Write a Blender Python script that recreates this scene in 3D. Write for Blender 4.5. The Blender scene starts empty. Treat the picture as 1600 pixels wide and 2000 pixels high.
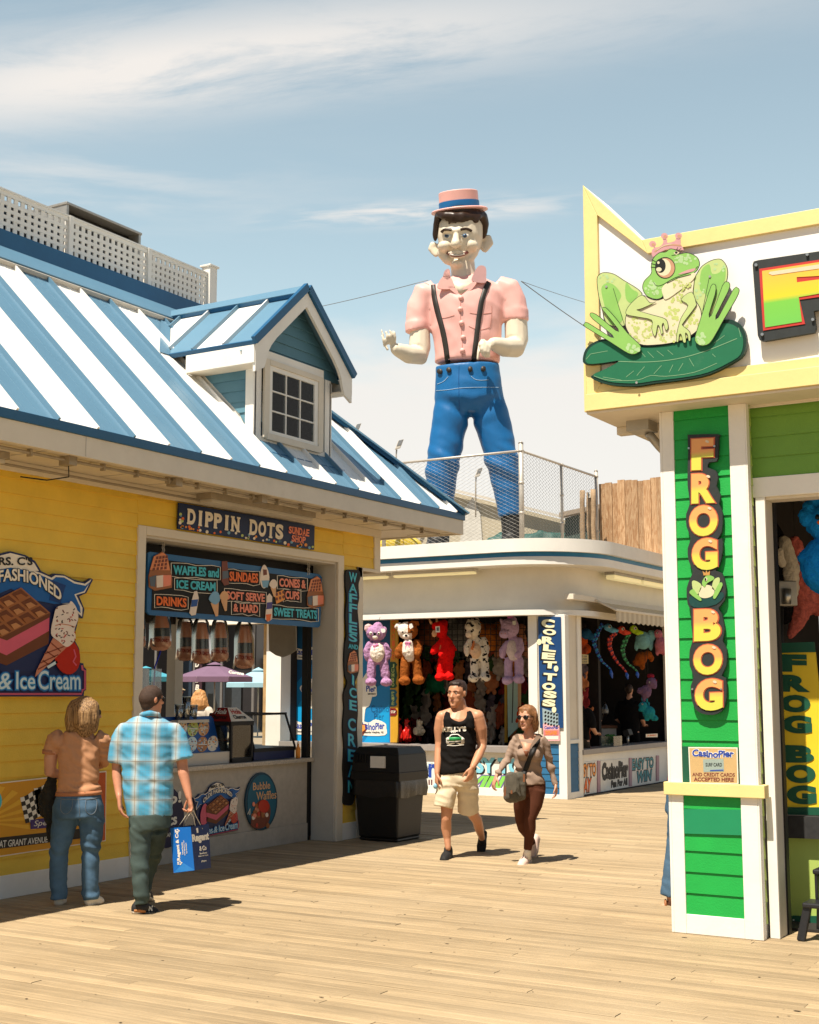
import bpy,bmesh,math,random
import numpy as np
from mathutils import Vector,Matrix,noise
random.seed(7)
R=math.radians
C=bpy.context.scene.collection
scene=bpy.context.scene

# ------------------------------------------------------------------ camera
F_PX,CAM_H,PITCH,YAW=2600.0,1.72,math.atan(346/2600.0),R(31)
cam=bpy.data.cameras.new('camera')
cam.sensor_fit='HORIZONTAL';cam.sensor_width=36.0;cam.lens=36.0*F_PX/1600.0
cam.clip_start=0.1;cam.clip_end=2000
cam_o=bpy.data.objects.new('camera',cam);C.objects.link(cam_o)
cam_o.location=(0,0,CAM_H);cam_o.rotation_euler=(R(90)+PITCH,0,YAW)
scene.camera=cam_o

# ------------------------------------------------------------------ light
SUN_EL,SUN_AZ=R(63.5),R(3.5)          # light travels towards +Y, slightly +X
sd=bpy.data.lights.new('sun','SUN');sd.energy=5.0;sd.angle=R(0.5);sd.color=(1.0,0.91,0.78)
so=bpy.data.objects.new('sun',sd);C.objects.link(so)
ldir=Vector((math.cos(SUN_EL)*math.sin(SUN_AZ),math.cos(SUN_EL)*math.cos(SUN_AZ),-math.sin(SUN_EL)))
so.rotation_euler=ldir.to_track_quat('-Z','Y').to_euler()
w=bpy.data.worlds.new('World');scene.world=w;w.use_nodes=True
wn,wl=w.node_tree.nodes,w.node_tree.links
wn.clear()
out=wn.new('ShaderNodeOutputWorld');bg=wn.new('ShaderNodeBackground');bg.inputs['Strength'].default_value=0.10
sky=wn.new('ShaderNodeTexSky');sky.sky_type='NISHITA';sky.sun_disc=False
sky.sun_elevation=SUN_EL;sky.sun_rotation=R(180)+SUN_AZ
sky.air_density=1.0;sky.dust_density=0.8;sky.ozone_density=1.6;sky.altitude=0
tc=wn.new('ShaderNodeTexCoord')
def wmath(op,a,b=None,c=None):
    n=wn.new('ShaderNodeMath');n.operation=op
    for i,x in enumerate((a,b,c)):
        if x is None:continue
        if isinstance(x,(int,float)):n.inputs[i].default_value=x
        else:wl.new(x,n.inputs[i])
    return n.outputs[0]
sep=wn.new('ShaderNodeSeparateXYZ');wl.new(tc.outputs['Generated'],sep.inputs[0])
# the cloud layer: direction projected on a high plane, stretched along one wind direction
zc=wmath('MAXIMUM',sep.outputs['Z'],0.03)
def cloud(sx,sy,ang,scale,detail,lo,hi,seed,rough=0.55):
    ca,sa=math.cos(ang),math.sin(ang)
    px,py=wmath('DIVIDE',sep.outputs['X'],zc),wmath('DIVIDE',sep.outputs['Y'],zc)
    a=wmath('MULTIPLY',wmath('ADD',wmath('MULTIPLY',px,ca),wmath('MULTIPLY',py,sa)),sx)
    b=wmath('MULTIPLY',wmath('ADD',wmath('MULTIPLY',px,-sa),wmath('MULTIPLY',py,ca)),sy)
    cv=wn.new('ShaderNodeCombineXYZ');wl.new(a,cv.inputs[0]);wl.new(b,cv.inputs[1]);cv.inputs[2].default_value=seed
    nz=wn.new('ShaderNodeTexNoise');nz.inputs['Scale'].default_value=scale;nz.inputs['Detail'].default_value=detail
    nz.inputs['Roughness'].default_value=rough;nz.inputs['Distortion'].default_value=0.35
    wl.new(cv.outputs[0],nz.inputs['Vector'])
    mr=wn.new('ShaderNodeMapRange');mr.interpolation_type='SMOOTHSTEP'
    mr.inputs['From Min'].default_value=lo;mr.inputs['From Max'].default_value=hi
    wl.new(nz.outputs['Fac'],mr.inputs['Value'])
    return mr.outputs[0]
CLOUD_SET=None
hs=wn.new('ShaderNodeHueSaturation');hs.inputs['Saturation'].default_value=0.80
hs.inputs['Value'].default_value=1.0
wl.new(sky.outputs[0],hs.inputs['Color'])
# a big bank of cirrus, defined on the cloud layer (x', y' = direction / height)
px,py=wmath('DIVIDE',sep.outputs['X'],zc),wmath('DIVIDE',sep.outputs['Y'],zc)
def bank(cx,cy,ang,la,lb):
    ca,sa=math.cos(ang),math.sin(ang)
    dx,dy=wmath('SUBTRACT',px,cx),wmath('SUBTRACT',py,cy)
    a=wmath('DIVIDE',wmath('ADD',wmath('MULTIPLY',dx,ca),wmath('MULTIPLY',dy,sa)),la)
    b=wmath('DIVIDE',wmath('ADD',wmath('MULTIPLY',dx,-sa),wmath('MULTIPLY',dy,ca)),lb)
    r2=wmath('ADD',wmath('MULTIPLY',a,a),wmath('MULTIPLY',b,b))
    return wmath('POWER',2.718,wmath('MULTIPLY',r2,-1.0))
#BANKS
mask=wmath('MULTIPLY',bank(-1.40,1.55,R(15),0.80,0.155),cloud(1.0,2.4,R(16),2.2,11,0.22,0.60,3.1,0.66))
mask2=wmath('MULTIPLY',bank(-1.36,2.34,R(22),0.28,0.06),cloud(1.0,2.4,R(22),5.0,8,0.36,0.62,8.4))
mask3=wmath('MULTIPLY',bank(-2.0,1.75,R(35),0.5,0.22),cloud(1.0,2.2,R(35),2.4,9,0.40,0.72,5.2))
nzc=cloud(0.6,0.6,0,2.6,8,0.30,0.70,21.7)
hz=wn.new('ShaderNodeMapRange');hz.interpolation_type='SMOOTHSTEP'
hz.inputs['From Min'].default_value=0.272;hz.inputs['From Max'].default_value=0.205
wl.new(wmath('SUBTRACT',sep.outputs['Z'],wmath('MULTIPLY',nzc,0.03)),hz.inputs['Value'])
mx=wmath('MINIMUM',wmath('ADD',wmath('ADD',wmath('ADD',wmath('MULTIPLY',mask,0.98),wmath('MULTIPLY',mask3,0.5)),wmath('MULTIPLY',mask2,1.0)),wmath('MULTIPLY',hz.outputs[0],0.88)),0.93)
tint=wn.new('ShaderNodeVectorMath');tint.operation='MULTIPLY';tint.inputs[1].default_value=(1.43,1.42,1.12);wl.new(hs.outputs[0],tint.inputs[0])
# haze and bank kept ahead and right; sky elsewhere dimmed to cut fill light
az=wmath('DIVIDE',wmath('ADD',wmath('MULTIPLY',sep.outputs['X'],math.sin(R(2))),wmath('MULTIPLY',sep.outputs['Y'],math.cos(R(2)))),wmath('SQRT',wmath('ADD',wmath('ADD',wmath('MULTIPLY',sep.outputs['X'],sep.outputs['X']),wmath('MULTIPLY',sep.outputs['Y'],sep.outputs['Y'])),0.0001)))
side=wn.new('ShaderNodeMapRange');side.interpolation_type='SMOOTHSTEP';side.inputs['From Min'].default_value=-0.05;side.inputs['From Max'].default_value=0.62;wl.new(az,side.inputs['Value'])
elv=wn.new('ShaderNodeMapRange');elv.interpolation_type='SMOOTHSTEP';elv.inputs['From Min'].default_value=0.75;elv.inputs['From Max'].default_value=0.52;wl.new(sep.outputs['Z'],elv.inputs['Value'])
bright_side=wmath('MULTIPLY',side.outputs[0],elv.outputs[0])
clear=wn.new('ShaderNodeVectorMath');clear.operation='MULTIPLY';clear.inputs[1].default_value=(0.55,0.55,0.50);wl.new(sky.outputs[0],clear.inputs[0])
mixs=wn.new('ShaderNodeMix');mixs.data_type='RGBA';wl.new(bright_side,mixs.inputs['Factor']);wl.new(clear.outputs[0],mixs.inputs['A']);wl.new(tint.outputs[0],mixs.inputs['B'])
mx=wmath('MULTIPLY',mx,bright_side)
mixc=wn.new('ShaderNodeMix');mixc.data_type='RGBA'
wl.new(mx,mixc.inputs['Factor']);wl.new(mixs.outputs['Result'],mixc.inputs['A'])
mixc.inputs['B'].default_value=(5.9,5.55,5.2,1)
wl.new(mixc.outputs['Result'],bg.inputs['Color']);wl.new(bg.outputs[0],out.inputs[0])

vs=scene.view_settings
vs.view_transform='Standard';vs.look='None';vs.gamma=1.0;vs.use_curve_mapping=False
vs.exposure=0.68

# ------------------------------------------------------------------ rays: a photo pixel to a point on a real plane
CP=Vector((0,0,CAM_H))
FW=Vector((-math.sin(YAW),math.cos(YAW),0));RT=Vector((math.cos(YAW),math.sin(YAW),0))
def ray(u,v):
    a,b=(u-800)/F_PX,(1000-v)/F_PX
    y,z=math.cos(PITCH)-b*math.sin(PITCH),math.sin(PITCH)+b*math.cos(PITCH)
    return RT*a+FW*y+Vector((0,0,z))
def at(u,v,D):                       # point at horizontal distance D from the viewpoint
    d=ray(u,v);return CP+d*(D/d.dot(FW))
class Plane:
    def __init__(s,p,n):s.p=Vector(p);s.n=Vector(n).normalized()
    def hit(s,u,v):
        d=ray(u,v);return CP+d*((s.p-CP).dot(s.n)/d.dot(s.n))
def PX(x,sgn=1):return Plane((x,0,0),(sgn,0,0))
def PY(y,sgn=-1):return Plane((0,y,0),(0,sgn,0))
GROUND=Plane((0,0,0),(0,0,1))
def G(u,v):return GROUND.hit(u,v)

# ------------------------------------------------------------------ materials
MATS={}
def lin(c):return tuple(((x/255)/12.92 if x/255<=0.04045 else((x/255+0.055)/1.055)**2.4)for x in c)
def mat(name,col,rough=0.6,var=0.12,nscale=6.0,bump=0.0,bscale=60.0,metal=0.0,spec=0.35,stain=0.0,stain_col=(0.2,0.13,0.07),emit=0.0):
    if name in MATS:return MATS[name]
    m=bpy.data.materials.new(name);m.use_nodes=True;nt=m.node_tree;n,l=nt.nodes,nt.links
    b=n['Principled BSDF'];b.inputs['Roughness'].default_value=rough;b.inputs['Metallic'].default_value=metal
    b.inputs['Specular IOR Level'].default_value=spec
    t=n.new('ShaderNodeTexCoord')
    nz=n.new('ShaderNodeTexNoise');nz.inputs['Scale'].default_value=nscale;nz.inputs['Detail'].default_value=6;nz.inputs['Roughness'].default_value=0.65
    l.new(t.outputs['Object'],nz.inputs['Vector'])
    mr=n.new('ShaderNodeMapRange');mr.inputs['From Min'].default_value=0.25;mr.inputs['From Max'].default_value=0.75
    mr.inputs['To Min'].default_value=1-var;mr.inputs['To Max'].default_value=1+var
    l.new(nz.outputs['Fac'],mr.inputs['Value'])
    mul=n.new('ShaderNodeVectorMath');mul.operation='SCALE';mul.inputs[0].default_value=col
    l.new(mr.outputs[0],mul.inputs['Scale'])
    src=mul.outputs[0]
    if stain>0:
        n2=n.new('ShaderNodeTexNoise');n2.inputs['Scale'].default_value=nscale*0.45;n2.inputs['Detail'].default_value=9;n2.inputs['Roughness'].default_value=0.75
        l.new(t.outputs['Object'],n2.inputs['Vector'])
        r2=n.new('ShaderNodeMapRange');r2.inputs['From Min'].default_value=0.56;r2.inputs['From Max'].default_value=0.74;r2.inputs['To Max'].default_value=stain
        l.new(n2.outputs['Fac'],r2.inputs['Value'])
        mx=n.new('ShaderNodeMix');mx.data_type='RGBA';l.new(r2.outputs[0],mx.inputs['Factor']);l.new(src,mx.inputs['A']);mx.inputs['B'].default_value=(*stain_col,1)
        src=mx.outputs['Result']
    l.new(src,b.inputs['Base Color'])
    if bump>0:
        n3=n.new('ShaderNodeTexNoise');n3.inputs['Scale'].default_value=bscale;n3.inputs['Detail'].default_value=4
        l.new(t.outputs['Object'],n3.inputs['Vector'])
        bp=n.new('ShaderNodeBump');bp.inputs['Strength'].default_value=bump;bp.inputs['Distance'].default_value=0.02 if bscale<100 else 0.003 if bscale<100 else 0.004
        l.new(n3.outputs['Fac'],bp.inputs['Height']);l.new(bp.outputs[0],b.inputs['Normal'])
    if emit>0:
        b.inputs['Emission Color'].default_value=(*col,1);b.inputs['Emission Strength'].default_value=emit
    MATS[name]=m;return m
def nodes_of(m):return m.node_tree.nodes,m.node_tree.links,m.node_tree.nodes['Principled BSDF']
def glass(name,col=(0.9,0.95,0.95),alpha=0.25,rough=0.05,ior=1.45):
    if name in MATS:return MATS[name]
    m=bpy.data.materials.new(name);m.use_nodes=True;n,l,b=nodes_of(m)
    o=n['Material Output']
    tr=n.new('ShaderNodeBsdfTransparent');tr.inputs['Color'].default_value=(*col,1)
    gl=n.new('ShaderNodeBsdfGlossy');gl.inputs['Roughness'].default_value=rough
    fr=n.new('ShaderNodeFresnel');fr.inputs['IOR'].default_value=ior
    ad=n.new('ShaderNodeMath');ad.operation='ADD';l.new(fr.outputs[0],ad.inputs[0]);ad.inputs[1].default_value=alpha*0.2
    mx=n.new('ShaderNodeMixShader');l.new(ad.outputs[0],mx.inputs[0]);l.new(tr.outputs[0],mx.inputs[1]);l.new(gl.outputs[0],mx.inputs[2])
    l.new(mx.outputs[0],o.inputs['Surface']);MATS[name]=m;return m

# ------------------------------------------------------------------ objects
def tag(o,label=None,cat=None,group=None,kind=None):
    if label:o['label']=label
    if cat:o['category']=cat
    if group:o['group']=group
    if kind:o['kind']=kind
    return o
def thing(name,label,cat,loc=(0,0,0),group=None):
    o=bpy.data.objects.new(name,None);C.objects.link(o);o.location=loc;o.empty_display_size=0.2
    return tag(o,label,cat,group)
def adopt(o,parent):
    if parent is not None:
        o.parent=parent
        if parent.type=='EMPTY' and parent.parent is None:
            o.matrix_parent_inverse=Matrix.Translation(parent.location).inverted()
    return o
def dup(root,delta,label=None,group=None):
    def cp(o,par):
        c=o.copy();C.objects.link(c)
        if par is not None:c.parent=par
        for ch in o.children:cp(ch,c)
        return c
    r=cp(root,None);r.location=root.location+Vector(delta)
    if label:r['label']=label
    if group:r['group']=group
    return r

class MB:
    def __init__(s):s.v,s.f,s.mi,s.sm,s.mats=[],[],[],[],[]
    def add(s,vs,fs,m,smooth=False):
        if m not in s.mats:s.mats.append(m)
        k,i=s.mats.index(m),len(s.v)
        s.v.extend([tuple(v)for v in vs])
        for f in fs:s.f.append([i+j for j in f]);s.mi.append(k);s.sm.append(smooth)
        return s
    def box(s,x0,x1,y0,y1,z0,z1,m):
        x0,x1=min(x0,x1),max(x0,x1);y0,y1=min(y0,y1),max(y0,y1);z0,z1=min(z0,z1),max(z0,z1)
        v=[(x0,y0,z0),(x1,y0,z0),(x1,y1,z0),(x0,y1,z0),(x0,y0,z1),(x1,y0,z1),(x1,y1,z1),(x0,y1,z1)]
        return s.add(v,[(0,3,2,1),(4,5,6,7),(0,1,5,4),(1,2,6,5),(2,3,7,6),(3,0,4,7)],m)
    def obox(s,c,ax,ay,az,m):        # centre and three half-axis vectors
        c=Vector(c);ax,ay,az=Vector(ax),Vector(ay),Vector(az)
        v=[c+ax*i+ay*j+az*k for k in(-1,1)for i,j in((-1,-1),(1,-1),(1,1),(-1,1))]
        return s.add(v,[(0,3,2,1),(4,5,6,7),(0,1,5,4),(1,2,6,5),(2,3,7,6),(3,0,4,7)],m)
    def beam(s,a,b,w,h,m,up=(0,0,1)):
        a,b=Vector(a),Vector(b);d=(b-a);L=d.length;d.normalize()
        side=d.cross(Vector(up)).normalized();u=side.cross(d)
        return s.obox((a+b)/2,d*(L/2),side*(w/2),u*(h/2),m)
    def prism(s,pts,ext,m,m_side=None):      # planar outline swept by a vector
        pts=[Vector(p)for p in pts];ext=Vector(ext);n=len(pts)
        nrm=Vector((0,0,0))
        for i in range(n):nrm+=pts[i].cross(pts[(i+1)%n])
        if nrm.dot(ext)<0:pts.reverse()
        v=pts+[p+ext for p in pts]
        s.add(v,[list(range(n,2*n))],m)
        s.add(v,[list(range(n))[::-1]]+[(i,(i+1)%n,n+(i+1)%n,n+i)for i in range(n)],m_side or m)
        return s
    def tube(s,pts,rad,m,n=8,smooth=True,flat=1.0,ref=None,round_caps=False):
        v,f=tube_geo(pts,rad,n,flat,ref,round_caps);return s.add(v,f,m,smooth)
    def geo(s,g,m,smooth=True):return s.add(g[0],g[1],m,smooth)
    def build(s,name,parent=None,bevel=0.0,auto=None):
        me=bpy.data.meshes.new(name);me.from_pydata(s.v,[],s.f)
        for m in s.mats:me.materials.append(m)
        me.polygons.foreach_set('material_index',s.mi);me.polygons.foreach_set('use_smooth',s.sm);me.update()
        if auto:
            me.polygons.foreach_set('use_smooth',[True]*len(s.f));me.set_sharp_from_angle(angle=R(auto))
        o=bpy.data.objects.new(name,me);C.objects.link(o)
        if bevel:
            b=o.modifiers.new('bevel','BEVEL');b.width=bevel;b.segments=2;b.limit_method='ANGLE';b.angle_limit=R(40)
        return adopt(o,parent)

def tube_geo(pts,rad,n=12,flat=1.0,ref=None,round_caps=True):
    pts=[Vector(p)for p in pts];k=len(pts)
    rad=[rad]*k if isinstance(rad,(int,float))else list(rad)
    flat=[flat]*k if isinstance(flat,(int,float))else list(flat)
    if round_caps:
        d0=(pts[0]-pts[1]).normalized();d1=(pts[-1]-pts[-2]).normalized()
        r0,r1=rad[0],rad[-1];m0=min(1,flat[0]);m1=min(1,flat[-1])
        pts=[pts[0]+d0*r0*0.95*m0,pts[0]+d0*r0*0.7*m0]+pts+[pts[-1]+d1*r1*0.7*m1,pts[-1]+d1*r1*0.95*m1]
        rad=[r0*0.3,r0*0.72]+rad+[r1*0.72,r1*0.3]
        flat=[flat[0]]*2+flat+[flat[-1]]*2
    k=len(pts);V,Fc=[],[]
    prev=None
    for i,p in enumerate(pts):
        t=(pts[min(i+1,k-1)]-pts[max(i-1,0)])
        if t.length<1e-9:t=Vector((0,0,1))
        t.normalize()
        if ref is not None:
            a=t.cross(Vector(ref))
            if a.length<0.05:a=t.cross(Vector((0,0,1)))
        elif prev is not None:a=prev-t*prev.dot(t)
        else:
            a=t.cross(Vector((0,0,1)))
            if a.length<0.1:a=t.cross(Vector((0,1,0)))
        a.normalize()
        if prev is not None and a.dot(prev)<0:a=-a
        prev=a;b=t.cross(a)
        for j in range(n):
            q=2*math.pi*j/n
            V.append(p+a*(rad[i]*math.cos(q))+b*(rad[i]*flat[i]*math.sin(q)))
    for i in range(k-1):
        for j in range(n):
            Fc.append((i*n+j,i*n+(j+1)%n,(i+1)*n+(j+1)%n,(i+1)*n+j))
    Fc.append(tuple(range(n))[::-1]);Fc.append(tuple(range((k-1)*n,k*n)))
    return V,Fc
def ball_geo(c,rx,ry=None,rz=None,axes=None,n=14,m=9):
    ry=ry or rx;rz=rz or rx;c=Vector(c)
    ax=axes or(RT,FW,Vector((0,0,1)))
    V,Fc=[],[]
    for i in range(1,m):
        th=math.pi*i/m
        for j in range(n):
            q=2*math.pi*j/n
            V.append(c+ax[0]*(rx*math.sin(th)*math.cos(q))+ax[1]*(ry*math.sin(th)*math.sin(q))+ax[2]*(rz*math.cos(th)))
    for i in range(m-2):
        for j in range(n):
            Fc.append((i*n+j,(i+1)*n+j,(i+1)*n+(j+1)%n,i*n+(j+1)%n))
    t,b_=len(V),len(V)+1
    V+=[c+ax[2]*rz,c-ax[2]*rz]
    for j in range(n):
        Fc.append((t,j,(j+1)%n));Fc.append((b_,(m-2)*n+(j+1)%n,(m-2)*n+j))
    return V,Fc
def fuse(name,geos,m,vox,parent=None,smooth=6,post=None,paint=None,mats=None):
    """One continuous skin grown over overlapping solid shapes."""
    V,Fc=[],[]
    for v,f in geos:
        i=len(V);V.extend(v);Fc.extend([[i+j for j in q]for q in f])
    me=bpy.data.meshes.new('raw');me.from_pydata([tuple(v)for v in V],[],Fc);me.update()
    o=bpy.data.objects.new('raw',me);C.objects.link(o)
    r=o.modifiers.new('r','REMESH');r.mode='VOXEL';r.voxel_size=vox;r.use_smooth_shade=True
    if smooth:
        s=o.modifiers.new('s','SMOOTH');s.factor=0.5;s.iterations=smooth
    dg=bpy.context.evaluated_depsgraph_get()
    nm=bpy.data.meshes.new_from_object(o.evaluated_get(dg));bpy.data.objects.remove(o);bpy.data.meshes.remove(me)
    nm.name=name
    if post:
        for v,nn in zip(nm.vertices,[x.vector.copy()for x in nm.vertex_normals]):v.co=post(v.co.copy(),nn)
    nm.materials.clear()
    for q in(mats or[m]):nm.materials.append(q)
    if paint:
        nm.polygons.foreach_set('material_index',[paint(p.center,p.normal)for p in nm.polygons])
    nm.polygons.foreach_set('use_smooth',[True]*len(nm.polygons));nm.update()
    ob=bpy.data.objects.new(name,nm);C.objects.link(ob)
    return adopt(ob,parent)

# ------------------------------------------------------------------ drawing on real boards
def spline(pts,k=6,closed=True):
    n=len(pts);out_=[]
    rng=range(n)if closed else range(n-1)
    for i in rng:
        p0,p1,p2,p3=(pts[(i+j-1)%n]if closed else pts[min(max(i+j-1,0),n-1)]for j in range(4))
        for s_ in range(k):
            t=s_/k
            out_.append(tuple(0.5*(2*p1[c]+(p2[c]-p0[c])*t+(2*p0[c]-5*p1[c]+4*p2[c]-p3[c])*t*t+(3*p1[c]-p0[c]-3*p2[c]+p3[c])*t**3)for c in(0,1)))
    if not closed:out_.append(tuple(pts[-1]))
    return out_
def shape(mb,pl,pts,m,off=0.0,th=0.003,smooth=0,m_side=None):
    if smooth:pts=spline(pts,smooth)
    q=[pl.hit(*p)+pl.n*off for p in pts]
    return mb.prism(q,pl.n*th,m,m_side)
def ell(cx,cy,rx,ry,n=22,rot=0.0):
    c,s=math.cos(rot),math.sin(rot)
    return[(cx+rx*math.cos(2*math.pi*i/n)*c-ry*math.sin(2*math.pi*i/n)*s,
             cy+rx*math.cos(2*math.pi*i/n)*s+ry*math.sin(2*math.pi*i/n)*c)for i in range(n)]
def line(mb,pl,pts,wpx,m,off=0.0,th=0.003,smooth=0):
    if smooth:pts=spline(pts,smooth,closed=False)
    L,Rr=[],[]
    for i,p in enumerate(pts):
        a,b=pts[max(i-1,0)],pts[min(i+1,len(pts)-1)]
        dx,dy=b[0]-a[0],b[1]-a[1];q=math.hypot(dx,dy)or 1
        ww=wpx/2*(wpx and 1)
        L.append((p[0]-dy/q*ww,p[1]+dx/q*ww));Rr.append((p[0]+dy/q*ww,p[1]-dx/q*ww))
    for i in range(len(pts)-1):shape(mb,pl,[L[i],L[i+1],Rr[i+1],Rr[i]],m,off,th)
    return mb
TXT={}
def txt_geo(s,bold,shear,space=1.0):
    k=(s,bold,shear,space)
    if k in TXT:return TXT[k]
    cu=bpy.data.curves.new('t','FONT');cu.body=s;cu.offset=bold;cu.shear=shear;cu.extrude=0.5;cu.resolution_u=5 if len(s)==1 else 3;cu.space_character=space
    o=bpy.data.objects.new('t',cu);C.objects.link(o)
    me=bpy.data.meshes.new_from_object(o.evaluated_get(bpy.context.evaluated_depsgraph_get()))
    V=[v.co.copy()for v in me.vertices];Fc=[list(p.vertices)for p in me.polygons]
    bpy.data.objects.remove(o);bpy.data.curves.remove(cu);bpy.data.meshes.remove(me)
    TXT[k]=(V,Fc);return TXT[k]
def text(mb,pl,s,quad,m,off=0.002,th=0.003,bold=0.02,shear=0.0,warp=None,space=1.0,base=None):
    """letters filling the quad (tl, tr, br, bl in photo pixels) of a board; warp(x, y) bends the unit square"""
    V,Fc=txt_geo(s,bold,shear,space);V0=txt_geo(s,base if base is not None else bold,shear,space)[0]
    x0,x1=min(v.x for v in V0),max(v.x for v in V0);y0,y1=min(v.y for v in V0),max(v.y for v in V0)
    tl,tr,br,bl=[pl.hit(*q)for q in quad]
    res=[]
    for v in V:
        a,b=(v.x-x0)/(x1-x0),(v.y-y0)/(y1-y0)
        if warp:a,b=warp(a,b)
        p=(bl*(1-a)+br*a)*(1-b)+(tl*(1-a)+tr*a)*b
        res.append(p+pl.n*(off+th*(v.z+0.5)))
    mb.add(res,Fc,m);return mb
def rect(x0,y0,x1,y1):return[(x0,y0),(x1,y0),(x1,y1),(x0,y1)]
def column(mb,pl,s,x0,y0,x1,y1,wdt,m,off=0.002,th=0.003,bold=0.03,outline=None,lean=0.0,fill=0.86):
    n=len(s)
    for i,ch in enumerate(s):
        if ch==' ':continue
        t0,t1=i/n,(i+fill)/n
        xa,xb=x0+(x1-x0)*t0,x0+(x1-x0)*t1;ya,yb=y0+(y1-y0)*t0,y0+(y1-y0)*t1
        q=[(xa-wdt/2,ya-lean),(xa+wdt/2,ya+lean),(xb+wdt/2,yb+lean),(xb-wdt/2,yb-lean)]
        if outline:text(mb,pl,ch,q,outline[0],off-0.002,th,bold+outline[1],base=bold)
        text(mb,pl,ch,q,m,off,th,bold)
# ------------------------------------------------------------------ shared materials
M={}
M['white']=mat('white paint',(0.82,0.79,0.72),0.5,0.06,3,0.05,40,stain=0.18,stain_col=(0.45,0.36,0.25))
M['cream']=mat('cream trim paint',(0.70,0.63,0.51),0.55,0.06,3,0.05,40,stain=0.2,stain_col=(0.35,0.26,0.16))
M['gray_trim']=mat('pale grey trim',(0.55,0.51,0.44),0.6,0.06,4,0.05,60,stain=0.25,stain_col=(0.3,0.24,0.17))
M['yellow']=mat('yellow clapboard paint',(0.80,0.53,0.055),0.55,0.10,3,0.12,90,stain=0.12,stain_col=(0.40,0.22,0.03))
M['roof_blue']=mat('light blue roof metal',(0.115,0.235,0.335),0.38,0.06,2,0.02,20,spec=0.5)
M['roof_white']=mat('white roof metal',(0.82,0.80,0.75),0.38,0.03,2,0.02,20,spec=0.5)
M['roof_dark']=mat('dark blue roof trim',(0.015,0.10,0.215),0.4,0.08,3,0.02,20)
M['teal']=mat('teal clapboard paint',(0.085,0.20,0.26),0.55,0.10,4,0.1,80)
M['black']=mat('matt black',(0.012,0.011,0.010),0.6,0.15,8)
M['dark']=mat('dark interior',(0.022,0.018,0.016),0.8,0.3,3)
M['navy']=mat('navy paint',(0.012,0.022,0.085),0.45,0.08,6)
M['blue']=mat('sign blue',(0.01,0.12,0.36),0.45,0.08,6)
M['metal']=mat('galvanised metal',(0.42,0.40,0.36),0.45,0.12,14,metal=0.6)
M['steel']=mat('brushed steel',(0.5,0.49,0.46),0.35,0.08,10,metal=0.9)
M['letter_white']=mat('white lettering',(0.80,0.76,0.66),0.5,0.04)
M['letter_black']=mat('black lettering',(0.012,0.012,0.012),0.5,0.04)
M['glass']=glass('clear glass')

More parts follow.
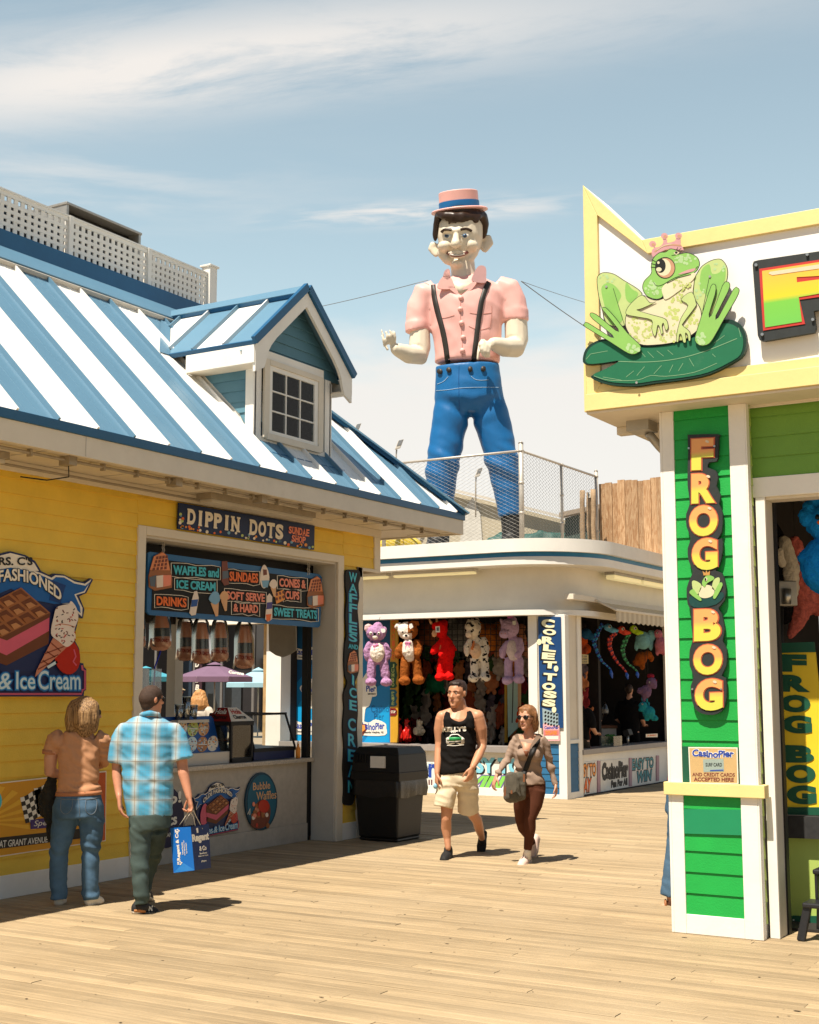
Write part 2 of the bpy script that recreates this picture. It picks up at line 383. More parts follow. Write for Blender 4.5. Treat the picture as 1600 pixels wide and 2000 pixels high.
def deck_material():
    m=mat('weathered deck boards',(0.355,0.262,0.150),0.75,0.10,2.0,0.0)
    n,l,b=nodes_of(m)
    src=b.inputs['Base Color'].links[0].from_socket
    t=n.new('ShaderNodeTexCoord')
    # grain streaks along each board, different on every board
    mp=n.new('ShaderNodeMapping');mp.inputs['Scale'].default_value=(1.0,30,1);l.new(t.outputs['Object'],mp.inputs[0])
    g=n.new('ShaderNodeTexNoise');g.inputs['Scale'].default_value=1.6;g.inputs['Detail'].default_value=8;g.inputs['Roughness'].default_value=0.72;l.new(mp.outputs[0],g.inputs['Vector'])
    at_=n.new('ShaderNodeAttribute');at_.attribute_name='tone'
    r1=n.new('ShaderNodeMapRange');r1.inputs['From Min'].default_value=0.3;r1.inputs['From Max'].default_value=0.72;r1.inputs['To Min'].default_value=1.22;r1.inputs['To Max'].default_value=0.68;l.new(g.outputs['Fac'],r1.inputs['Value'])
    mu=n.new('ShaderNodeMath');mu.operation='MULTIPLY';l.new(r1.outputs[0],mu.inputs[0]);l.new(at_.outputs['Fac'],mu.inputs[1])
    sc=n.new('ShaderNodeVectorMath');sc.operation='SCALE';l.new(src,sc.inputs[0]);l.new(mu.outputs[0],sc.inputs['Scale'])
    # dark scuffs and worn dark grain
    mp2=n.new('ShaderNodeMapping');mp2.inputs['Scale'].default_value=(1.2,11,1);l.new(t.outputs['Object'],mp2.inputs[0])
    s=n.new('ShaderNodeTexNoise');s.inputs['Scale'].default_value=2.3;s.inputs['Detail'].default_value=10;s.inputs['Roughness'].default_value=0.8;l.new(mp2.outputs[0],s.inputs['Vector'])
    r2=n.new('ShaderNodeMapRange');r2.inputs['From Min'].default_value=0.60;r2.inputs['From Max'].default_value=0.74;r2.inputs['To Max'].default_value=0.75;l.new(s.outputs['Fac'],r2.inputs['Value'])
    mx=n.new('ShaderNodeMix');mx.data_type='RGBA';l.new(r2.outputs[0],mx.inputs['Factor']);l.new(sc.outputs[0],mx.inputs['A']);mx.inputs['B'].default_value=(0.13,0.075,0.035,1)
    # sun-bleached pale traffic areas
    p=n.new('ShaderNodeTexNoise');p.inputs['Scale'].default_value=0.55;p.inputs['Detail'].default_value=5;l.new(t.outputs['Object'],p.inputs['Vector'])
    r3=n.new('ShaderNodeMapRange');r3.inputs['From Min'].default_value=0.45;r3.inputs['From Max'].default_value=0.70;r3.inputs['To Max'].default_value=0.45;l.new(p.outputs['Fac'],r3.inputs['Value'])
    m3=n.new('ShaderNodeMix');m3.data_type='RGBA';l.new(r3.outputs[0],m3.inputs['Factor']);l.new(mx.outputs['Result'],m3.inputs['A']);m3.inputs['B'].default_value=(0.46,0.36,0.23,1)
    mp3=n.new('ShaderNodeMapping');mp3.inputs['Scale'].default_value=(4,55,1);l.new(t.outputs['Object'],mp3.inputs[0])
    fl=n.new('ShaderNodeTexNoise');fl.inputs['Scale'].default_value=2.0;fl.inputs['Detail'].default_value=6;fl.inputs['Roughness'].default_value=0.8;l.new(mp3.outputs[0],fl.inputs['Vector'])
    r4=n.new('ShaderNodeMapRange');r4.inputs['From Min'].default_value=0.58;r4.inputs['From Max'].default_value=0.74;r4.inputs['To Max'].default_value=0.85;l.new(fl.outputs['Fac'],r4.inputs['Value'])
    m4=n.new('ShaderNodeMix');m4.data_type='RGBA';l.new(r4.outputs[0],m4.inputs['Factor']);l.new(m3.outputs['Result'],m4.inputs['A']);m4.inputs['B'].default_value=(0.20,0.135,0.075,1)
    l.new(m4.outputs['Result'],b.inputs['Base Color'])
    bp=n.new('ShaderNodeBump');bp.inputs['Strength'].default_value=0.5;bp.inputs['Distance'].default_value=0.012;l.new(g.outputs['Fac'],bp.inputs['Height']);l.new(bp.outputs[0],b.inputs['Normal'])
    return m
def boardwalk():
    m=deck_material();under=mat('shadowed joists',(0.03,0.02,0.012),0.9)
    V,Fc,tone=[],[],[]
    rnd=random.Random(3)
    y=0.5
    while y<26.0:
        wd=0.092;x=-26-rnd.random()*3
        while x<6:
            L=rnd.choice((2.4,3.0,3.6,4.2));x1=x+L
            t=rnd.gauss(1.0,0.12);g=0.0036
            dz=rnd.gauss(0,0.0012);i=len(V)
            e=0.004
            a,b,c,d=x+0.0015,x1-0.0015,y+g,y+wd-g
            V+=[(a,c,-0.05),(b,c,-0.05),(b,d,-0.05),(a,d,-0.05),(a,c,dz-e),(b,c,dz-e),(b,d,dz-e),(a,d,dz-e),
                  (a,c+e,dz),(b,c+e,dz),(b,d-e,dz),(a,d-e,dz)]
            q=[(0,1,5,4),(1,2,6,5),(2,3,7,6),(3,0,4,7),(4,5,9,8),(6,7,11,10),(5,6,10,9),(7,4,8,11),(8,9,10,11)]
            Fc+=[[i+k for k in f]for f in q];tone+=[t]*len(q)
            x=x1
        y+=wd
    me=bpy.data.meshes.new('boardwalk');me.from_pydata(V,[],Fc);me.materials.append(m)
    a=me.attributes.new('tone','FLOAT','FACE');a.data.foreach_set('value',tone);me.update()
    o=bpy.data.objects.new('boardwalk',me);C.objects.link(o);tag(o,kind='structure',label='boardwalk of weathered tan planks')
    b=MB();b.add([(-300,-60,-0.06),(300,-60,-0.06),(300,900,-0.06),(-300,900,-0.06)],[(0,1,2,3)],mat('sandy ground',(0.34,0.25,0.15),0.9,0.2,0.8))
    tag(b.build('ground'),kind='structure',label='sandy ground round the boardwalk')
boardwalk()
# knots and dark nail heads in the boards
nb=MB();rnd=random.Random(11)
mk=mat('nail heads and knots',(0.035,0.02,0.012),0.8)
for i in range(420):
    x,y=rnd.uniform(-9,0.5),5+13*rnd.random()**1.5
    yy=0.5+0.092*int((y-0.5)/0.092)+rnd.choice((0.025,0.067))
    r=rnd.choice((0.004,0.005,0.005,0.007,0.009));sx=rnd.choice((1,1,1,2.6))
    nb.add([(x+r*sx*math.cos(q*math.pi/3),yy+r*math.sin(q*math.pi/3),0.0035)for q in range(6)],[tuple(range(6))],mk)
tag(nb.build('deck_nails'),kind='stuff',label='dark nail heads and knots in the deck boards',cat='nails')

# ------------------------------------------------------------------ clapboard
def claps(mb,axis,val,sgn,a0,a1,z0,z1,ex,m,lip=0.017,cut=None):
    """real overlapping boards on the wall plane <axis>=val facing sgn; cut(z) trims a0, a1"""
    z=z0
    while z<z1-1e-6:
        t=min(z+ex,z1)
        b0,b1=(a0,a1);c0,c1=(a0,a1)
        if cut:b0,b1=cut(z);c0,c1=cut(t)
        if b1-b0<0.01 and c1-c0<0.01:z=t;continue
        def P(a,off,zz):return(val+sgn*off,a,zz)if axis=='x' else(a,val+sgn*off,zz)
        v=[P(b0,0,z),P(b1,0,z),P(b1,lip,z),P(b0,lip,z),P(c0,0.003,t-0.006),P(c1,0.003,t-0.006),P(c0,0.0015,t),P(c1,0.0015,t),P(c0,0.0015,t-0.006),P(c1,0.0015,t-0.006)]
        mb.add(v,[(3,2,5,4),(0,1,2,3),(0,3,4,8),(1,9,5,2),(4,5,9,8),(8,9,7,6)],m);z=t

# ================================================================== ICE CREAM SHOP (left)
XW,YE=-8.73,13.39
shop=thing('ice_cream_shop','yellow clapboard ice cream shop with blue and white striped metal roof and dormer','shop',(-10,10,0))
b=MB()
claps(b,'x',XW,1,2.0,9.47,0.19,3.57,0.133,M['yellow'])
claps(b,'x',XW,1,9.47,12.99,3.275,3.57,0.133,M['yellow'])
claps(b,'x',XW,1,12.99,13.30,0.19,3.17,0.133,M['yellow'])
claps(b,'x',XW,1,12.99,13.66,3.17,3.57,0.133,M['yellow'])
core=mat('wall core',(0.40,0.26,0.06),0.7)
for y0,y1,z0,z1 in((2.0,9.58,0,3.6),(9.58,12.87,3.19,3.6),(12.87,13.36,0,3.6),(13.36,13.72,3.18,3.6)):b.box(XW-0.30,XW-0.002,y0,y1,z0,z1,core)
b.build('wall',shop)
b=MB()
t=0.022
b.box(XW,XW+t,2,9.47,0,0.19,M['white']);b.box(XW,XW+t,12.99,13.29,0,0.19,M['white'])
b.box(XW,XW+t+0.004,13.29,13.39,0,3.17,M['cream']);b.box(XW-0.25,XW+t,13.39,13.412,0,3.17,M['cream'])
b.box(XW,XW+t+0.004,13.39,13.78,3.13,3.17,M['cream']);b.box(XW,XW+t+0.004,13.66,13.78,3.17,3.57,M['cream'])
b.box(XW,XW+t+0.004,13.29,13.40,3.05,3.17,M['cream'])
b.box(XW-0.3,XW+t,13.78,13.80,3.13,3.57,M['cream'])
b.box(XW,XW+0.035,2,13.80,3.57,3.66,M['cream'])
b.build('trim_boards',shop,0.004)
# serving opening
b=MB()
b.box(XW,XW+0.028,9.47,9.58,0,3.275,M['cream']);b.box(XW,XW+0.028,12.87,12.99,0,3.275,M['cream']);b.box(XW,XW+0.030,9.58,12.87,3.19,3.275,M['cream'])
b.box(XW-0.32,XW,9.56,9.60,0,3.19,M['gray_trim']);b.box(XW-0.32,XW,12.85,12.89,0,3.19,M['gray_trim']);b.box(XW-0.32,XW,9.60,12.85,3.165,3.205,M['gray_trim'])
fr=b.build('window_frame',shop,0.004)
b=MB();b.box(-9.14,-9.06,12.77,12.85,0,3.16,M['black']);b.box(-9.14,-9.06,9.60,9.67,0,3.16,M['black']);b.box(-9.16,-9.04,9.67,12.77,3.0,3.16,M['black'])
b.build('shutter_track',shop,0.003)
stucco=mat('speckled grey stucco',(0.43,0.39,0.33),0.8,0.12,14,0.5,120,stain=0.3,stain_col=(0.22,0.18,0.13))
b=MB();b.box(-9.30,-9.05,9.60,12.77,0.20,0.89,stucco);b.box(-9.30,-9.035,9.60,12.77,0,0.20,stucco)
b.build('counter_front',shop,0.004)
granite=mat('speckled counter stone',(0.45,0.40,0.33),0.3,0.4,45)
b=MB();b.box(-9.85,-9.0,9.60,12.84,0.89,0.935,granite);ctop=b.build('countertop',shop,0.004)
# inside of the shop: ceiling, floor, back wall with wide windows, end wall with a window
b=MB()
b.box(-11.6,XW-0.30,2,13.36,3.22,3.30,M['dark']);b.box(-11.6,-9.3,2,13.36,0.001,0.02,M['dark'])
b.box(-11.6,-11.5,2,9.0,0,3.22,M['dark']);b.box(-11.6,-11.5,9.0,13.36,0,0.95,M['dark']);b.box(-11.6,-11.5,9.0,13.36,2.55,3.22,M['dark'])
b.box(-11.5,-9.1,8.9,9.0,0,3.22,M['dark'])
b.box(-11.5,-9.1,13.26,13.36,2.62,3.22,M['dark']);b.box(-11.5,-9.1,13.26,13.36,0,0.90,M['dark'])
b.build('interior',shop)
b=MB();b.box(-11.62,-11.48,13.24,13.40,0.0,3.2,M['gray_trim']);b.build('corner_post',shop,0.004);b=MB();b.box(-11.61,-11.49,10.9,11.0,0.95,2.55,M['black']);b.build('mullion',shop,0.004)
_p=PY(13.22);b=MB();shape(b,_p,[(526,1216),(579,1218),(580,1270),(566,1279),(553,1284),(540,1280),(527,1271)],mat('grey hanging panel',(0.40,0.37,0.32),0.7),0,0.015);b.build('hanging_panel',shop)

# ---- roof
EX,EZ,YC,SL=-8.0,3.90,14.6,0.97
TMAX=2.25;ca=1/math.hypot(1,SL);sa=SL*ca
def rp(t,y,up=0.0):return Vector((EX-t+up*sa,y,EZ+SL*t+up*ca))
b=MB();rib=MB()
k=-9
while True:
    y0=7.25+0.4475*k;y1=y0+0.4475
    if y0>=YC:break
    m=M['roof_blue']if k%2==0 else M['roof_white']
    y1c=min(y1,YC)
    ta,tb=min(TMAX,YC-y0),min(TMAX,YC-y1c)
    pts=[rp(0,y0),rp(0,y1c)]
    if tb>1e-4:pts.append(rp(tb,y1c))
    if y0<YC-TMAX<y1c:pts.append(rp(TMAX,YC-TMAX))
    pts.append(rp(ta,y0))
    b.add(pts,[tuple(range(len(pts)))],m)
    # shallow stiffening ridges in each pan
    for q in(0.33,0.66):
        yy=y0+0.4475*q
        if YC-yy>0.1:b.beam(rp(0.005,yy,0.001),rp(min(TMAX,YC-yy)-0.005,yy,0.001),0.02,0.004,m,up=(sa,0,ca))
    rm=M['roof_white']if k%2==0 else M['roof_blue']
    tr=min(TMAX,YC-y0)-0.02
    if tr>0.1:rib.beam(rp(-0.01,y0,0.02),rp(tr,y0,0.02),0.022,0.042,rm,up=(sa,0,ca))
    k+=1
roof=b.build('roof',shop)
rib.build('roof_seam',roof)
b=MB()
b.add([(EX,YC,EZ),(-14.5,YC,EZ),(-12.25,YC-TMAX,EZ+SL*TMAX),(EX-TMAX,YC-TMAX,EZ+SL*TMAX)],[(0,1,2,3)],M['roof_blue'])
b.add([(EX-TMAX,2,EZ+SL*TMAX),(EX-TMAX,YC-TMAX,EZ+SL*TMAX),(-12.25,YC-TMAX,EZ+SL*TMAX),(-12.25,2,EZ+SL*TMAX)],[(0,1,2,3)],M['gray_trim'])
b.add([(-14.5,2,EZ),(-14.5,YC,EZ),(-12.25,YC-TMAX,EZ+SL*TMAX),(-12.25,2,EZ+SL*TMAX)],[(0,1,2,3)],M['roof_blue'])
b.build('rear_roof',shop)
b=MB()   # hip cap, top flashing, parapet, drip edge
hd=(rp(TMAX,YC-TMAX)-rp(0,YC))
nx,ny,nz_=hd.cross(Vector((0,0,1))).normalized(),None,None
b.beam(rp(-0.03,YC+0.03,0.05),rp(TMAX,YC-TMAX,0.06),0.16,0.02,M['roof_blue'])
b.beam(rp(-0.01,YC+0.01,0.022),rp(TMAX,YC-TMAX,0.03),0.10,0.045,M['roof_dark'])
b.build('hip_cap',shop)
b=MB()
b.beam(rp(TMAX-0.055,2,0.055),rp(TMAX-0.055,YC-TMAX,0.055),0.29,0.02,M['roof_blue'],up=(sa,0,ca))
b.beam(rp(TMAX-0.17,2,0.025),rp(TMAX-0.17,YC-TMAX,0.025),0.02,0.05,M['gray_trim'],up=(sa,0,ca))
b.box(-10.36,-10.26,2,YC-TMAX,6.05,6.36,M['roof_dark'])
b.build('roof_flashing',shop,0.003)
b=MB();b.box(EX,EX+0.03,2,YC+0.03,3.825,3.905,M['roof_dark']);b.box(-14.5,EX,YC,YC+0.03,3.825,3.905,M['roof_dark']);b.build('drip_edge',shop,0.003)
b=MB();b.box(EX-0.03,EX+0.012,2,YC+0.012,3.645,3.824,M['cream']);b.box(-14.5,EX-0.03,YC-0.03,YC+0.012,3.645,3.824,M['cream'])
b.box(EX+0.012,EX+0.016,8.02,8.03,3.65,3.82,M['gray_trim']);b.build('fascia',shop,0.003)
b=MB();b.box(-14.4,EX-0.03,2,YC-0.03,3.662,3.68,M['cream'])
for y in np.arange(2.2,YC,0.61):b.box(-8.69,EX-0.03,y,y+0.006,3.656,3.663,M['gray_trim'])
b.build('soffit',shop)
b=MB()
con=mat('old conduit',(0.36,0.31,0.24),0.5,0.2,8,metal=0.3)
b.tube([(-8.16,4,3.63),(-8.16,14.3,3.63)],0.014,con);b.tube([(-8.62,4,3.60),(-8.62,10.6,3.60)],0.012,con)
for y in np.arange(4.2,14.2,0.42):b.box(-8.185,-8.135,y,y+0.02,3.60,3.66,con)
for y in(7.95,9.3,10.6):b.box(-8.22,-8.10,y,y+0.09,3.585,3.66,con)
b.tube([(-8.16,8.0,3.63),(-8.2,8.05,3.5),(-8.3,7.9,3.46),(-8.4,7.7,3.47)],0.006,M['black'])
b.build('conduit',shop)
for y0,y1 in((5.6,7.6),(10.2,12.0)):
    b=MB();b.box(-8.62,-8.42,y0,y1,3.60,3.66,con);b.box(-8.60,-8.44,y0+0.03,y1-0.03,3.565,3.60,M['gray_trim']);b.build('strip_light',shop,0.004)

# ---- dormer
DX,DY0,DY1,DC=-8.42,10.87,12.27,11.57
dz0=4.22
dormer=MB()
dormer.box(DX-0.06,DX,DY0,DY0+0.11,dz0,5.2,M['white']);dormer.box(DX-0.06,DX,DY1-0.11,DY1,dz0,5.2,M['white'])
dormer.box(DX-0.06,DX-0.002,DY0+0.11,DY1-0.11,dz0,4.36,M['white'])
claps(dormer,'x',DX-0.035,1,DY0+0.11,11.0,4.36,5.25,0.12,M['teal']);claps(dormer,'x',DX-0.035,1,12.09,DY1-0.11,4.36,5.25,0.12,M['teal'])
gz0=5.20
claps(dormer,'x',DX-0.03,1,10.9,12.24,gz0,6.0,0.12,M['teal'],cut=lambda z:(DC-max(0.0,(6.02-z)/0.88),DC+max(0.0,(6.02-z)/0.88)))
dormer.box(DX-0.06,DX+0.012,10.98,12.11,5.17,5.29,M['white'])
# side walls, clipped by the main roof
for s,y in((-1,DY0),(1,DY1)):
    zt=5.17
    tri=[Vector((DX,y,dz0)),Vector((DX,y,zt)),Vector((EX-(zt-EZ)/SL,y,zt))]
    dormer.prism(tri,(0,-s*0.02,0),M['white'])
    claps(dormer,'y',y,s,-9.3,DX-0.11,4.36,5.09,0.12,M['teal'],cut=lambda z:(min(DX-0.12,EX-(z-EZ)/SL+0.10),DX-0.11))
    dormer.box(DX-0.11,DX+0.001,y,y+s*0.02,dz0+0.02,zt,M['white'])
    dormer.box(-9.36,DX-0.11,y,y+s*0.018,5.07,zt,M['white'])
dwall=dormer.build('dormer_wall',shop,0.003)
# window of the dormer
b=MB()
b.box(DX,DX+0.03,11.0,11.09,4.345,5.20,M['cream']);b.box(DX,DX+0.03,12.0,12.09,4.345,5.20,M['cream']);b.box(DX,DX+0.032,11.09,12.0,5.14,5.20,M['cream']);b.box(DX,DX+0.036,11.05,12.04,4.33,4.40,M['cream'])
b.box(DX-0.01,DX+0.018,11.09,11.15,4.40,5.14,M['white']);b.box(DX-0.01,DX+0.018,11.93,12.0,4.40,5.14,M['white']);b.box(DX-0.01,DX+0.017,11.15,11.93,5.09,5.14,M['white']);b.box(DX-0.01,DX+0.017,11.15,11.93,4.40,4.44,M['white'])
for i in(1,2):
    y=11.15+0.26*i;b.box(DX-0.006,DX+0.012,y-0.008,y+0.008,4.44,5.09,M['white'])
    z=4.44+0.2167*i;b.box(DX-0.006,DX+0.010,11.15,11.93,z-0.008,z+0.008,M['white'])
win=b.build('window',shop,0.003)
b=MB();b.box(DX-0.004,DX,11.15,11.93,4.44,5.09,glass('dormer glass',(0.75,0.8,0.82),0.0,0.03,1.3));b.build('pane',win)
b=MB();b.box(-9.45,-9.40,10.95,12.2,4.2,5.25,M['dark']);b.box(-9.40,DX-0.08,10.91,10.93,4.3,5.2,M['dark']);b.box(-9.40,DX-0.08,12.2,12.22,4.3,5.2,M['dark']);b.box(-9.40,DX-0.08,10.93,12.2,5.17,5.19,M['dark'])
b.build('dormer_interior',shop)
# dormer roof
BX=-8.27
def dp(x,s,q,up=0.0):     # q = 0 at ridge, 1 at eave ; s = side
    L=math.hypot(0.90,0.79);return Vector((x,DC+s*(0.90*q+up*0.79/L),6.07-0.79*q+up*0.90/L))
def xroof(z):return EX-(z-EZ)/SL
b=MB();rb=MB()
for s in(-1,1):
    xs=[BX];
    while xs[-1]>-10.3:xs.append(xs[-1]-0.42)
    for i in range(len(xs)-1):
        m=M['roof_blue']if i%2==0 else M['roof_white']
        x0,x1=xs[i],xs[i+1]
        def qlim(x):return max(0.0,min(1.0,(6.07-(EZ+SL*(EX-x)))/0.79))
        q0,q1=qlim(x0),qlim(x1)
        # area on the dormer slope in front of the main roof: q from 0 to where main roof is below
        q0=1.0 if x0>xroof(5.28)else q0;q1=1.0 if x1>xroof(5.28)else q1
        pts=[dp(x0,s,0),dp(x0,s,q0)]
        if x0>xroof(5.28)>x1:pts.append(dp(xroof(5.28),s,1.0))
        pts+=[dp(x1,s,q1),dp(x1,s,0)]
        b.add(pts,[tuple(range(len(pts)))],m)
        if i>0 and q0>0.15:
            rb.beam(dp(x0,s,0.06,0.02),dp(x0,s,q0-0.01,0.02),0.022,0.042,M['roof_white']if i%2 else M['roof_blue'],up=dp(0,s,0.5,1)-dp(0,s,0.5,0))
droof=b.build('dormer_roof',shop);rb.build('roof_seam',droof)
b=MB()
for s in(-1,1):
    n_=dp(0,s,0,1)-dp(0,s,0,0)
    for x0,x1 in((BX-0.02,-10.2),):b.beam(dp(x0,s,0.075,0.05),dp(x1,s,0.075,0.05),0.17,0.014,M['roof_blue'],up=n_)
    b.beam(dp(BX-0.02,s,0.14,0.025),dp(-10.1,s,0.14,0.025),0.016,0.045,M['roof_dark'],up=n_)
    b.beam(dp(BX,s,1.0,0),dp(-9.45,s,1.0,0),0.02,0.05,M['roof_dark'],up=n_)
    # valley flashing
    b.add([dp(-9.42,s,1.0,0.012)+Vector((0,0,0)),rp(1.42,DC+s*1.08,0.012),rp(2.2,DC+s*0.2,0.012),dp(-10.2,s,0.02,0.012)],[(0,1,2,3)],M['roof_blue'])
b.build('dormer_cap',shop)
b=MB()
for s in(-1,1):   # barge boards: dark blue metal edge over a shaped white board
    n_=dp(0,s,0,1)-dp(0,s,0,0)
    b.beam(dp(BX+0.015,s,-0.01,0.03),dp(BX+0.015,s,1.02,0.03),0.05,0.085,M['roof_dark'],up=n_)
b.build('barge_edge',shop,0.003)
b=MB()
for s in(-1,1):
    prof=[(0,-0.02),(1.0,-0.02),(1.0,-0.25),(0.93,-0.27),(0.83,-0.30),(0.79,-0.25),(0.76,-0.20),(0.70,-0.17),(0.60,-0.155),(0,-0.155)]
    def bp_(q,d):return Vector((BX-0.03,DC+s*0.90*q,6.07-0.79*q+d*1.25))
    b.prism([bp_(*p)for p in prof],(0.035,0,0),M['white'])
    y=DC+s*0.90
    b.box(xroof(5.1)+0.05,BX,y-0.015,y+0.015,5.06,5.25,M['white'])          # side fascia
    b.box(xroof(5.1)+0.05,BX-0.03,min(y,DC+s*0.70),max(y,DC+s*0.70),5.055,5.07,M['cream'])   # its soffit
b.build('barge_board',shop,0.003)
b=MB()
b.beam((DX+0.05,DY0-0.02,4.21),(DX+0.05,DY1+0.08,4.21),0.14,0.02,M['roof_blue'],up=(sa,0,ca));b.box(DX,DX+0.012,DY0,DY1,4.20,4.26,M['roof_dark'])
b.beam((DX+0.125,DY0,4.155),(DX+0.125,DY1+0.08,4.155),0.014,0.05,M['roof_dark'],up=(sa,0,ca))
b.build('dormer_apron',shop)

# ---- lattice screen on the roof, air handler behind it
lat=thing('lattice_screen','white square lattice screen standing along the shop roof edge','screen',(-10.42,9,6.36))
LX=-10.42
segs=[(6.36,7.58),(7.62,8.83),(8.87,10.08),(10.12,11.34),(11.38,12.42)]
for(y0,y1)in segs:
    b=MB();z0,z1=6.37,6.83
    b.box(LX,LX+0.03,y0,y1,z0,z0+0.045,M['white']);b.box(LX,LX+0.03,y0,y1,z1-0.045,z1,M['white']);b.box(LX-0.01,LX+0.045,y0,y1,z1,z1+0.018,M['white'])
    nc=13;st=(y1-y0)/nc
    for i in range(nc+1):b.box(LX+0.004,LX+0.018,y0+st*i-0.026,y0+st*i+0.026,z0+0.045,z1-0.045,M['white'])
    for i in range(1,5):z=z0+0.045+(z1-z0-0.09)*i/5;b.box(LX+0.006,LX+0.022,y0,y1,z-0.019,z+0.019,M['white'])
    b.build('lattice_panel',lat)
for y in(7.60,8.85,10.10,11.36):
    b=MB();b.box(LX-0.03,LX+0.05,y-0.032,y+0.032,6.36,6.85,M['white']);b.build('post',lat,0.003)
b=MB();b.box(LX-0.06,LX+0.07,12.42,12.56,6.36,6.93,M['white']);b.box(LX-0.08,LX+0.09,12.40,12.58,6.93,6.955,M['white']);b.build('end_post',lat,0.004)
b=MB();b.box(LX-0.14,LX-0.12,6.0,12.4,6.2,6.80,mat('navy screen cloth',(0.012,0.02,0.04),0.8));b.build('backing',lat)
hv=thing('air_handler','grey sheet metal air handler with a dark open hood behind the lattice screen','air conditioner',(-11.4,11,6.1))
b=MB();b.box(-12.6,-11.0,10.62,11.85,6.1,6.9,M['metal']);b.box(-12.6,-10.98,10.60,11.87,7.27,7.30,M['metal']);b.box(-12.6,-12.5,10.62,11.85,6.9,7.27,M['metal']);b.box(-12.6,-10.99,11.82,11.86,6.9,7.27,M['metal']);b.box(-12.6,-10.99,10.61,10.65,6.9,7.27,M['metal'])
b.build('housing',hv,0.004)
b=MB();b.box(-12.4,-11.15,10.66,11.81,6.9,7.26,M['black']);b.build('hood_opening',hv)
# giraffe toy seen through the dormer window
gm=mat('giraffe plush',(0.42,0.13,0.03),0.9,0.15,8)
n,l,bs=nodes_of(gm);tcc=n.new('ShaderNodeTexCoord');vo=n.new('ShaderNodeTexVoronoi');vo.feature='DISTANCE_TO_EDGE';vo.inputs['Scale'].default_value=6.5;l.new(tcc.outputs['Object'],vo.inputs['Vector'])
mr=n.new('ShaderNodeMapRange');mr.inputs['From Min'].default_value=0.05;mr.inputs['From Max'].default_value=0.09;l.new(vo.outputs['Distance'],mr.inputs['Value'])
mx=n.new('ShaderNodeMix');mx.data_type='RGBA';l.new(mr.outputs[0],mx.inputs['Factor']);mx.inputs['A'].default_value=(0.75,0.42,0.2,1);mx.inputs['B'].default_value=(0.33,0.09,0.025,1);l.new(mx.outputs['Result'],bs.inputs['Base Color'])
gg=thing('giraffe_toy','orange and brown patterned giraffe toy behind the dormer window','toy',(-8.7,11.8,4.25))
b=MB();v,f=tube_geo([(-8.72,11.98,4.2),(-8.70,12.0,4.45),(-8.64,12.06,4.70),(-8.62,12.14,4.86)],[0.25,0.22,0.16,0.10],16);b.geo((v,f),gm);b.build('neck',gg)
# ================================================================== SIGNS ON THE SHOP
def paint(name,rgb,rough=0.5,var=0.06,ns=8):return mat(name,lin(rgb),rough,var,ns)
S={
 'cream':paint('sign cream',(238,226,205)),'ribbon':paint('ribbon blue',(20,92,160)),'ribbon_dk':paint('ribbon shadow blue',(16,58,118)),
 'waffle':paint('waffle brown',(158,96,50)),'waffle_dk':paint('waffle shadow',(110,58,26)),'waffle_lt':paint('waffle light',(190,130,80)),
 'pink':paint('strawberry pink',(214,92,112)),'cone':paint('cone pink tan',(206,132,100)),'cone_line':paint('cone line',(140,66,40)),
 'red':paint('candy red',(190,42,22),0.3),'icecream':paint('ice cream white',(236,218,200)),'sprinkle':paint('sprinkle brown',(112,44,30)),
 'glow':paint('letter glow blue',(60,150,200)),'pale':paint('pale blue letters',(210,226,226)),'rim':paint('pink rim',(196,82,106)),
 'board_navy':paint('board navy',(16,20,62)),'cyan':paint('turquoise letters',(70,190,205)),'orange':paint('orange letters',(236,112,40)),
 'salmon':paint('salmon letters',(240,140,110)),'panel_black':paint('chalk black',(22,22,22),0.7),'border_blue':paint('border blue',(38,100,150)),
 'tan':paint('tan cone',(222,170,120)),'sauce':paint('sauce brown',(120,60,40)),'cup_blue':paint('cup blue',(120,170,200)),
 'bottle_blue':paint('bottle label blue',(30,80,150)),'slate':paint('slate',(90,100,110)),'lime':paint('lime dot',(190,205,120)),'amber':paint('amber dot',(236,150,60)),
}
SIGNP=PX(XW+0.03)
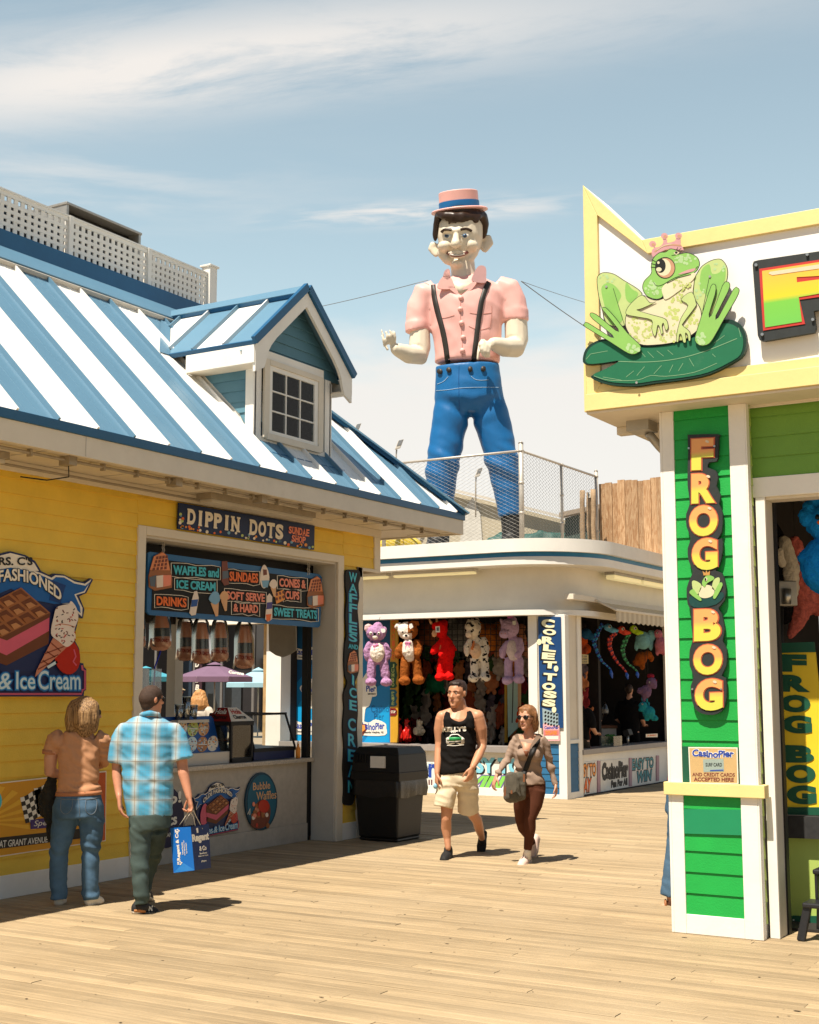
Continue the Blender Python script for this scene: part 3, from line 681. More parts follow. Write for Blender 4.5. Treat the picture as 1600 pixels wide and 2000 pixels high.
def mrs_sign(label,pl,fm,sc,wide):
    """the waffle and ice cream parlour sign, in its own drawing units, put on a wall by fm"""
    p0=pl.hit(*fm(60,1300));t=thing('parlour_sign',label,'sign',p0)
    f=lambda pts:[fm(*p)for p in pts]
    b=MB()
    right=[(60,708),(180,738),(255,785),(292,845),(300,862),(378,900),(400,882),(480,890),(560,930),(640,950),(690,918),(708,930),(655,1035),(600,1060),(640,1160),(628,1232),(596,1215),(582,1290),(556,1385),(600,1470),(606,1578),(632,1582),(636,1612),(655,1628),(654,1790),(638,1800),(634,1842)]
    left=[(-520+0,1842),(-526,1790),(-540,1640),(-500,1600),(-470,1400),(-480,1240),(-520,1100),(-585,930),(-500,950),(-400,890),(-260,900),(-178,862),(-170,845),(-135,785),(-60,738)]
    shape(b,pl,f(right+left),M['navy'],0,0.025*sc+0.006)
    b.build('board',t)
    o=0.026*sc+0.006;d=0.0022
    b=MB()
    dome=[(60,722),(170,750),(245,800),(282,862),(60,862),(-162,862),(-125,800),(-50,750)]
    shape(b,pl,f(dome),S['cream'],o,d)
    # ribbon with a white edge, then the blue
    rib=[(60,818),(180,838),(300,880),(380,915),(410,895),(480,900),(560,945),(640,962),(692,926),(640,1030),(572,1050),(622,1150),(618,1218),(560,1170),(520,1120),(400,1110),(300,1060),(60,1000)]
    ribl=[(-x+120,y)for x,y in rib[1:-1]]
    shape(b,pl,f(rib+ribl[::-1]),S['cream'],o+d,d)
    rib2=[(60,836),(180,856),(300,898),(384,934),(414,910),(478,914),(556,960),(645,978),(680,950),(632,1020),(556,1045),(600,1140),(606,1192),(560,1150),(520,1110),(400,1120),(300,1100),(60,1080)]
    ribl=[(-x+120,y)for x,y in rib2[1:-1]]
    shape(b,pl,f(rib2+ribl[::-1]),S['ribbon'],o+2*d,d)
    shape(b,pl,f([(384,934),(490,975),(480,1000),(448,1115),(360,1090)]),S['ribbon_dk'],o+3*d,d)
    shape(b,pl,f([(-264,934),(-370,975),(-360,1000),(-328,1115),(-240,1090)]),S['ribbon_dk'],o+3*d,d)
    shape(b,pl,f([(60,1000),(330,1130),(420,1300),(300,1640),(60,1660),(-230,1600),(-300,1300),(-210,1110)]),M['navy'],o+3*d,d)
    b.build('ribbon',t)
    b=MB();q=o+5*d
    # waffle sandwich
    shape(b,pl,f([(-240,1500),(20,1600),(350,1430),(355,1330),(20,1480),(-240,1400)]),S['waffle_dk'],q,d)
    shape(b,pl,f([(-240,1405),(20,1520),(352,1330),(356,1210),(20,1390),(-240,1290)]),S['pink'],q+d,d)
    shape(b,pl,f([(-250,1180),(132,992),(362,1190),(355,1225),(22,1405),(-250,1310)]),S['waffle_dk'],q+2*d,d)
    O,A,B=(132,992),(-380,190),(226,196)
    W=lambda a,c:(O[0]+A[0]*a+B[0]*c,O[1]+A[1]*a+B[1]*c)
    shape(b,pl,f([W(0,0),W(0,1),W(1,1),W(1,0)]),S['waffle'],q+3*d,d)
    for i in range(4):
        for j in range(3):
            a0,a1,c0,c1=(i+0.12)/4,(i+0.9)/4,(j+0.1)/3,(j+0.9)/3
            shape(b,pl,f([W(a0,c0),W(a0,c1),W(a1,c1),W(a1,c0)]),S['waffle_dk'],q+4*d,d)
            shape(b,pl,f([W(a0+0.07,c0+0.12),W(a0+0.05,c1),W(a1,c1),W(a1-0.03,c0+0.1)]),S['waffle_lt']if(i+j)%3 else S['waffle'],q+5*d,d)
    if wide:shape(b,pl,f([(-330,1150),(-235,1150),(-215,1500),(-360,1560),(-400,1350)]),S['pink'],q,d,4)
    # candy apple, cone, scoop with sprinkles
    shape(b,pl,f(ell(495,1530,100,140,24,-0.15)),S['red'],q+2*d,d)
    line(b,pl,f([(340,1615),(415,1570)]),8*sc*0.5+1.5,S['pale'],q+2*d,d)
    line(b,pl,f([(545,1475),(560,1530),(540,1570),(565,1600)]),2*sc+0.6,S['pink'],q+3*d,d)
    shape(b,pl,f([(380,1385),(490,1455),(262,1670),(240,1690),(250,1640)]),S['cone'],q+4*d,d)
    for a,c in(((360,1420),(440,1490)),((330,1490),(395,1535)),((300,1560),(340,1590)),((470,1450),(310,1510)),((420,1515),(280,1580)),((355,1580),(262,1630))):
        line(b,pl,f([a,c]),2.2*sc,S['cone_line'],q+5*d,d)
    shape(b,pl,f([(362,1350),(385,1210),(405,1150),(450,1130),(500,1120),(520,1098),(560,1150),(575,1230),(545,1320),(552,1390),(490,1455),(420,1410)]),S['icecream'],q+6*d,d,4)
    rr=random.Random(5)
    for i in range(46 if sc>0.5 else 16):
        x,y=rr.uniform(395,550),rr.uniform(1150,1420)
        if x-360>(y-1100)*1.2+250 or(x<440 and y>1380):continue
        a=rr.uniform(0,3.1);line(b,pl,f([(x,y),(x+16*math.cos(a),y+16*math.sin(a))]),1.4*sc+0.3,rr.choice((S['sprinkle'],S['sprinkle'],S['red'],M['black'])),q+7*d,d)
    line(b,pl,f([(395,1290),(440,1275),(500,1285),(548,1300)]),1.6*sc,S['cone'],q+7*d,d)
    b.build('picture',t)
    b=MB()
    qd=lambda x0,y0,x1,y1:[fm(x0,y0),fm(x1,y0),fm(x1,y1),fm(x0,y1)]
    text(b,pl,"MRS. C'S",qd(-110,752,230,818),M['letter_black'],o+3*d,d,0.025)
    arch=lambda a,c:(a,c-1.0*(2*a-1)**2*1.75)
    text(b,pl,'OLDE FASHIONED',qd(-330,845,450,940),M['letter_black'],o+5*d,d,0.07,base=0.025,warp=arch)
    text(b,pl,'OLDE FASHIONED',qd(-330,845,450,940),S['cream'],o+6*d,d,0.025,warp=arch)
    for mm,bo,k in((S['ribbon'],0.085,3),(S['glow'],0.045,4),(S['pale'],0.006,5)):
        text(b,pl,'Waffles',qd(-500,1645,-70,1785),mm,o+k*d+0.001,d,bo,base=0.006);text(b,pl,'&',qd(-45,1660,60,1785),mm,o+k*d+0.001,d,bo,0.2,base=0.006)
        text(b,pl,'Ice',qd(98,1650,245,1785),mm,o+k*d+0.001,d,bo,base=0.006);text(b,pl,'Cream',qd(270,1640,600,1788),mm,o+k*d+0.001,d,bo,base=0.006)
    b.build('lettering',t)
    b=MB();line(b,pl,f([(-480,1822),(615,1822),(622,1790),(642,1782),(642,1640),(622,1632),(618,1598)]),9*sc*0.4+0.4,S['rim'],o+d,d);b.build('rim',t)
    return t
mrs_sign('big waffle sandwich and ice cream sign cut to shape on the yellow clapboard',SIGNP,lambda x,y:(x/4,900+y/4),1.0,True)
CP_=PX(-9.04)
mrs_sign('small waffle and ice cream sign on the grey counter front',CP_,lambda x,y:(200+(690+(x+560)*0.285)/3.92,1320+(815+(y-712)*0.355-0.06*(x-60))/3.92),0.3,True)

# sundae shop sign over the opening
t=thing('sundae_shop_sign','long navy sign with cream slab letters and coloured dots over the serving window','sign',SIGNP.hit(480,1025))
b=MB();q=[(347,982),(612,1027),(611,1074),(345,1033)]
shape(b,SIGNP,q,paint('night blue',(18,38,78)),0,0.02);b.build('board',t,0.002)
b=MB();rr=random.Random(2)
SQ=lambda a,c:(347+264*a-2*c,982+46*a+50*c-4*a*c)
for i in range(46):
    a,c=rr.random(),0.80+0.17*rr.random()**0.5
    if i<7:a,c=rr.uniform(0.01,0.05),rr.uniform(0.4,0.95)
    r=rr.uniform(1.6,3.4);x,y=SQ(a,c)
    shape(b,SIGNP,ell(x,y,r*0.85,r,12),rr.choice((S['amber'],S['cup_blue'],S['lime'],S['cream'],S['orange'])),0.021,0.002)
b.build('dot_pattern',t)
b=MB()
def slab(s,a0,c0,a1,c1,m,bold):
    n=len(s);
    for i,ch in enumerate(s):
        w_=(a1-a0)/n;x0,x1=a0+w_*(i+0.06),a0+w_*(i+0.94)
        if ch=='I':x0,x1=a0+w_*(i+0.34),a0+w_*(i+0.66)
        text(b,SIGNP,ch,[SQ(x0,c0),SQ(x1,c0),SQ(x1,c1),SQ(x0,c1)],m,0.0235,0.003,bold)
        hs=0.11*(c1-c0)
        feet={'I':(0.5,),'P':(0.2,),'D':(0.16,),'N':(0.12,0.88),'T':(0.5,),'H':(0.15,0.85),'A':(0.1,0.9),'U':()}.get(ch,())
        for fx in feet:
            cx=x0+(x1-x0)*fx;ww=w_*0.2
            shape(b,SIGNP,[SQ(cx-ww,c1-hs),SQ(cx+ww,c1-hs),SQ(cx+ww,c1),SQ(cx-ww,c1)],m,0.024,0.0029)
        heads={'I':(0.5,),'P':(0.2,),'D':(0.16,),'N':(0.12,0.88),'H':(0.15,0.85),'U':(0.15,0.85)}.get(ch,())
        for fx in heads:
            cx=x0+(x1-x0)*fx;ww=w_*0.2
            shape(b,SIGNP,[SQ(cx-ww,c0),SQ(cx+ww,c0),SQ(cx+ww,c0+hs),SQ(cx-ww,c0+hs)],m,0.024,0.0029)
slab('DIPPIN',0.06,0.17,0.45,0.78,S['cream'],0.045);slab('DOTS',0.52,0.17,0.775,0.80,S['cream'],0.045)
slab('SUNDAE',0.81,0.18,0.965,0.48,S['salmon'],0.03);slab('SHOP',0.835,0.52,0.94,0.80,S['salmon'],0.03)
b.build('lettering',t)

# hanging menu board
HP=PX(-8.86)
t=thing('menu_board','black chalk style menu board with blue border hanging on chains in the serving window','sign',HP.hit(458,1150))
HM=lambda x,y:(240+x/3.077,960+y/3.077)      # drawing units of the board
b=MB()
shape(b,HP,[HM(*p)for p in((150,372),(162,362),(1180,497),(1196,515),(1186,806),(1174,818),(160,742),(143,722))],S['border_blue'],-0.02,0.022);b.build('board',t,0.002)
b=MB();shape(b,HP,[HM(*p)for p in((180,402),(1165,528),(1158,785),(170,712))],S['panel_black'],0.003,0.003);b.build('panel',t)
b=MB();rr=random.Random(9)
def menu(s,x0,y0,x1,y1,m,slope=0.075,bold=0.035):
    h=y1-y0;q=[HM(x0,y0),HM(x1,y0+(x1-x0)*slope),HM(x1,y0+(x1-x0)*slope+h),HM(x0,y1)]
    pad=11;top,bot=[],[]
    n=max(5,int((x1-x0)/40))
    for i in range(n+1):
        x=x0-pad+(x1-x0+2*pad)*i/n;yy=y0+(x-x0)*slope
        top.append((x,yy-pad+rr.uniform(-5,5)));bot.append((x,yy+h+pad+rr.uniform(-4,8)))
    loop=[HM(*p)for p in top+bot[::-1]];line(b,HP,loop+loop[:1],1.0,S['cream'],0.007,0.002)
    text(b,HP,s,q,m,0.0095,0.003,bold)
menu('WAFFLES and',298,442,572,498,S['cyan']);menu('ICE CREAM',318,530,552,582,S['cyan']);menu('DRINKS',198,628,378,684,S['orange'])
menu('SUNDAES',636,480,808,538,S['orange']);menu('SOFT SERVE',618,598,848,648,S['salmon']);menu('& HARD',660,672,808,722,S['salmon'])
menu('CONES &',936,520,1095,572,S['salmon']);menu('CUPS',972,596,1056,646,S['salmon']);menu('SWEET TREATS',904,696,1162,748,S['cyan'])
b.build('lettering',t)
b=MB()
def wedge(x,y,w_,h,pl,mp,big=True,off=0.012):
    mm=lambda a,c:mp(x+w_*a,y+h*c)
    P=lambda*pts:[mm(*p)for p in pts]
    shape(b,pl,P((0.05,0.62),(0.25,0.12),(0.6,0.0),(0.8,0.1),(1.0,0.7),(0.98,0.92),(0.3,1.0),(0.06,0.9)),S['waffle'],off,0.004)
    shape(b,pl,P((0.1,0.46),(0.26,0.12),(0.62,0.02),(0.78,0.1),(0.9,0.48)),paint('wafer orange',(226,140,90)),off+0.004,0.002)
    for i in range(4):
        for j in range(4):
            a0=0.30+0.125*i-0.045*(j-1)+0.02*i*j*0.5;c0=0.10+0.095*j+0.01*(3-i)
            shape(b,pl,P((a0,c0),(a0+0.09,c0-0.012),(a0+0.085,c0+0.06),(a0-0.01,c0+0.07)),S['sauce'],off+0.006,0.002)
    shape(b,pl,P((0.06,0.66),(0.35,0.6),(0.3,0.9),(0.12,0.88)),S['slate'],off+0.0062,0.002)
    shape(b,pl,P((0.35,0.62),(0.62,0.6),(0.62,0.9),(0.36,0.92)),S['icecream'],off+0.0062,0.002)
    shape(b,pl,P((0.62,0.6),(0.95,0.6),(0.93,0.86),(0.63,0.9)),S['salmon'],off+0.0062,0.002)
wedge(140,362,150,235,HP,HM);wedge(1095,508,110,195,HP,HM)
def hm(*pts):return[HM(*p)for p in pts]
shape(b,HP,hm((590,420),(622,418),(632,560),(604,566),(588,540)),S['sauce'],0.010,0.004);shape(b,HP,hm((592,480),(626,476),(630,520),(592,526)),S['slate'],0.014,0.002)
shape(b,HP,hm((424,600),(440,598),(450,640),(432,742),(408,746),(394,730),(410,650)),S['icecream'],0.010,0.004);shape(b,HP,hm((408,652),(446,648),(438,690),(402,694)),S['bottle_blue'],0.014,0.002)
for cx,cy,s_,top in((545,640,1.0,S['cup_blue']),(602,630,0.8,S['tan']),(898,556,0.7,S['icecream'])):
    shape(b,HP,hm((cx-22*s_,cy+30*s_),(cx+26*s_,cy+24*s_),(cx+22*s_,cy+108*s_),(cx+8*s_,cy+112*s_)),S['tan'],0.010,0.003)
    shape(b,HP,hm((cx-34*s_,cy+10*s_),(cx-20*s_,cy-26*s_),(cx,cy-40*s_),(cx+24*s_,cy-28*s_),(cx+32*s_,cy+12*s_),(cx+4*s_,cy+40*s_)),top,0.013,0.003,3)
shape(b,HP,hm((826,470),(846,440),(868,478),(874,535),(850,580),(830,572),(820,530)),S['icecream'],0.010,0.004,3);shape(b,HP,hm((828,536),(874,534),(864,576),(836,578)),S['cup_blue'],0.014,0.002);shape(b,HP,hm((836,468),(858,470),(860,500),(838,505)),S['sauce'],0.014,0.002)
shape(b,HP,hm((862,628),(876,612),(892,632),(888,770),(868,782),(850,768)),S['icecream'],0.010,0.004);shape(b,HP,hm((860,668),(892,664),(890,704),(856,708)),paint('sundae purple',(70,60,130)),0.014,0.002);shape(b,HP,hm((854,740),(886,736),(880,776),(858,780)),S['orange'],0.014,0.002)
shape(b,HP,hm((908,612),(960,590),(970,650),(918,676)),S['amber'],0.009,0.003)
for i in range(6):shape(b,HP,[HM(*p)for p in ell(920+20*(i%3),618+28*(i//3)-6*(i%3),7,10,10)],S['sauce'],0.012,0.002)
b.build('picture',t)
for cx,y0,y1 in((243,290,372),(1116,420,500)):
    b=MB()
    for sx in(-5,5):
        for i in range(5):
            ya,yb=y0+(y1-y0)*i/5,y0+(y1-y0)*(i+1.15)/5
            b.tube([HP.hit(*HM(cx+sx,ya)),HP.hit(*HM(cx+sx+(3 if i%2 else-3),yb))],0.006,M['metal'],6)
    b.build('chain',t)

# vertical sign
VP_=PX(XW+0.028)
t=thing('vertical_shop_sign','tall black wavy edged sign with turquoise letters reading down beside the serving window','sign',VP_.hit(686,1300))
VM=lambda x,y:(240+x/3.077,960+y/3.077)
b=MB()
outl=[(1332,480),(1370,470),(1412,478),(1418,520),(1408,560),(1412,640),(1402,700),(1410,800),(1414,900),(1408,950),(1412,1060),(1402,1110),(1388,1150),(1400,1230),(1404,1330),(1398,1420),(1402,1520),(1396,1640),(1392,1740),(1386,1830),(1372,1880),(1342,1886),(1318,1870),(1322,1780),(1316,1660),(1322,1540),(1314,1420),(1322,1300),(1318,1220),(1340,1150),(1326,1100),(1322,1010),(1326,920),(1336,860),(1330,740),(1338,640),(1330,560)]
shape(b,VP_,[VM(*p)for p in outl],S['panel_black'],0,0.022,3);b.build('board',t)
b=MB()
ys=[484,552,612,672,732,800,850];ye=[540,604,664,722,790,848,898]
def vlet(ch,y0,y1,x0,x1,m=S['cyan']):
    q=[VM(x0,y0),VM(x1,y0+9),VM(x1,y1+9),VM(x0,y1)]
    text(b,VP_,ch,q,m,0.024,0.003,0.012);text(b,VP_,ch,q,S['ribbon'],0.0225,0.0015,0.045,base=0.012)
for ch,a,c in zip('WAFFLES',ys,ye):vlet(ch,a,c,1350,1396)
vlet('AND',915,942,1346,1402)
for i,ch in enumerate('ICE'):vlet(ch,1100+i*76,1100+i*76+58,1352 if ch!='I' else 1368,1394 if ch!='I' else 1378)
for i,ch in enumerate('CREAM'):vlet(ch,1360+i*94,1360+i*94+72,1344,1388)
b.build('lettering',t)
b=MB();wedge(1336,955,70,140,VP_,VM,off=0.024);b.build('picture',t)

# poster on the wall behind the woman
PP=PX(XW+0.018)
t=thing('race_poster','orange sunburst poster with checkered flags low on the yellow wall','poster',PP.hit(110,1590))
PM=lambda x,y:(x/3.333,1300+y/3.333)
b=MB();shape(b,PP,[PM(*p)for p in((-500,815),(690,685),(685,1142),(-500,1320))],S['cream'],0,0.006);b.build('board',t)
b=MB();po,py_=paint('poster amber',(214,150,30)),paint('poster yellow',(232,178,50));pr=paint('poster rust',(190,84,30))
shape(b,PP,[PM(*p)for p in((-490,822),(682,694),(678,1136),(-490,1310))],po,0.0065,0.002)
for i in range(7):
    a0=-0.25+i*0.28;cx,cy=-120,1020
    shape(b,PP,[PM(cx,cy),PM(cx+400*math.cos(a0)*0.9,cy-240*math.sin(a0)-8),PM(cx+400*math.cos(a0+0.13)*0.9,cy-240*math.sin(a0+0.13)-8)],py_,0.009,0.0015)
shape(b,PP,[PM(*p)for p in((520,712),(682,694),(678,1136),(520,1160))],pr,0.011,0.0015)
b.build('sunburst',t)
b=MB()
for(ox,oy,ux,uy,vx,vy)in((125,860,26,-12,6,28),(215,800,24,-8,4,28)):
    for i in range(5):
        for j in range(6):
            q=[(ox+ux*(i+a)+vx*(j+c),oy+uy*(i+a)+vy*(j+c)+5*math.sin((i+a)*1.3))for a,c in((0,0),(1,0),(1,1),(0,1))]
            shape(b,PP,[PM(*p)for p in q],M['letter_black']if(i+j)%2 else M['letter_white'],0.0105,0.002)
shape(b,PP,[PM(*p)for p in((190,1005),(480,970),(480,1040),(192,1065))],paint('banner violet',(60,40,110)),0.013,0.002)
shape(b,PP,[PM(*p)for p in((-490,1172),(520,1062),(520,1125),(-490,1255))],M['letter_black'],0.010,0.002)
shape(b,PP,[PM(*p)for p in ell(-28,880,34,60)],S['cyan'],0.0105,0.002)
b.build('picture',t)
b=MB();text(b,PP,'Speedway',[PM(212,1010),PM(450,985),PM(450,1034),PM(212,1058)],M['letter_white'],0.0155,0.001,0.0,0.25)
text(b,PP,'RIGHT AT GRANT AVENUE',[PM(-130,1150),PM(305,1112),PM(305,1150),PM(-130,1200)],M['letter_white'],0.0125,0.001,0.01,0.15);b.build('lettering',t)

# round signs on the counter front
t=thing('bubble_waffle_sign','oval teal bubble waffles sign on the grey counter front','sign',CP_.hit(509,1565))
BM=lambda x,y:(250+x/3.137,1200+y/3.137)
b=MB();shape(b,CP_,[BM(*p)for p in ell(811,1146,98,178,36,0.03)],paint('sign petrol',(12,60,80)),0,0.015);b.build('board',t)
b=MB();shape(b,CP_,[BM(*p)for p in ell(813,1146,88,165,36,0.03)],paint('sign teal',(18,92,116)),0.0155,0.002)
rr=random.Random(4)
shape(b,CP_,[BM(*p)for p in((770,1180),(800,1140),(840,1140),(865,1190),(850,1280),(800,1312),(745,1290))],S['sauce'],0.018,0.002,3)
for i in range(26):
    x,y=805+rr.uniform(-52,52),1225+rr.uniform(-70,75)
    shape(b,CP_,[BM(*p)for p in ell(x,y,rr.uniform(7,13),rr.uniform(9,17),10)],rr.choice((S['waffle'],S['salmon'],S['red'],S['icecream'],S['cone'])),0.0205+i*0.0002,0.0015)
shape(b,CP_,[BM(*p)for p in ell(820,1175,34,40,14)],S['red'],0.027,0.002)
line(b,CP_,[BM(725,1225),BM(740,1190),BM(738,1228)],1.5,S['cream'],0.018,0.002)
b.build('picture',t)
b=MB();text(b,CP_,'Bubble',[BM(758,1032),BM(862,1022),BM(862,1068),BM(758,1078)],S['tan'],0.0185,0.002,0.005);text(b,CP_,'Waffles',[BM(778,1088),BM(902,1076),BM(900,1128),BM(778,1140)],S['tan'],0.0185,0.002,0.005);b.build('lettering',t)
t=thing('dots_sign','round navy frozen dots sign on the counter front, half hidden by the plaid shirt man','sign',CP_.hit(330,1600))
b=MB();shape(b,CP_,[BM(*p)for p in ell(225,1240,112,192,36)],S['board_navy'],0,0.015);b.build('board',t)
b=MB();text(b,CP_,'Dip!',[BM(140,1120),BM(318,1080),BM(318,1170),BM(140,1210)],M['letter_white'],0.018,0.002,0.03);text(b,CP_,'Dots',[BM(150,1250),BM(292,1215),BM(292,1285),BM(150,1320)],M['letter_white'],0.018,0.002,0.03)
text(b,CP_,'ICE CREAM',[BM(140,1350),BM(262,1335),BM(262,1360),BM(140,1378)],M['letter_white'],0.018,0.002,0.01);b.build('lettering',t)

# ================================================================== ON THE COUNTER
def on(u,v,x):return PX(x).hit(u,v)
# sloped topping board
t=thing('topping_board','blue sloped topping board with round pictures of toppings on the counter','display board',(-9.2,10.9,0.94))
TB=Plane((-9.12,0,0.95),(1,0,0.45))
BM2=lambda x,y:(250+x/3.137,1200+y/3.137)
bl=paint('display blue',(24,74,140),0.3)
b=MB();b.box(-9.40,-9.10,10.05,11.45,0.936,1.06,M['gray_trim']);b.build('stand',t,0.004)
b=MB();shape(b,TB,[BM2(*p)for p in((100,635),(505,625),(518,640),(566,862),(556,876),(100,862))],bl,0,0.012);b.build('board',t)
b=MB()
for i,(x,y)in enumerate(((325,700),(392,703),(458,700),(385,800),(450,800),(514,795),(252,705),(310,800))):
    shape(b,TB,[BM2(*p)for p in ell(x,y,33,48,20,0.18)],(S['icecream'],S['lime'],S['tan'],S['pale'],S['waffle_lt'],S['cream'])[i%6],0.0125,0.002)
    for k in range(26):
        a,r=rr.random()*6.3,math.sqrt(rr.random())*0.9
        shape(b,TB,[BM2(*p)for p in ell(x+31*r*math.cos(a),y+45*r*math.sin(a),4,4.5,6)],rr.choice((S['cream'],S['amber'],S['slate'],S['waffle'],S['cup_blue'],S['pale'])),0.0148,0.002)
    shape(b,TB,[BM2(x-24,y-2),BM2(x+26,y-2),BM2(x+26,y+4),BM2(x-24,y+4)],M['letter_white'],0.017,0.001)
b.build('topping_pictures',t)
# churro warmer
cw=thing('churro_warmer','black glass churro warmer with a red and white sloped top on the counter','warmer',(-9.3,11.7,0.94))
y0,y1,x0,x1=11.42,11.78,-9.46,-9.10
b=MB()
for x in(x0,x1):
    for y in(y0,y1):b.box(x-0.016,x+0.016,y-0.016,y+0.016,0.94,1.36,M['black'])
b.box(x0-0.016,x1+0.016,y0-0.016,y1+0.016,0.936,0.985,M['black']);b.box(x0-0.02,x1+0.02,y0-0.02,y1+0.02,1.33,1.375,M['black']);b.box(x0,x1,y0,y1,1.15,1.157,M['steel']);b.box(x0,x0+0.01,y0,y1,0.985,1.33,M['dark'])
b.build('cabinet',cw,0.003)
b=MB();b.box(x1+0.004,x1+0.008,y0+0.02,y1-0.02,0.99,1.33,M['glass']);b.box(x0+0.02,x1-0.02,y0-0.008,y0-0.004,0.99,1.33,M['glass']);b.build('glass_panel',cw)
b=MB()
for i in range(7):b.beam((x0+0.06+0.045*i,y0+0.06,1.17),(x0+0.06+0.045*i,y1-0.06,1.17),0.022,0.022,S['waffle'])
b.build('churros',cw)
b=MB();za,zb=1.376,1.52;A=[(x1+0.02,y0-0.02),(x1+0.02,y1+0.02),(x0,y1+0.02),(x0,y0-0.02)];Bq=[(x1-0.13,y0+0.10),(x1-0.13,y1-0.10),(x0+0.1,y1-0.1),(x0+0.1,y0+0.1)]
vs_=[(*p,za)for p in A]+[(*p,zb)for p in Bq]
b.add(vs_,[(0,1,5,4),(2,3,7,6),(1,2,6,5),(4,5,6,7)],S['cream']);b.add(vs_,[(3,0,4,7)],paint('churro red',(150,32,22)))
b.build('sloped_top',cw)
b=MB()
fr_pl=Plane(vs_[0],Vector((0,1,0)).cross(Vector(vs_[4])-Vector(vs_[0]))*1);
if fr_pl.n.x<0:fr_pl.n=-fr_pl.n
lf_pl=Plane(vs_[0],Vector((1,0,0)).cross(Vector(vs_[4])-Vector(vs_[0])))
if lf_pl.n.y>0:lf_pl.n=-lf_pl.n
def face_text(s,pl,o_,ux,uz,a0,a1,c0,c1,m,bold):
    V,Fc=txt_geo(s,bold,0.15);X0,X1=min(v.x for v in V),max(v.x for v in V);Y0,Y1=min(v.y for v in V),max(v.y for v in V)
    b.add([Vector(o_)+ux*(a0+(a1-a0)*(v.x-X0)/(X1-X0))+uz*(c0+(c1-c0)*(v.y-Y0)/(Y1-Y0))+pl.n*(0.003+0.001*v.z)for v in V],Fc,m)
uz=(Vector(vs_[4])+Vector(vs_[5]))/2-(Vector(vs_[0])+Vector(vs_[1]))/2
face_text('Hola',fr_pl,(Vector(vs_[0])+Vector(vs_[1]))/2,Vector((0,1,0)),uz,-0.085,0.08,0.52,0.86,paint('hola red',(196,60,40)),0.02)
face_text('Churros',fr_pl,(Vector(vs_[0])+Vector(vs_[1]))/2,Vector((0,1,0)),uz,-0.11,0.10,0.16,0.44,M['letter_black'],0.03)
uz2=(Vector(vs_[4])+Vector(vs_[7]))/2-(Vector(vs_[0])+Vector(vs_[3]))/2
face_text('Hola',lf_pl,(Vector(vs_[0])+Vector(vs_[3]))/2,Vector((1,0,0)),uz2,-0.08,0.08,0.52,0.88,S['cream'],0.02)
face_text('Churros',lf_pl,(Vector(vs_[0])+Vector(vs_[3]))/2,Vector((1,0,0)),uz2,-0.12,0.11,0.14,0.46,M['letter_black'],0.03)
b.build('lettering',cw)
# glass pastry case
gc=thing('glass_case','low glass pastry case with black frame and slanted front on the counter','display case',(-9.4,12.3,0.94))
y0,y1,x0,x1,zt=11.86,12.62,-9.75,-9.12,1.44
b=MB()
b.box(x0,x1,y0,y1,0.94,1.03,M['navy']);b.box(x0-0.01,x1+0.01,y0-0.01,y1+0.01,1.03,1.07,M['black'])
for y in(y0,y1):
    b.beam((x1,y,1.07),(x1-0.14,y,zt),0.018,0.018,M['black'],up=(0,1,0));b.beam((x0,y,1.07),(x0,y,zt),0.02,0.02,M['black'],up=(0,1,0));b.beam((x0,y,zt),(x1-0.14,y,zt),0.02,0.02,M['black'])
b.box(x1-0.16,x1-0.12,y0,y1,zt-0.012,zt+0.014,M['black']);b.box(x0-0.01,x0+0.03,y0,y1,zt-0.012,zt+0.014,M['black'])
b.build('case_frame',gc)
b=MB();b.add([(x1,y0,1.07),(x1,y1,1.07),(x1-0.14,y1,zt),(x1-0.14,y0,zt)],[(0,1,2,3)],M['glass']);b.add([(x0,y0,1.07),(x1,y0,1.07),(x1-0.14,y0,zt),(x0,y0,zt)],[(0,1,2,3)],M['glass']);b.build('glass_panel',gc)
b=MB();b.beam((x0+0.1,y0+0.1,1.1),(x0+0.38,y0+0.2,1.35),0.02,0.02,S['tan']);b.build('prop_rod',gc)
# juice dispenser, cups, bottle
jd=thing('drink_dispenser','clear square drink dispenser towers behind the plaid shirt man','dispenser',(-9.6,10.3,0.94))
smoky=glass('smoky acrylic',(0.62,0.64,0.62),0.5)
for i in range(3):
    y=10.15+0.19*i
    b=MB();b.box(-9.62,-9.45,y,y+0.16,1.42,1.93,smoky);b.build('tank',jd)
b=MB();b.box(-9.66,-9.40,10.10,10.75,1.33,1.42,M['black']);b.box(-9.66,-9.5,10.12,10.72,0.937,1.33,M['gray_trim']);b.build('dispenser_base',jd,0.005)
b=MB();b.tube([(-9.5,10.62,1.5),(-9.5,10.64,1.95),(-9.48,10.70,2.12)],0.008,paint('straw blue',(40,50,200)));b.build('straw',jd)
cupm=glass('plastic cup',(0.85,0.86,0.84),1.2,0.15)
for i,(x,y,h,lab)in enumerate(((-9.28,10.78,0.16,'tall clear cup stack on the topping board stand, nearest the dispenser'),(-9.30,10.92,0.24,'tallest clear cup stack behind the blue topping board'),(-9.34,11.08,0.15,'short clear cup stack between the tallest stack and the churro warmer'))):
    t=thing('cup_stack',lab,'cups',(x,y,1.3),'cup stacks')
    b=MB()
    for k in range(3):v,f=tube_geo([(x,y,1.40+0.02*k),(x,y,1.40+h-0.03+0.015*k)],[0.036,0.048],14,round_caps=False);b.geo((v,f),cupm)
    b.tube([(x,y,1.40+h),(x,y,1.405+h)],0.05,M['pale']if 'pale' in M else S['pale'],14);b.build('cups',t)
b=MB();b.box(-9.42,-9.22,10.7,11.2,1.37,1.40,M['gray_trim']);b.box(-9.42,-9.36,10.7,11.2,1.06,1.37,M['gray_trim']);tag(b.build('cup_shelf'),'small grey shelf holding the cup stacks behind the topping board','shelf')
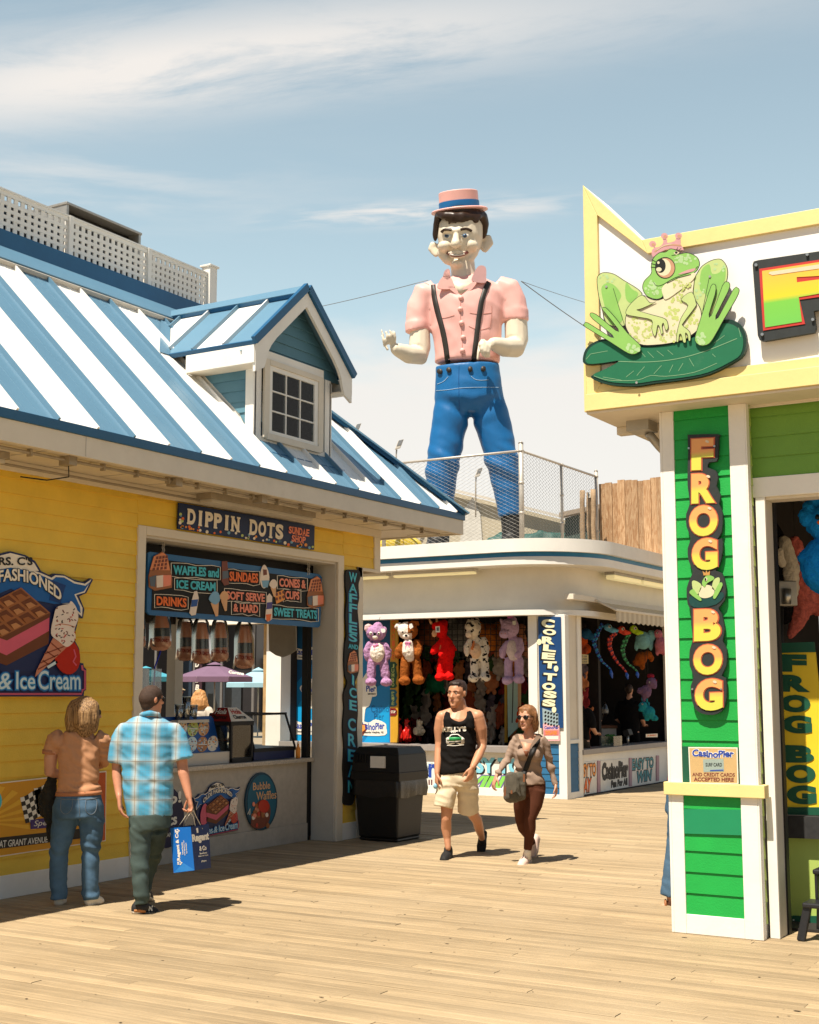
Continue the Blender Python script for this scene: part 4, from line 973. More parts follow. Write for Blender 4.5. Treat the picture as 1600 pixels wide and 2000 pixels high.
t=thing('sauce_bottle','yellow sauce bottle standing at the far end of the counter','bottle',(-9.22,12.62,0.936))
b=MB();p=on(595,1478,-9.06);b.tube([(-9.06,12.60,0.936),(-9.06,12.60,1.04),(-9.06,12.60,1.07),(-9.06,12.60,1.10)],[0.028,0.028,0.014,0.012],S['amber'],14);b.build('body',t)
b=MB();b.tube([(-9.06,12.60,1.10),(-9.06,12.60,1.135)],[0.012,0.006],S['cream'],12);b.build('cap',t)

# cotton candy bags hanging from the ceiling
bagm={}
def candy(label,u,vt,vb,x,wpx,seed):
    D=(PX(x).hit(u,vb)-CP).dot(FW);k=D/F_PX
    top,bot=at(u,vt,D),at(u,vb,D);r=wpx/2*k;H=top.z-bot.z
    t=thing('cotton_candy_bag',label,'candy bag',bot,'cotton candy bags hanging in the shop')
    rr=random.Random(seed);b=MB()
    cols=[paint('spun sugar pink',(236,176,150)),paint('spun sugar blue',(84,104,122))]
    D0=D;fr_,bk2=-r*0.45,r*0.45
    def outline(v0,v1,w0,w1):return[at(u-wpx/2*w0,v0,D0+fr_),at(u+wpx/2*w0,v0,D0+fr_),at(u+wpx/2*w1,v1,D0+fr_),at(u-wpx/2*w1,v1,D0+fr_)]
    L=vb-vt
    def pillow(v0,v1,w0,w1,m):
        g=[tube_geo([at(u,v0+(v1-v0)*q,D0)for q in(0.06,0.3,0.7,0.94)],[wpx/2*k*w_ for w_ in(w0*0.96,w0,w1,w1*0.98)],16,0.5,FW)]
        for gg_ in g:b.geo(gg_,m)
    pillow(vt+L*0.16,vt+L*0.50,0.80,0.86,cols[0]);pillow(vt+L*0.44,vt+L*0.74,0.86,0.90,cols[1]);pillow(vt+L*0.68,vt+L*0.95,0.92,0.98,cols[0])
    b.build('candy',t)
    b=MB();rw_=[(vt,0.5),(vt+L*0.12,0.82),(vt+L*0.4,0.98),(vt+L*0.8,1.0),(vt+L*0.93,1.06),(vb+2,1.14)]
    V,Fc=[],[]
    for i,(vv_,ww)in enumerate(rw_):
        for j in range(13):
            a=-1+j/6.0;dep=(1-a*a)*r*0.62*(0.12 if i==5 else 1);jag=rr.uniform(-2.5,2.5)if i==5 else 0
            V.append(at(u+wpx/2*ww*a,vv_+jag,D0-dep-0.004))
    for i in range(5):
        for j in range(12):Fc.append((13*i+j,13*i+j+1,13*i+14+j,13*i+13+j))
    b.add(V,Fc,glass('bag film',(0.92,0.88,0.84),0.5,0.22),True)
    b.build('bag',t)
    b=MB();pl=Plane(bot+FW*(-r*0.66),-FW);text(b,pl,'COTTON CANDY',[(u-wpx*0.42,vt+L*0.74),(u+wpx*0.42,vt+L*0.76),(u+wpx*0.42,vt+L*0.85),(u-wpx*0.42,vt+L*0.83)],paint('candy letters',(150,30,24)),0,0.002,0.03);b.build('lettering',t)
candy('cotton candy bag nearest the left window jamb, partly cut off',272,1195,1264,-10.2,26,1)
candy('wide cotton candy bag with red print, second from the left jamb',313,1190,1266,-9.9,44,2)
candy('low dark cotton candy bag between the wide bag and the striped bag',362,1205,1288,-10.6,36,3)
candy('tall striped cotton candy bag above the purple umbrella tip',393,1206,1294,-9.8,38,4)
candy('cotton candy bag right of the tall striped bag',429,1206,1290,-9.9,36,5)
candy('cotton candy bag nearest the white post, lowest hanging',477,1212,1303,-9.8,40,6)

# ================================================================== TRASH BIN
t=thing('trash_bin','big black square trash bin with domed hood and plastic liner by the shop corner','trash bin',(-8.15,13.5,0))
bk=mat('black moulded plastic',(0.010,0.009,0.008),0.5,0.2,12,0.15,150,spec=0.4)
DB=13.3;cxb,cyb=-8.30,13.37;hw=0.31
b=MB()
def frus(z0,z1,h0,h1,m,bev=0.0):
    v=[(cxb+sx*h,cyb+sy*h,z)for z,h in((z0,h0),(z1,h1))for sx,sy in((-1,-1),(1,-1),(1,1),(-1,1))]
    b.add(v,[(3,2,1,0),(4,5,6,7),(0,1,5,4),(1,2,6,5),(2,3,7,6),(3,0,4,7)],m)
frus(0.0,0.04,0.255,0.262,bk);frus(0.04,0.62,0.262,0.295,bk);b.build('bin_body',t,0.02)
b=MB();frus(0.685,0.78,0.325,0.33,bk);frus(0.78,0.98,0.322,0.305,bk);frus(0.98,1.06,0.310,0.262,bk)
for i in range(8):
    x=cxb-0.28+0.022*i;b.box(x,x+0.008,cyb-0.335,cyb-0.30,0.88,0.985,bk)
hood=b.build('hood',t,0.016)
b=MB();b.box(cxb-0.05,cxb+0.14,cyb-0.345,cyb-0.318,0.83,0.96,mat('hood slot',(0.80,0.76,0.68),0.5));b.build('flap',hood)
def crinkle(co,n):return co+n*(0.012*noise.noise(co*22))
lm=mat('black liner film',(0.02,0.018,0.016),0.28,0.2,20,0.3,60,spec=0.5)
g=MB();vv,ff=[],[]
rr=random.Random(8);nseg=64
for i,z in enumerate((0.50,0.58,0.66,0.70)):
    for j in range(nseg):
        a=2*math.pi*j/nseg;c,s=math.cos(a),math.sin(a);q=1/max(abs(c),abs(s))
        h=(0.318,0.326,0.322,0.315)[i]+(0.005*math.sin(j*0.7+i)+0.004*math.sin(j*1.7)if i<2 else 0)
        vv.append((cxb+c*q*h*0.985,cyb+s*q*h*0.985,z+(0.012*math.sin(j*0.5)if i==0 else 0)))
for i in range(3):
    for j in range(nseg):ff.append((i*nseg+j,i*nseg+(j+1)%nseg,(i+1)*nseg+(j+1)%nseg,(i+1)*nseg+j))
g.add(vv,ff,lm,True);g.build('liner',t)
# ================================================================== figures traced against a depth, grown as solid skins
from mathutils.bvhtree import BVHTree
class Fig:
    def __init__(s,D,fn=None):s.D=D;s.k=D/F_PX;s.fn=fn or(lambda x,y:(x,y));s.q=s.fn(1,0)[0]-s.fn(0,0)[0];s.caps=True
    def p(s,x,y,d=0.0):return at(*s.fn(x,y),s.D+d)
    def tube(s,pts,flat=1.0,n=12):            # pts: x, y, r(px), depth(m)
        P=[s.p(q[0],q[1],q[3]if len(q)>3 else 0)for q in pts];r=[q[2]*s.k*s.q for q in pts]
        return tube_geo(P,r,n,flat,ref=FW,round_caps=s.caps)
    def ball(s,x,y,rx,ry=None,d=0.0,dep=None,n=16,m=11):
        ry=ry or rx;k=s.k*s.q;return ball_geo(s.p(x,y,d),rx*k,(dep or rx)*k,ry*k,n=n,m=m)
def bvh_of(*objs):
    V,Fc=[],[]
    for o in objs:
        i=len(V);V+=[v.co.copy()for v in o.data.vertices];Fc+=[[i+j for j in p.vertices]for p in o.data.polygons]
    return BVHTree.FromPolygons(V,Fc)
def surf(bv,u,v,D=None):
    d=ray(u,v);r=bv.ray_cast(CP,d.normalized())
    if r[0]is None:return(at(u,v,D),-d.normalized())if D else None
    return r[0],r[1]
def decal(mb,bv,pts,m,off=0.004,D=None):
    """a raised patch lying on a solid surface"""
    H=[surf(bv,u,v,D)for u,v in pts]
    cu,cv=sum(p[0]for p in pts)/len(pts),sum(p[1]for p in pts)/len(pts);c=surf(bv,cu,cv,D)
    if c is None or any(h is None for h in H):return
    n=len(H);T=[h[0]+h[1]*off for h in H]+[c[0]+c[1]*off]+[h[0]-h[1]*0.004 for h in H]
    mb.add(T,[(i,(i+1)%n,n)for i in range(n)]+[(i,n+1+i,n+1+(i+1)%n,(i+1)%n)for i in range(n)],m,True)
def strap(mb,bv,pts,wpx,m,off=0.006,D=None,k=5):
    pts=spline(pts,k,closed=False);T=[]
    for i,p in enumerate(pts):
        a,b_=pts[max(i-1,0)],pts[min(i+1,len(pts)-1)];dx,dy=b_[0]-a[0],b_[1]-a[1];L=math.hypot(dx,dy)or 1
        row=[]
        for s_ in(-0.5,0,0.5):
            h=surf(bv,p[0]-dy/L*wpx*s_,p[1]+dx/L*wpx*s_,D)
            if h is None:break
            row.append(h)
        if len(row)==3:T.append(row)
    V,Fc=[],[]
    for r in T:
        V+=[h[0]+h[1]*off for h in r];V+=[r[0][0]-r[0][1]*0.004,r[2][0]-r[2][1]*0.004]
    for i in range(len(T)-1):
        a,b_=5*i,5*(i+1)
        Fc+=[(a,a+1,b_+1,b_),(a+1,a+2,b_+2,b_+1),(a+3,a,b_,b_+3),(a+2,a+4,b_+4,b_+2)]
    mb.add(V,Fc,m,True)
def text_on(mb,bv,s,quad,m,off=0.003,bold=0.02,shear=0.0,warp=None,D=None):
    V,Fc=txt_geo(s,bold,shear);x0,x1=min(v.x for v in V),max(v.x for v in V);y0,y1=min(v.y for v in V),max(v.y for v in V)
    T=[]
    for v in V:
        a,b_=(v.x-x0)/(x1-x0),1-(v.y-y0)/(y1-y0)
        if warp:a,b_=warp(a,b_)
        tl,tr,br,bl=quad
        u=(tl[0]*(1-a)+tr[0]*a)*(1-b_)+(bl[0]*(1-a)+br[0]*a)*b_;w_=(tl[1]*(1-a)+tr[1]*a)*(1-b_)+(bl[1]*(1-a)+br[1]*a)*b_
        h=surf(bv,u,w_,D);
        if h is None:return
        T.append(h[0]+h[1]*(off+0.001*v.z))
    mb.add(T,Fc,m)

# ================================================================== GAME STALL WITH THE ROUNDED ROOF (middle)
YF=19.55
stall=thing('game_stall','white flat roofed game stall with rounded cornice corner and blue stripe','stall',(-11,22,0))
def path(off,x0=-17.0,y1=29.0,n=14):
    cx,cy,r=-9.75,20.35,0.90+off
    P=[(x0,cy-r)]+[(cx+r*math.sin(q),cy-r*math.cos(q))for q in(math.pi/2*i/n for i in range(n+1))]+[(cx+r,y1)]
    return P
def band(mb,o_in,o_out,z0,z1,m):
    A,B=path(o_out),path(o_in);n=len(A);V,Fc=[],[]
    for(ax,ay),(bx,by)in zip(A,B):V+=[(ax,ay,z0),(ax,ay,z1),(bx,by,z0),(bx,by,z1)]
    for i in range(n-1):
        a,c=4*i,4*(i+1)
        Fc+=[(a,c,c+1,a+1),(a+1,c+1,c+3,a+3),(a+2,c+2,c,a),(c+2,a+2,a+3,c+3)]
    mb.add(V,Fc,m)
b=MB();band(b,0.2,0.56,3.89,4.10,M['white']);band(b,0.0,0.50,3.69,3.815,M['white']);b.build('cornice',stall,auto=40)
b=MB();band(b,0.2,0.47,3.815,3.89,mat('stripe blue',(0.03,0.22,0.42),0.4));b.build('cornice_stripe',stall,auto=40)
b=MB();band(b,-0.05,0.0,2.98,3.69,mat('pale fascia paint',(0.80,0.75,0.64),0.55,0.05,3,stain=0.12,stain_col=(0.5,0.42,0.3)));b.build('fascia',stall,auto=40)
b=MB();band(b,-0.05,0.20,2.90,2.985,M['white']);b.build('lower_lip',stall,auto=40)
b=MB();P=path(0.15);b.add([(x,y,4.085)for x,y in P]+[(-17,29,4.085)],[tuple(range(len(P)+1))],mat('roof felt',(0.32,0.29,0.25),0.9));b.add([(x,y,3.05)for x,y in path(-0.06)]+[(-17,29,3.05)],[tuple(range(len(P)+1))[::-1]],M['dark'])
b.build('flat_roof',stall)
b=MB()
# corner pier with trim, blue boards low down
b.box(-9.49,-8.87,19.56,20.15,0,2.91,M['cream']);pier=b.build('corner_pier',stall,0.004)
b=MB();b.box(-9.50,-9.34,19.535,19.56,0,2.90,M['white']);b.box(-8.98,-8.865,19.535,19.56,0,2.90,M['white']);b.box(-9.34,-8.98,19.54,19.56,0,0.07,M['white']);b.box(-9.34,-8.98,19.54,19.56,0.86,0.92,M['white']);b.box(-9.34,-8.98,19.54,19.56,2.84,2.90,M['white'])
b.box(-8.87,-8.845,19.535,19.68,0,2.90,M['white']);b.box(-8.87,-8.845,20.02,20.15,0,2.90,M['white']);b.box(-8.87,-8.845,19.68,20.02,0.86,0.92,M['white']);b.box(-8.87,-8.845,19.68,20.02,0,0.1,M['white']);b.build('pier_trim',stall,0.004)
bluew=mat('blue clapboard paint',(0.022,0.13,0.27),0.55,0.1,4,0.1,80)
b=MB();claps(b,'y',19.56,-1,-9.34,-8.98,0.07,0.86,0.105,bluew,0.012);claps(b,'x',-8.87,1,19.68,20.02,0.1,0.86,0.105,bluew,0.012);b.build('clapboard',stall)
# left end post and far-left side wall
b=MB();b.box(-14.75,-14.42,19.50,19.8,0,2.91,M['white']);b.box(-14.84,-14.75,19.53,19.8,0,2.91,mat('shaded tan siding',(0.42,0.27,0.12),0.8,0.3,6));b.build('end_post',stall,0.004)  # siding gets a shaded brown, its shade put into the colour
b=MB();b.box(-14.42,-9.50,19.50,20.05,0.72,0.79,mat('counter grey',(0.30,0.27,0.25),0.4));b.box(-14.42,-9.50,19.46,19.50,0.70,0.80,mat('counter grey',(0.3,0.27,0.25)))
b.build('counter',stall,0.004)
b=MB();b.box(-14.42,-9.50,19.56,19.62,0,0.70,M['white']);b.box(-14.42,-9.50,19.54,19.56,0,0.13,M['white']);b.build('counter_front',stall,0.004)
b=MB()
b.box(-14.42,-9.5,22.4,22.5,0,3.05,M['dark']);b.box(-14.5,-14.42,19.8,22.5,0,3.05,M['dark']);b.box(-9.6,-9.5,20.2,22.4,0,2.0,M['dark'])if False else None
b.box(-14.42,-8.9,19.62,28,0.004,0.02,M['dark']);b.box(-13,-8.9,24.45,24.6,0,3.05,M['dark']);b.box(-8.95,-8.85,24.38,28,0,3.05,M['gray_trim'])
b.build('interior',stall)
# right side opening: counter, three painted panels
b=MB();b.box(-9.25,-8.86,20.16,24.30,0.66,0.745,mat('counter grey',(0.3,0.27,0.25)));b.build('counter',stall,0.004)
b=MB();b.box(-9.2,-8.93,20.16,24.30,0,0.66,M['white']);b.build('counter_front',stall,0.003)
b=MB();b.box(-9.0,-8.86,20.14,20.22,0,2.91,M['cream']);b.box(-8.98,-8.87,24.30,24.40,0,2.91,M['cream']);b.build('opening_frame',stall,0.004)
# strip lights under the soffit
tubem=mat('lamp diffuser',(0.95,0.83,0.45),0.5,0.05,emit=0.22)
for i,(x0,x1)in enumerate(((-13.6,-12.0),(-11.9,-10.3))):
    b=MB();b.box(x0,x1,19.20,19.36,3.64,3.688,M['gray_trim']);fx=b.build('strip_light',stall,0.004)
    b=MB();b.box(x0+0.03,x1-0.03,19.215,19.345,3.60,3.64,tubem);b.build('diffuser',fx,0.012)
for i,(y0,y1)in enumerate(((21.0,22.3),(22.35,23.6),(23.65,24.9))):
    b=MB();b.box(-8.76,-8.58,y0,y1,3.64,3.688,M['metal']);fx=b.build('strip_light',stall,0.004)
    b=MB();b.box(-8.75,-8.59,y0+0.03,y1-0.03,3.565,3.64,tubem);b.build('diffuser',fx,0.015)
# lettering on the white counter front
FP=PY(19.56)
t=thing('counter_banner','white banner with blue and green lettering along the stall counter front','banner',FP.hit(870,1510))
b=MB();shape(b,FP,[(690,1466),(1034,1468),(1034,1545),(690,1540)],mat('banner white',(0.78,0.75,0.68),0.5),0.002,0.004);b.build('sheet',t)
b=MB()
cb=paint('casino blue',(40,70,160));bk_=M['letter_black']
wav=lambda a,c:(a,c+0.08*math.sin(a*9))
text(b,FP,'CasinoPier',rect(690,1482,853,1522),cb,0.008,0.002,0.03,0.0,wav);text(b,FP,'CasinoPier',rect(690,1482,853,1522),S['pale'],0.0065,0.0015,0.08,0.0,wav,base=0.03)
text(b,FP,'Fun  For  All',rect(735,1523,845,1537),paint('maroon letters',(90,40,50)),0.007,0.002,0.01)
for dx,dy,mm,k in((3,3,bk_,0),(0,0,paint('sky letters',(130,200,220)),1)):text(b,FP,'EASY TO',[(893+dx,1478+dy),(1022+dx,1481+dy),(1022+dx,1512+dy),(893+dx,1509+dy)],mm,0.007+0.002*k,0.002,0.05)
text(b,FP,'WIN',[(902,1514),(990,1516),(984,1541),(896,1538)],paint('violet letters',(110,90,160)),0.0065,0.0015,0.11,0.2,base=0.05);text(b,FP,'WIN',[(902,1514),(990,1516),(984,1541),(896,1538)],paint('green letters',(130,205,90)),0.0085,0.002,0.05,0.2)
b.build('lettering',t)
SP=PX(-8.93)
for lab,(u0,u1),parts_ in(('shaded panel with orange easy to play lettering on the side counter',(1127,1164),(('EASY TO',0.02,0.06,0.96,0.45,S['amber'],0.0),('PLAY',0.05,0.50,0.72,0.92,S['orange'],0.2))),
                              ('shaded pier name panel in the middle of the side counter',(1172,1226),(('CasinoPier',0.05,0.10,0.98,0.62,M['letter_black'],0.0),('Fun For All',0.38,0.70,0.96,0.92,M['letter_black'],0.0))),
                              ('shaded panel with teal easy to win lettering at the far end of the side counter',(1231,1279),(('EASY TO',0.04,0.05,0.92,0.45,paint('teal letters',(60,140,150)),0.0),('WIN',0.25,0.52,0.85,0.92,paint('teal letters',(60,140,150)),0.2)))):
    def sy(u,c):  # top and bottom edges of the panels on the side counter
        a=(u-1127)/152;return 1490-14*a+c*(66-16*a)
    q=[(u0,sy(u0,0)),(u1,sy(u1,0)),(u1,sy(u1,1)),(u0,sy(u0,1))]
    t=thing('painted_panel',lab,'panel',SP.hit(u0,sy(u0,1)),'panels on the side counter')
    b=MB();shape(b,SP,q,mat('banner white',(0.78,0.75,0.68)),0.002,0.012);b.build('board',t)
    b=MB()
    for s_,a0,c0,a1,c1,mm,sh in parts_:
        qq=[(u0+(u1-u0)*a,sy(u0+(u1-u0)*a,c))for a,c in((a0,c0),(a1,c0),(a1,c1),(a0,c1))]
        text(b,SP,s_,qq,M['letter_black'],0.0145,0.001,0.09,sh,base=0.03);text(b,SP,s_,qq,mm,0.016,0.002,0.03,sh)
    b.build('lettering',t)
b=MB()
for u in(1166,1228,1281):shape(b,SP,[(u,1486-(u-1166)*0.09),(u+5,1486-(u-1166)*0.09),(u+5,1548-(u-1166)*0.2),(u,1548-(u-1166)*0.2)],paint('mauve divider',(176,140,150)),0.002,0.016)
b.build('counter_divider',stall)
# tall blue game sign on the pier
CS=PY(19.53)
t=thing('toss_game_sign','tall blue sign with cream graffiti letters on the stall corner pier','sign',CS.hit(1076,1330))
b=MB();shape(b,CS,[(1052,1204),(1096,1205),(1101,1422),(1056,1422)],paint('corner blue',(24,66,116)),0.002,0.02);b.build('board',t)
b=MB();gl=paint('graffiti cream',(232,228,190));WORD='CORLET TOSS'
SY=[1210,1229,1243,1260,1275,1291,0,1315,1333,1350,1366];EY=[1226,1241,1258,1273,1288,1306,0,1330,1348,1364,1380]
for i,(ch,a,c)in enumerate(zip(WORD,SY,EY)):
    if ch==' ':continue
    x=1073+0.012*(a-1210)+(1.5 if i%2 else-1);q=[(x-12,a-2+(i%3)),(x+14,a+1),(x+12,c+1),(x-13,c-1-(i%2))]
    text(b,CS,ch,[(p[0]-1.5,p[1]+2)for p in q],M['letter_black'],0.024,0.002,0.10,base=0.06);text(b,CS,ch,q,gl,0.027,0.003,0.06)
for x,y in((1055,1254),(1088,1306),(1084,1386)):shape(b,CS,ell(x,y,4.5,6,14),gl,0.03,0.003)
b.build('lettering',t)
b=MB();shape(b,CS,[(1061,1383),(1092,1394),(1092,1420),(1062,1418)],paint('grid grey',(150,170,175)),0.0225,0.004)
for i in range(5):
    for j in range(4):shape(b,CS,ell(1067+i*5.6,1391+j*7.2+i*1.4,1.9,2.6,8,0.6),M['letter_black'],0.027,0.002)
b.build('picture',t)
t=thing('price_notice','small pink and yellow price notice under the tall blue game sign','notice',CS.hit(1078,1435))
b=MB();shape(b,CS,[(1062,1416),(1064,1412),(1068,1410),(1072,1416),(1094,1417),(1095,1447),(1064,1447)],paint('notice pink',(222,170,175)),0.024,0.003);b.build('sheet',t)
b=MB();shape(b,CS,[(1064,1426),(1093,1426),(1093,1436),(1064,1436)],paint('notice rose',(205,120,120)),0.0275,0.002);shape(b,CS,rect(1066,1438,1092,1444),M['letter_white'],0.0275,0.002)
text(b,CS,'CasinoPier',rect(1065,1418,1093,1424),cb,0.0275,0.002,0.02);text(b,CS,'SURF CARD',rect(1067,1427,1090,1431),S['amber'],0.030,0.002,0.03);text(b,CS,'ACCEPTED',rect(1067,1431.5,1090,1435),S['amber'],0.030,0.002,0.03);b.build('print',t)
# mural boards at the left of the stall
MP=PY(20.03)
t=thing('pier_mural','bright blue two tone pier mural board with white cloud shaped logos','mural',MP.hit(650,1445))
b=MB();shape(b,MP,[(520,1190),(764,1200),(764,1452),(520,1446)],paint('mural blue',(18,118,176)),0,0.03);b.build('board',t)
b=MB();lb,db=paint('mural light blue',(16,150,208)),paint('mural deep blue',(14,78,124))
shape(b,MP,[(762,1375),(762,1450),(712,1450)],lb,0.031,0.002);shape(b,MP,[(705,1448),(762,1384),(762,1376),(700,1440)],lb,0.031,0.001)
shape(b,MP,[(568,1400),(618,1330),(618,1452),(570,1452)],lb,0.031,0.002);shape(b,MP,[(568,1350),(618,1290),(618,1200),(568,1202)],db,0.031,0.002)
shape(b,MP,[(543,1200),(566,1200),(566,1446),(543,1446)],M['navy'],0.0325,0.003)
shape(b,MP,[(706,1200),(764,1200),(764,1330),(730,1345)],db,0.031,0.0015)
wh=M['letter_white']
shape(b,MP,[(708,1330),(722,1310),(733,1312),(731,1350),(724,1378),(716,1385),(712,1420),(704,1430),(704,1340)],wh,0.034,0.003,3)
shape(b,MP,[(600,1340),(606,1326),(616,1330),(618,1352),(612,1384),(605,1372)],wh,0.034,0.003,3);shape(b,MP,[(605,1340),(612,1334),(614,1352),(609,1372)],paint('bone',(190,180,160)),0.038,0.002,3)
shape(b,MP,[(706,1414),(718,1414),(720,1424),(712,1436),(704,1440)],S['sprinkle'],0.038,0.002);shape(b,MP,[(704,1416),(715,1416),(716,1424),(704,1436)],S['amber'],0.041,0.002)
def logo(x0,y0,x1,y1,s_='CasinoPier'):
    w_,h_=x1-x0,y1-y0
    shape(b,MP,[(x0,y0+h_*0.3),(x0+w_*0.12,y0),(x0+w_*0.4,y0+h_*0.12),(x0+w_*0.62,y0-h_*0.1),(x0+w_*0.95,y0+h_*0.15),(x1,y0+h_*0.5),(x0+w_*0.95,y1),(x0+w_*0.2,y1),(x0+w_*0.15,y0+h_*0.75)],wh,0.036,0.003,3)
    text(b,MP,s_,rect(x0+w_*0.08,y0+h_*0.12,x1-w_*0.06,y0+h_*0.62),cb,0.040,0.002,0.025,0,wav);text(b,MP,'Seaside Heights, NJ',rect(x0+w_*0.22,y0+h_*0.72,x1-w_*0.1,y0+h_*0.9),M['letter_black'],0.040,0.002)
logo(700,1408,757,1436);logo(570,1408,628,1434);logo(572,1266,634,1288);logo(588,1338,626,1360);logo(716,1337,738,1360,'Pier')
text(b,MP,'Casino',rect(727,1378,762,1391),db,0.034,0.001,-0.01);text(b,MP,'Pier',rect(733,1393,752,1406),db,0.034,0.001,-0.01)
b.build('picture',t)
b=MB();column(b,MP,'CasinoPier',554,1215,553,1440,9,wh,0.039,0.002,0.12);column(b,MP,'CasinoPier',554,1215,553,1440,8,cb,0.0415,0.002,0.02);b.build('lettering',t)
t=thing('choice_sign','narrow yellow prize sign with green, teal and red plates hanging beside the mural','sign',MP.hit(770,1330))
b=MB();shape(b,MP,rect(764,1206,779,1450),paint('choice yellow',(200,150,40)),0.0,0.03);b.build('board',t)
b=MB();column(b,MP,'CHOICE',770,1212,771,1290,6,S['orange'],0.033,0.002,0.02)
for y0,y1,mm,s_ in((1293,1344,paint('plate green',(24,70,46)),'JUMBO'),(1347,1380,paint('plate teal',(20,90,110)),'PRIZE'),(1383,1398,paint('plate red',(120,24,24)),'')):
    shape(b,MP,[(764,y0),(774,y0),(778,y0+5),(775,y0+10),(778,(y0+y1)/2),(775,y1-9),(778,y1-4),(774,y1),(764,y1)],mm,0.033,0.006)
    if s_:column(b,MP,s_,770,y0+4,770,y1-2,5,S['lime'],0.040,0.002,0.01)
    else:text(b,MP,'STOP',rect(766,1388,775,1393),S['cream'],0.040,0.002,0.02)
b.build('plates',t)
# mint panel, wire grid, sacks
PB=PY(21.6)
b=MB();shape(b,PB,[(992,1322),(1014,1322),(1014,1420),(994,1440)],paint('mint board',(190,220,205)),0,0.03);line(b,PB,[(1004,1330),(1003,1380),(1002,1412)],1.6,M['black'],0.031,0.004);shape(b,PB,rect(988,1322,992,1450),paint('choice yellow',(200,150,40)),0.0,0.05);shape(b,PB,rect(1014,1322,1018,1420),S['tan'],0.0,0.05)
tag(b.build('mint_board'),'pale mint backboard behind the lilac plush, hung with a black cord','board')
t=thing('wire_grid','black wire grid panel hanging at the top of the prize stall','grid panel',PY(20.6).hit(900,1290))
gp=PY(20.6);b=MB()
for i in range(23):line(b,gp,[(786+i*10.8,1206),(786+i*10.8,1288)],1.3,M['black'],0,0.006)
for j in range(8):line(b,gp,[(784,1208+j*11),(1030,1206+j*11)],1.3,M['black'],0.007,0.006)
b.build('wires',t)
def sack(lab,u,vt,vb,wpx,Y,rgb):
    D=(PY(Y).hit(u,vb)-CP).dot(FW);f=Fig(D);t=thing('prize_sack',lab,'bag',f.p(u,vb),'sacks on the prize counter')
    def post(co,n):return co+n*(0.015*math.sin(math.atan2((co-f.p(u,vb)).dot(RT),0.1+(co-f.p(u,vb)).dot(FW))*16))
    fuse('sack',[f.tube([(u,vb-wpx*0.35,wpx*0.5),(u,(vt+vb)/2,wpx*0.42),(u,vt+wpx*0.3,wpx*0.18),(u,vt,wpx*0.28)],0.7)],paint(lab[:12],rgb,0.3),0.016,t,4,post)
sack('shiny red sack standing on the stall counter beside the yellow sign',777,1404,1450,21,20.1,(196,30,20));sack('shiny red sack half behind the trash bin hood',795,1408,1450,20,20.2,(200,34,24));sack('cream gathered sack on the stall counter left of the tank top man',819,1410,1437,24,20.3,(206,190,160))

# ---- the five big hanging plush animals
fur={}
def furm(name,rgb,var=0.16):
    m=mat('fur '+name,lin(rgb),0.95,var,26,0.9,70,spec=0.05);return m
def fuzzy(co,n):return co+n*(0.010*noise.noise(co*26)+0.006*noise.noise(co*60))
KA=lambda x,y:(690+x/6.895,1190+y/6.895)
KB=lambda x,y:(900+x/6.895,1190+y/6.895)
DP=(PY(19.12).hit(735,1280)-CP).dot(FW)
def hangp(f,x,y,t):
    b=MB();p=f.p(x,y);b.tube([p,(p.x,p.y+0.08,2.94)],0.004,M['black'],6);b.build('hanging_cord',t)
def plush(lab,f,body,belly,mats_,extras,name='plush_animal',hang=None,paintf=None):
    t=thing(name,lab,'plush toy',f.p(*hang,0)if hang else f.p(0,0),'big plush animals hanging from the stall')
    bo=fuse('body',body,mats_[0],0.014,t,5,fuzzy,paintf,mats_)
    if belly:fuse('belly',belly[0],belly[1],0.014,t,4,fuzzy)
    if hang:hangp(f,hang[0],hang[1],t)
    return t,bo
def feat(t,bo,name,f,shapes):
    bv=bvh_of(*([bo]if not isinstance(bo,(list,tuple))else bo));b=MB()
    for pts,m,off in shapes:decal(b,bv,[f.fn(*p)for p in pts],m,off,f.D-0.12)
    b.build(name,t)
wht,blk=furm('white',(240,226,210)),mat('glossy black',(0.01,0.01,0.01),0.25)
tagm=mat('paper tag',(0.8,0.78,0.72),0.5)
# koala
f=Fig(DP,KA);lil=furm('koala lilac',(176,134,172),0.3)
g=[f.tube([(320,500,90),(325,600,108),(325,670,95)],0.8),f.ball(310,320,135,112,0,110),f.ball(330,240,70,70),f.ball(415,290,42,58,0.05),
     f.tube([(220,470,42),(180,560,50),(195,650,48)]),f.tube([(425,480,42),(470,570,50),(465,640,48)]),f.tube([(250,700,58),(245,800,60),(245,900,62)]),f.tube([(410,700,58),(420,800,62),(440,900,64)]),f.ball(238,980,78,54,-0.05,80),f.ball(445,985,82,54,-0.05,80)]
t,bo=plush('lilac koala plush with white belly and pink bow, leftmost of the hanging plush row',f,g,([f.ball(325,585,100,135,-0.05,78)],wht),[lil],None,hang=(330,185))
fuse('ear',[f.ball(205,255,58,62,0.02,30)],furm('ear grey pink',(214,180,178)),0.014,t,4,fuzzy);fuse('muzzle',[f.ball(298,375,42,34,-0.10,30)],wht,0.012,t,4);fuse('nose',[f.ball(292,330,30,36,-0.11,26)],blk,0.012,t,4)
feat(t,bo,'face',f,[(ell(238,325,20,24,10),wht,0.006),(ell(345,325,18,22,10),wht,0.006),(ell(243,328,9,11,8),blk,0.012),(ell(340,328,9,11,8),blk,0.012)])
fuse('bow',[f.ball(290,490,30,24,-0.12,14),f.ball(322,480,26,20,-0.12,14),f.tube([(300,500,14,-0.12),(290,550,20,-0.13)],0.5)],furm('bow pink',(222,140,180)),0.010,t,2)
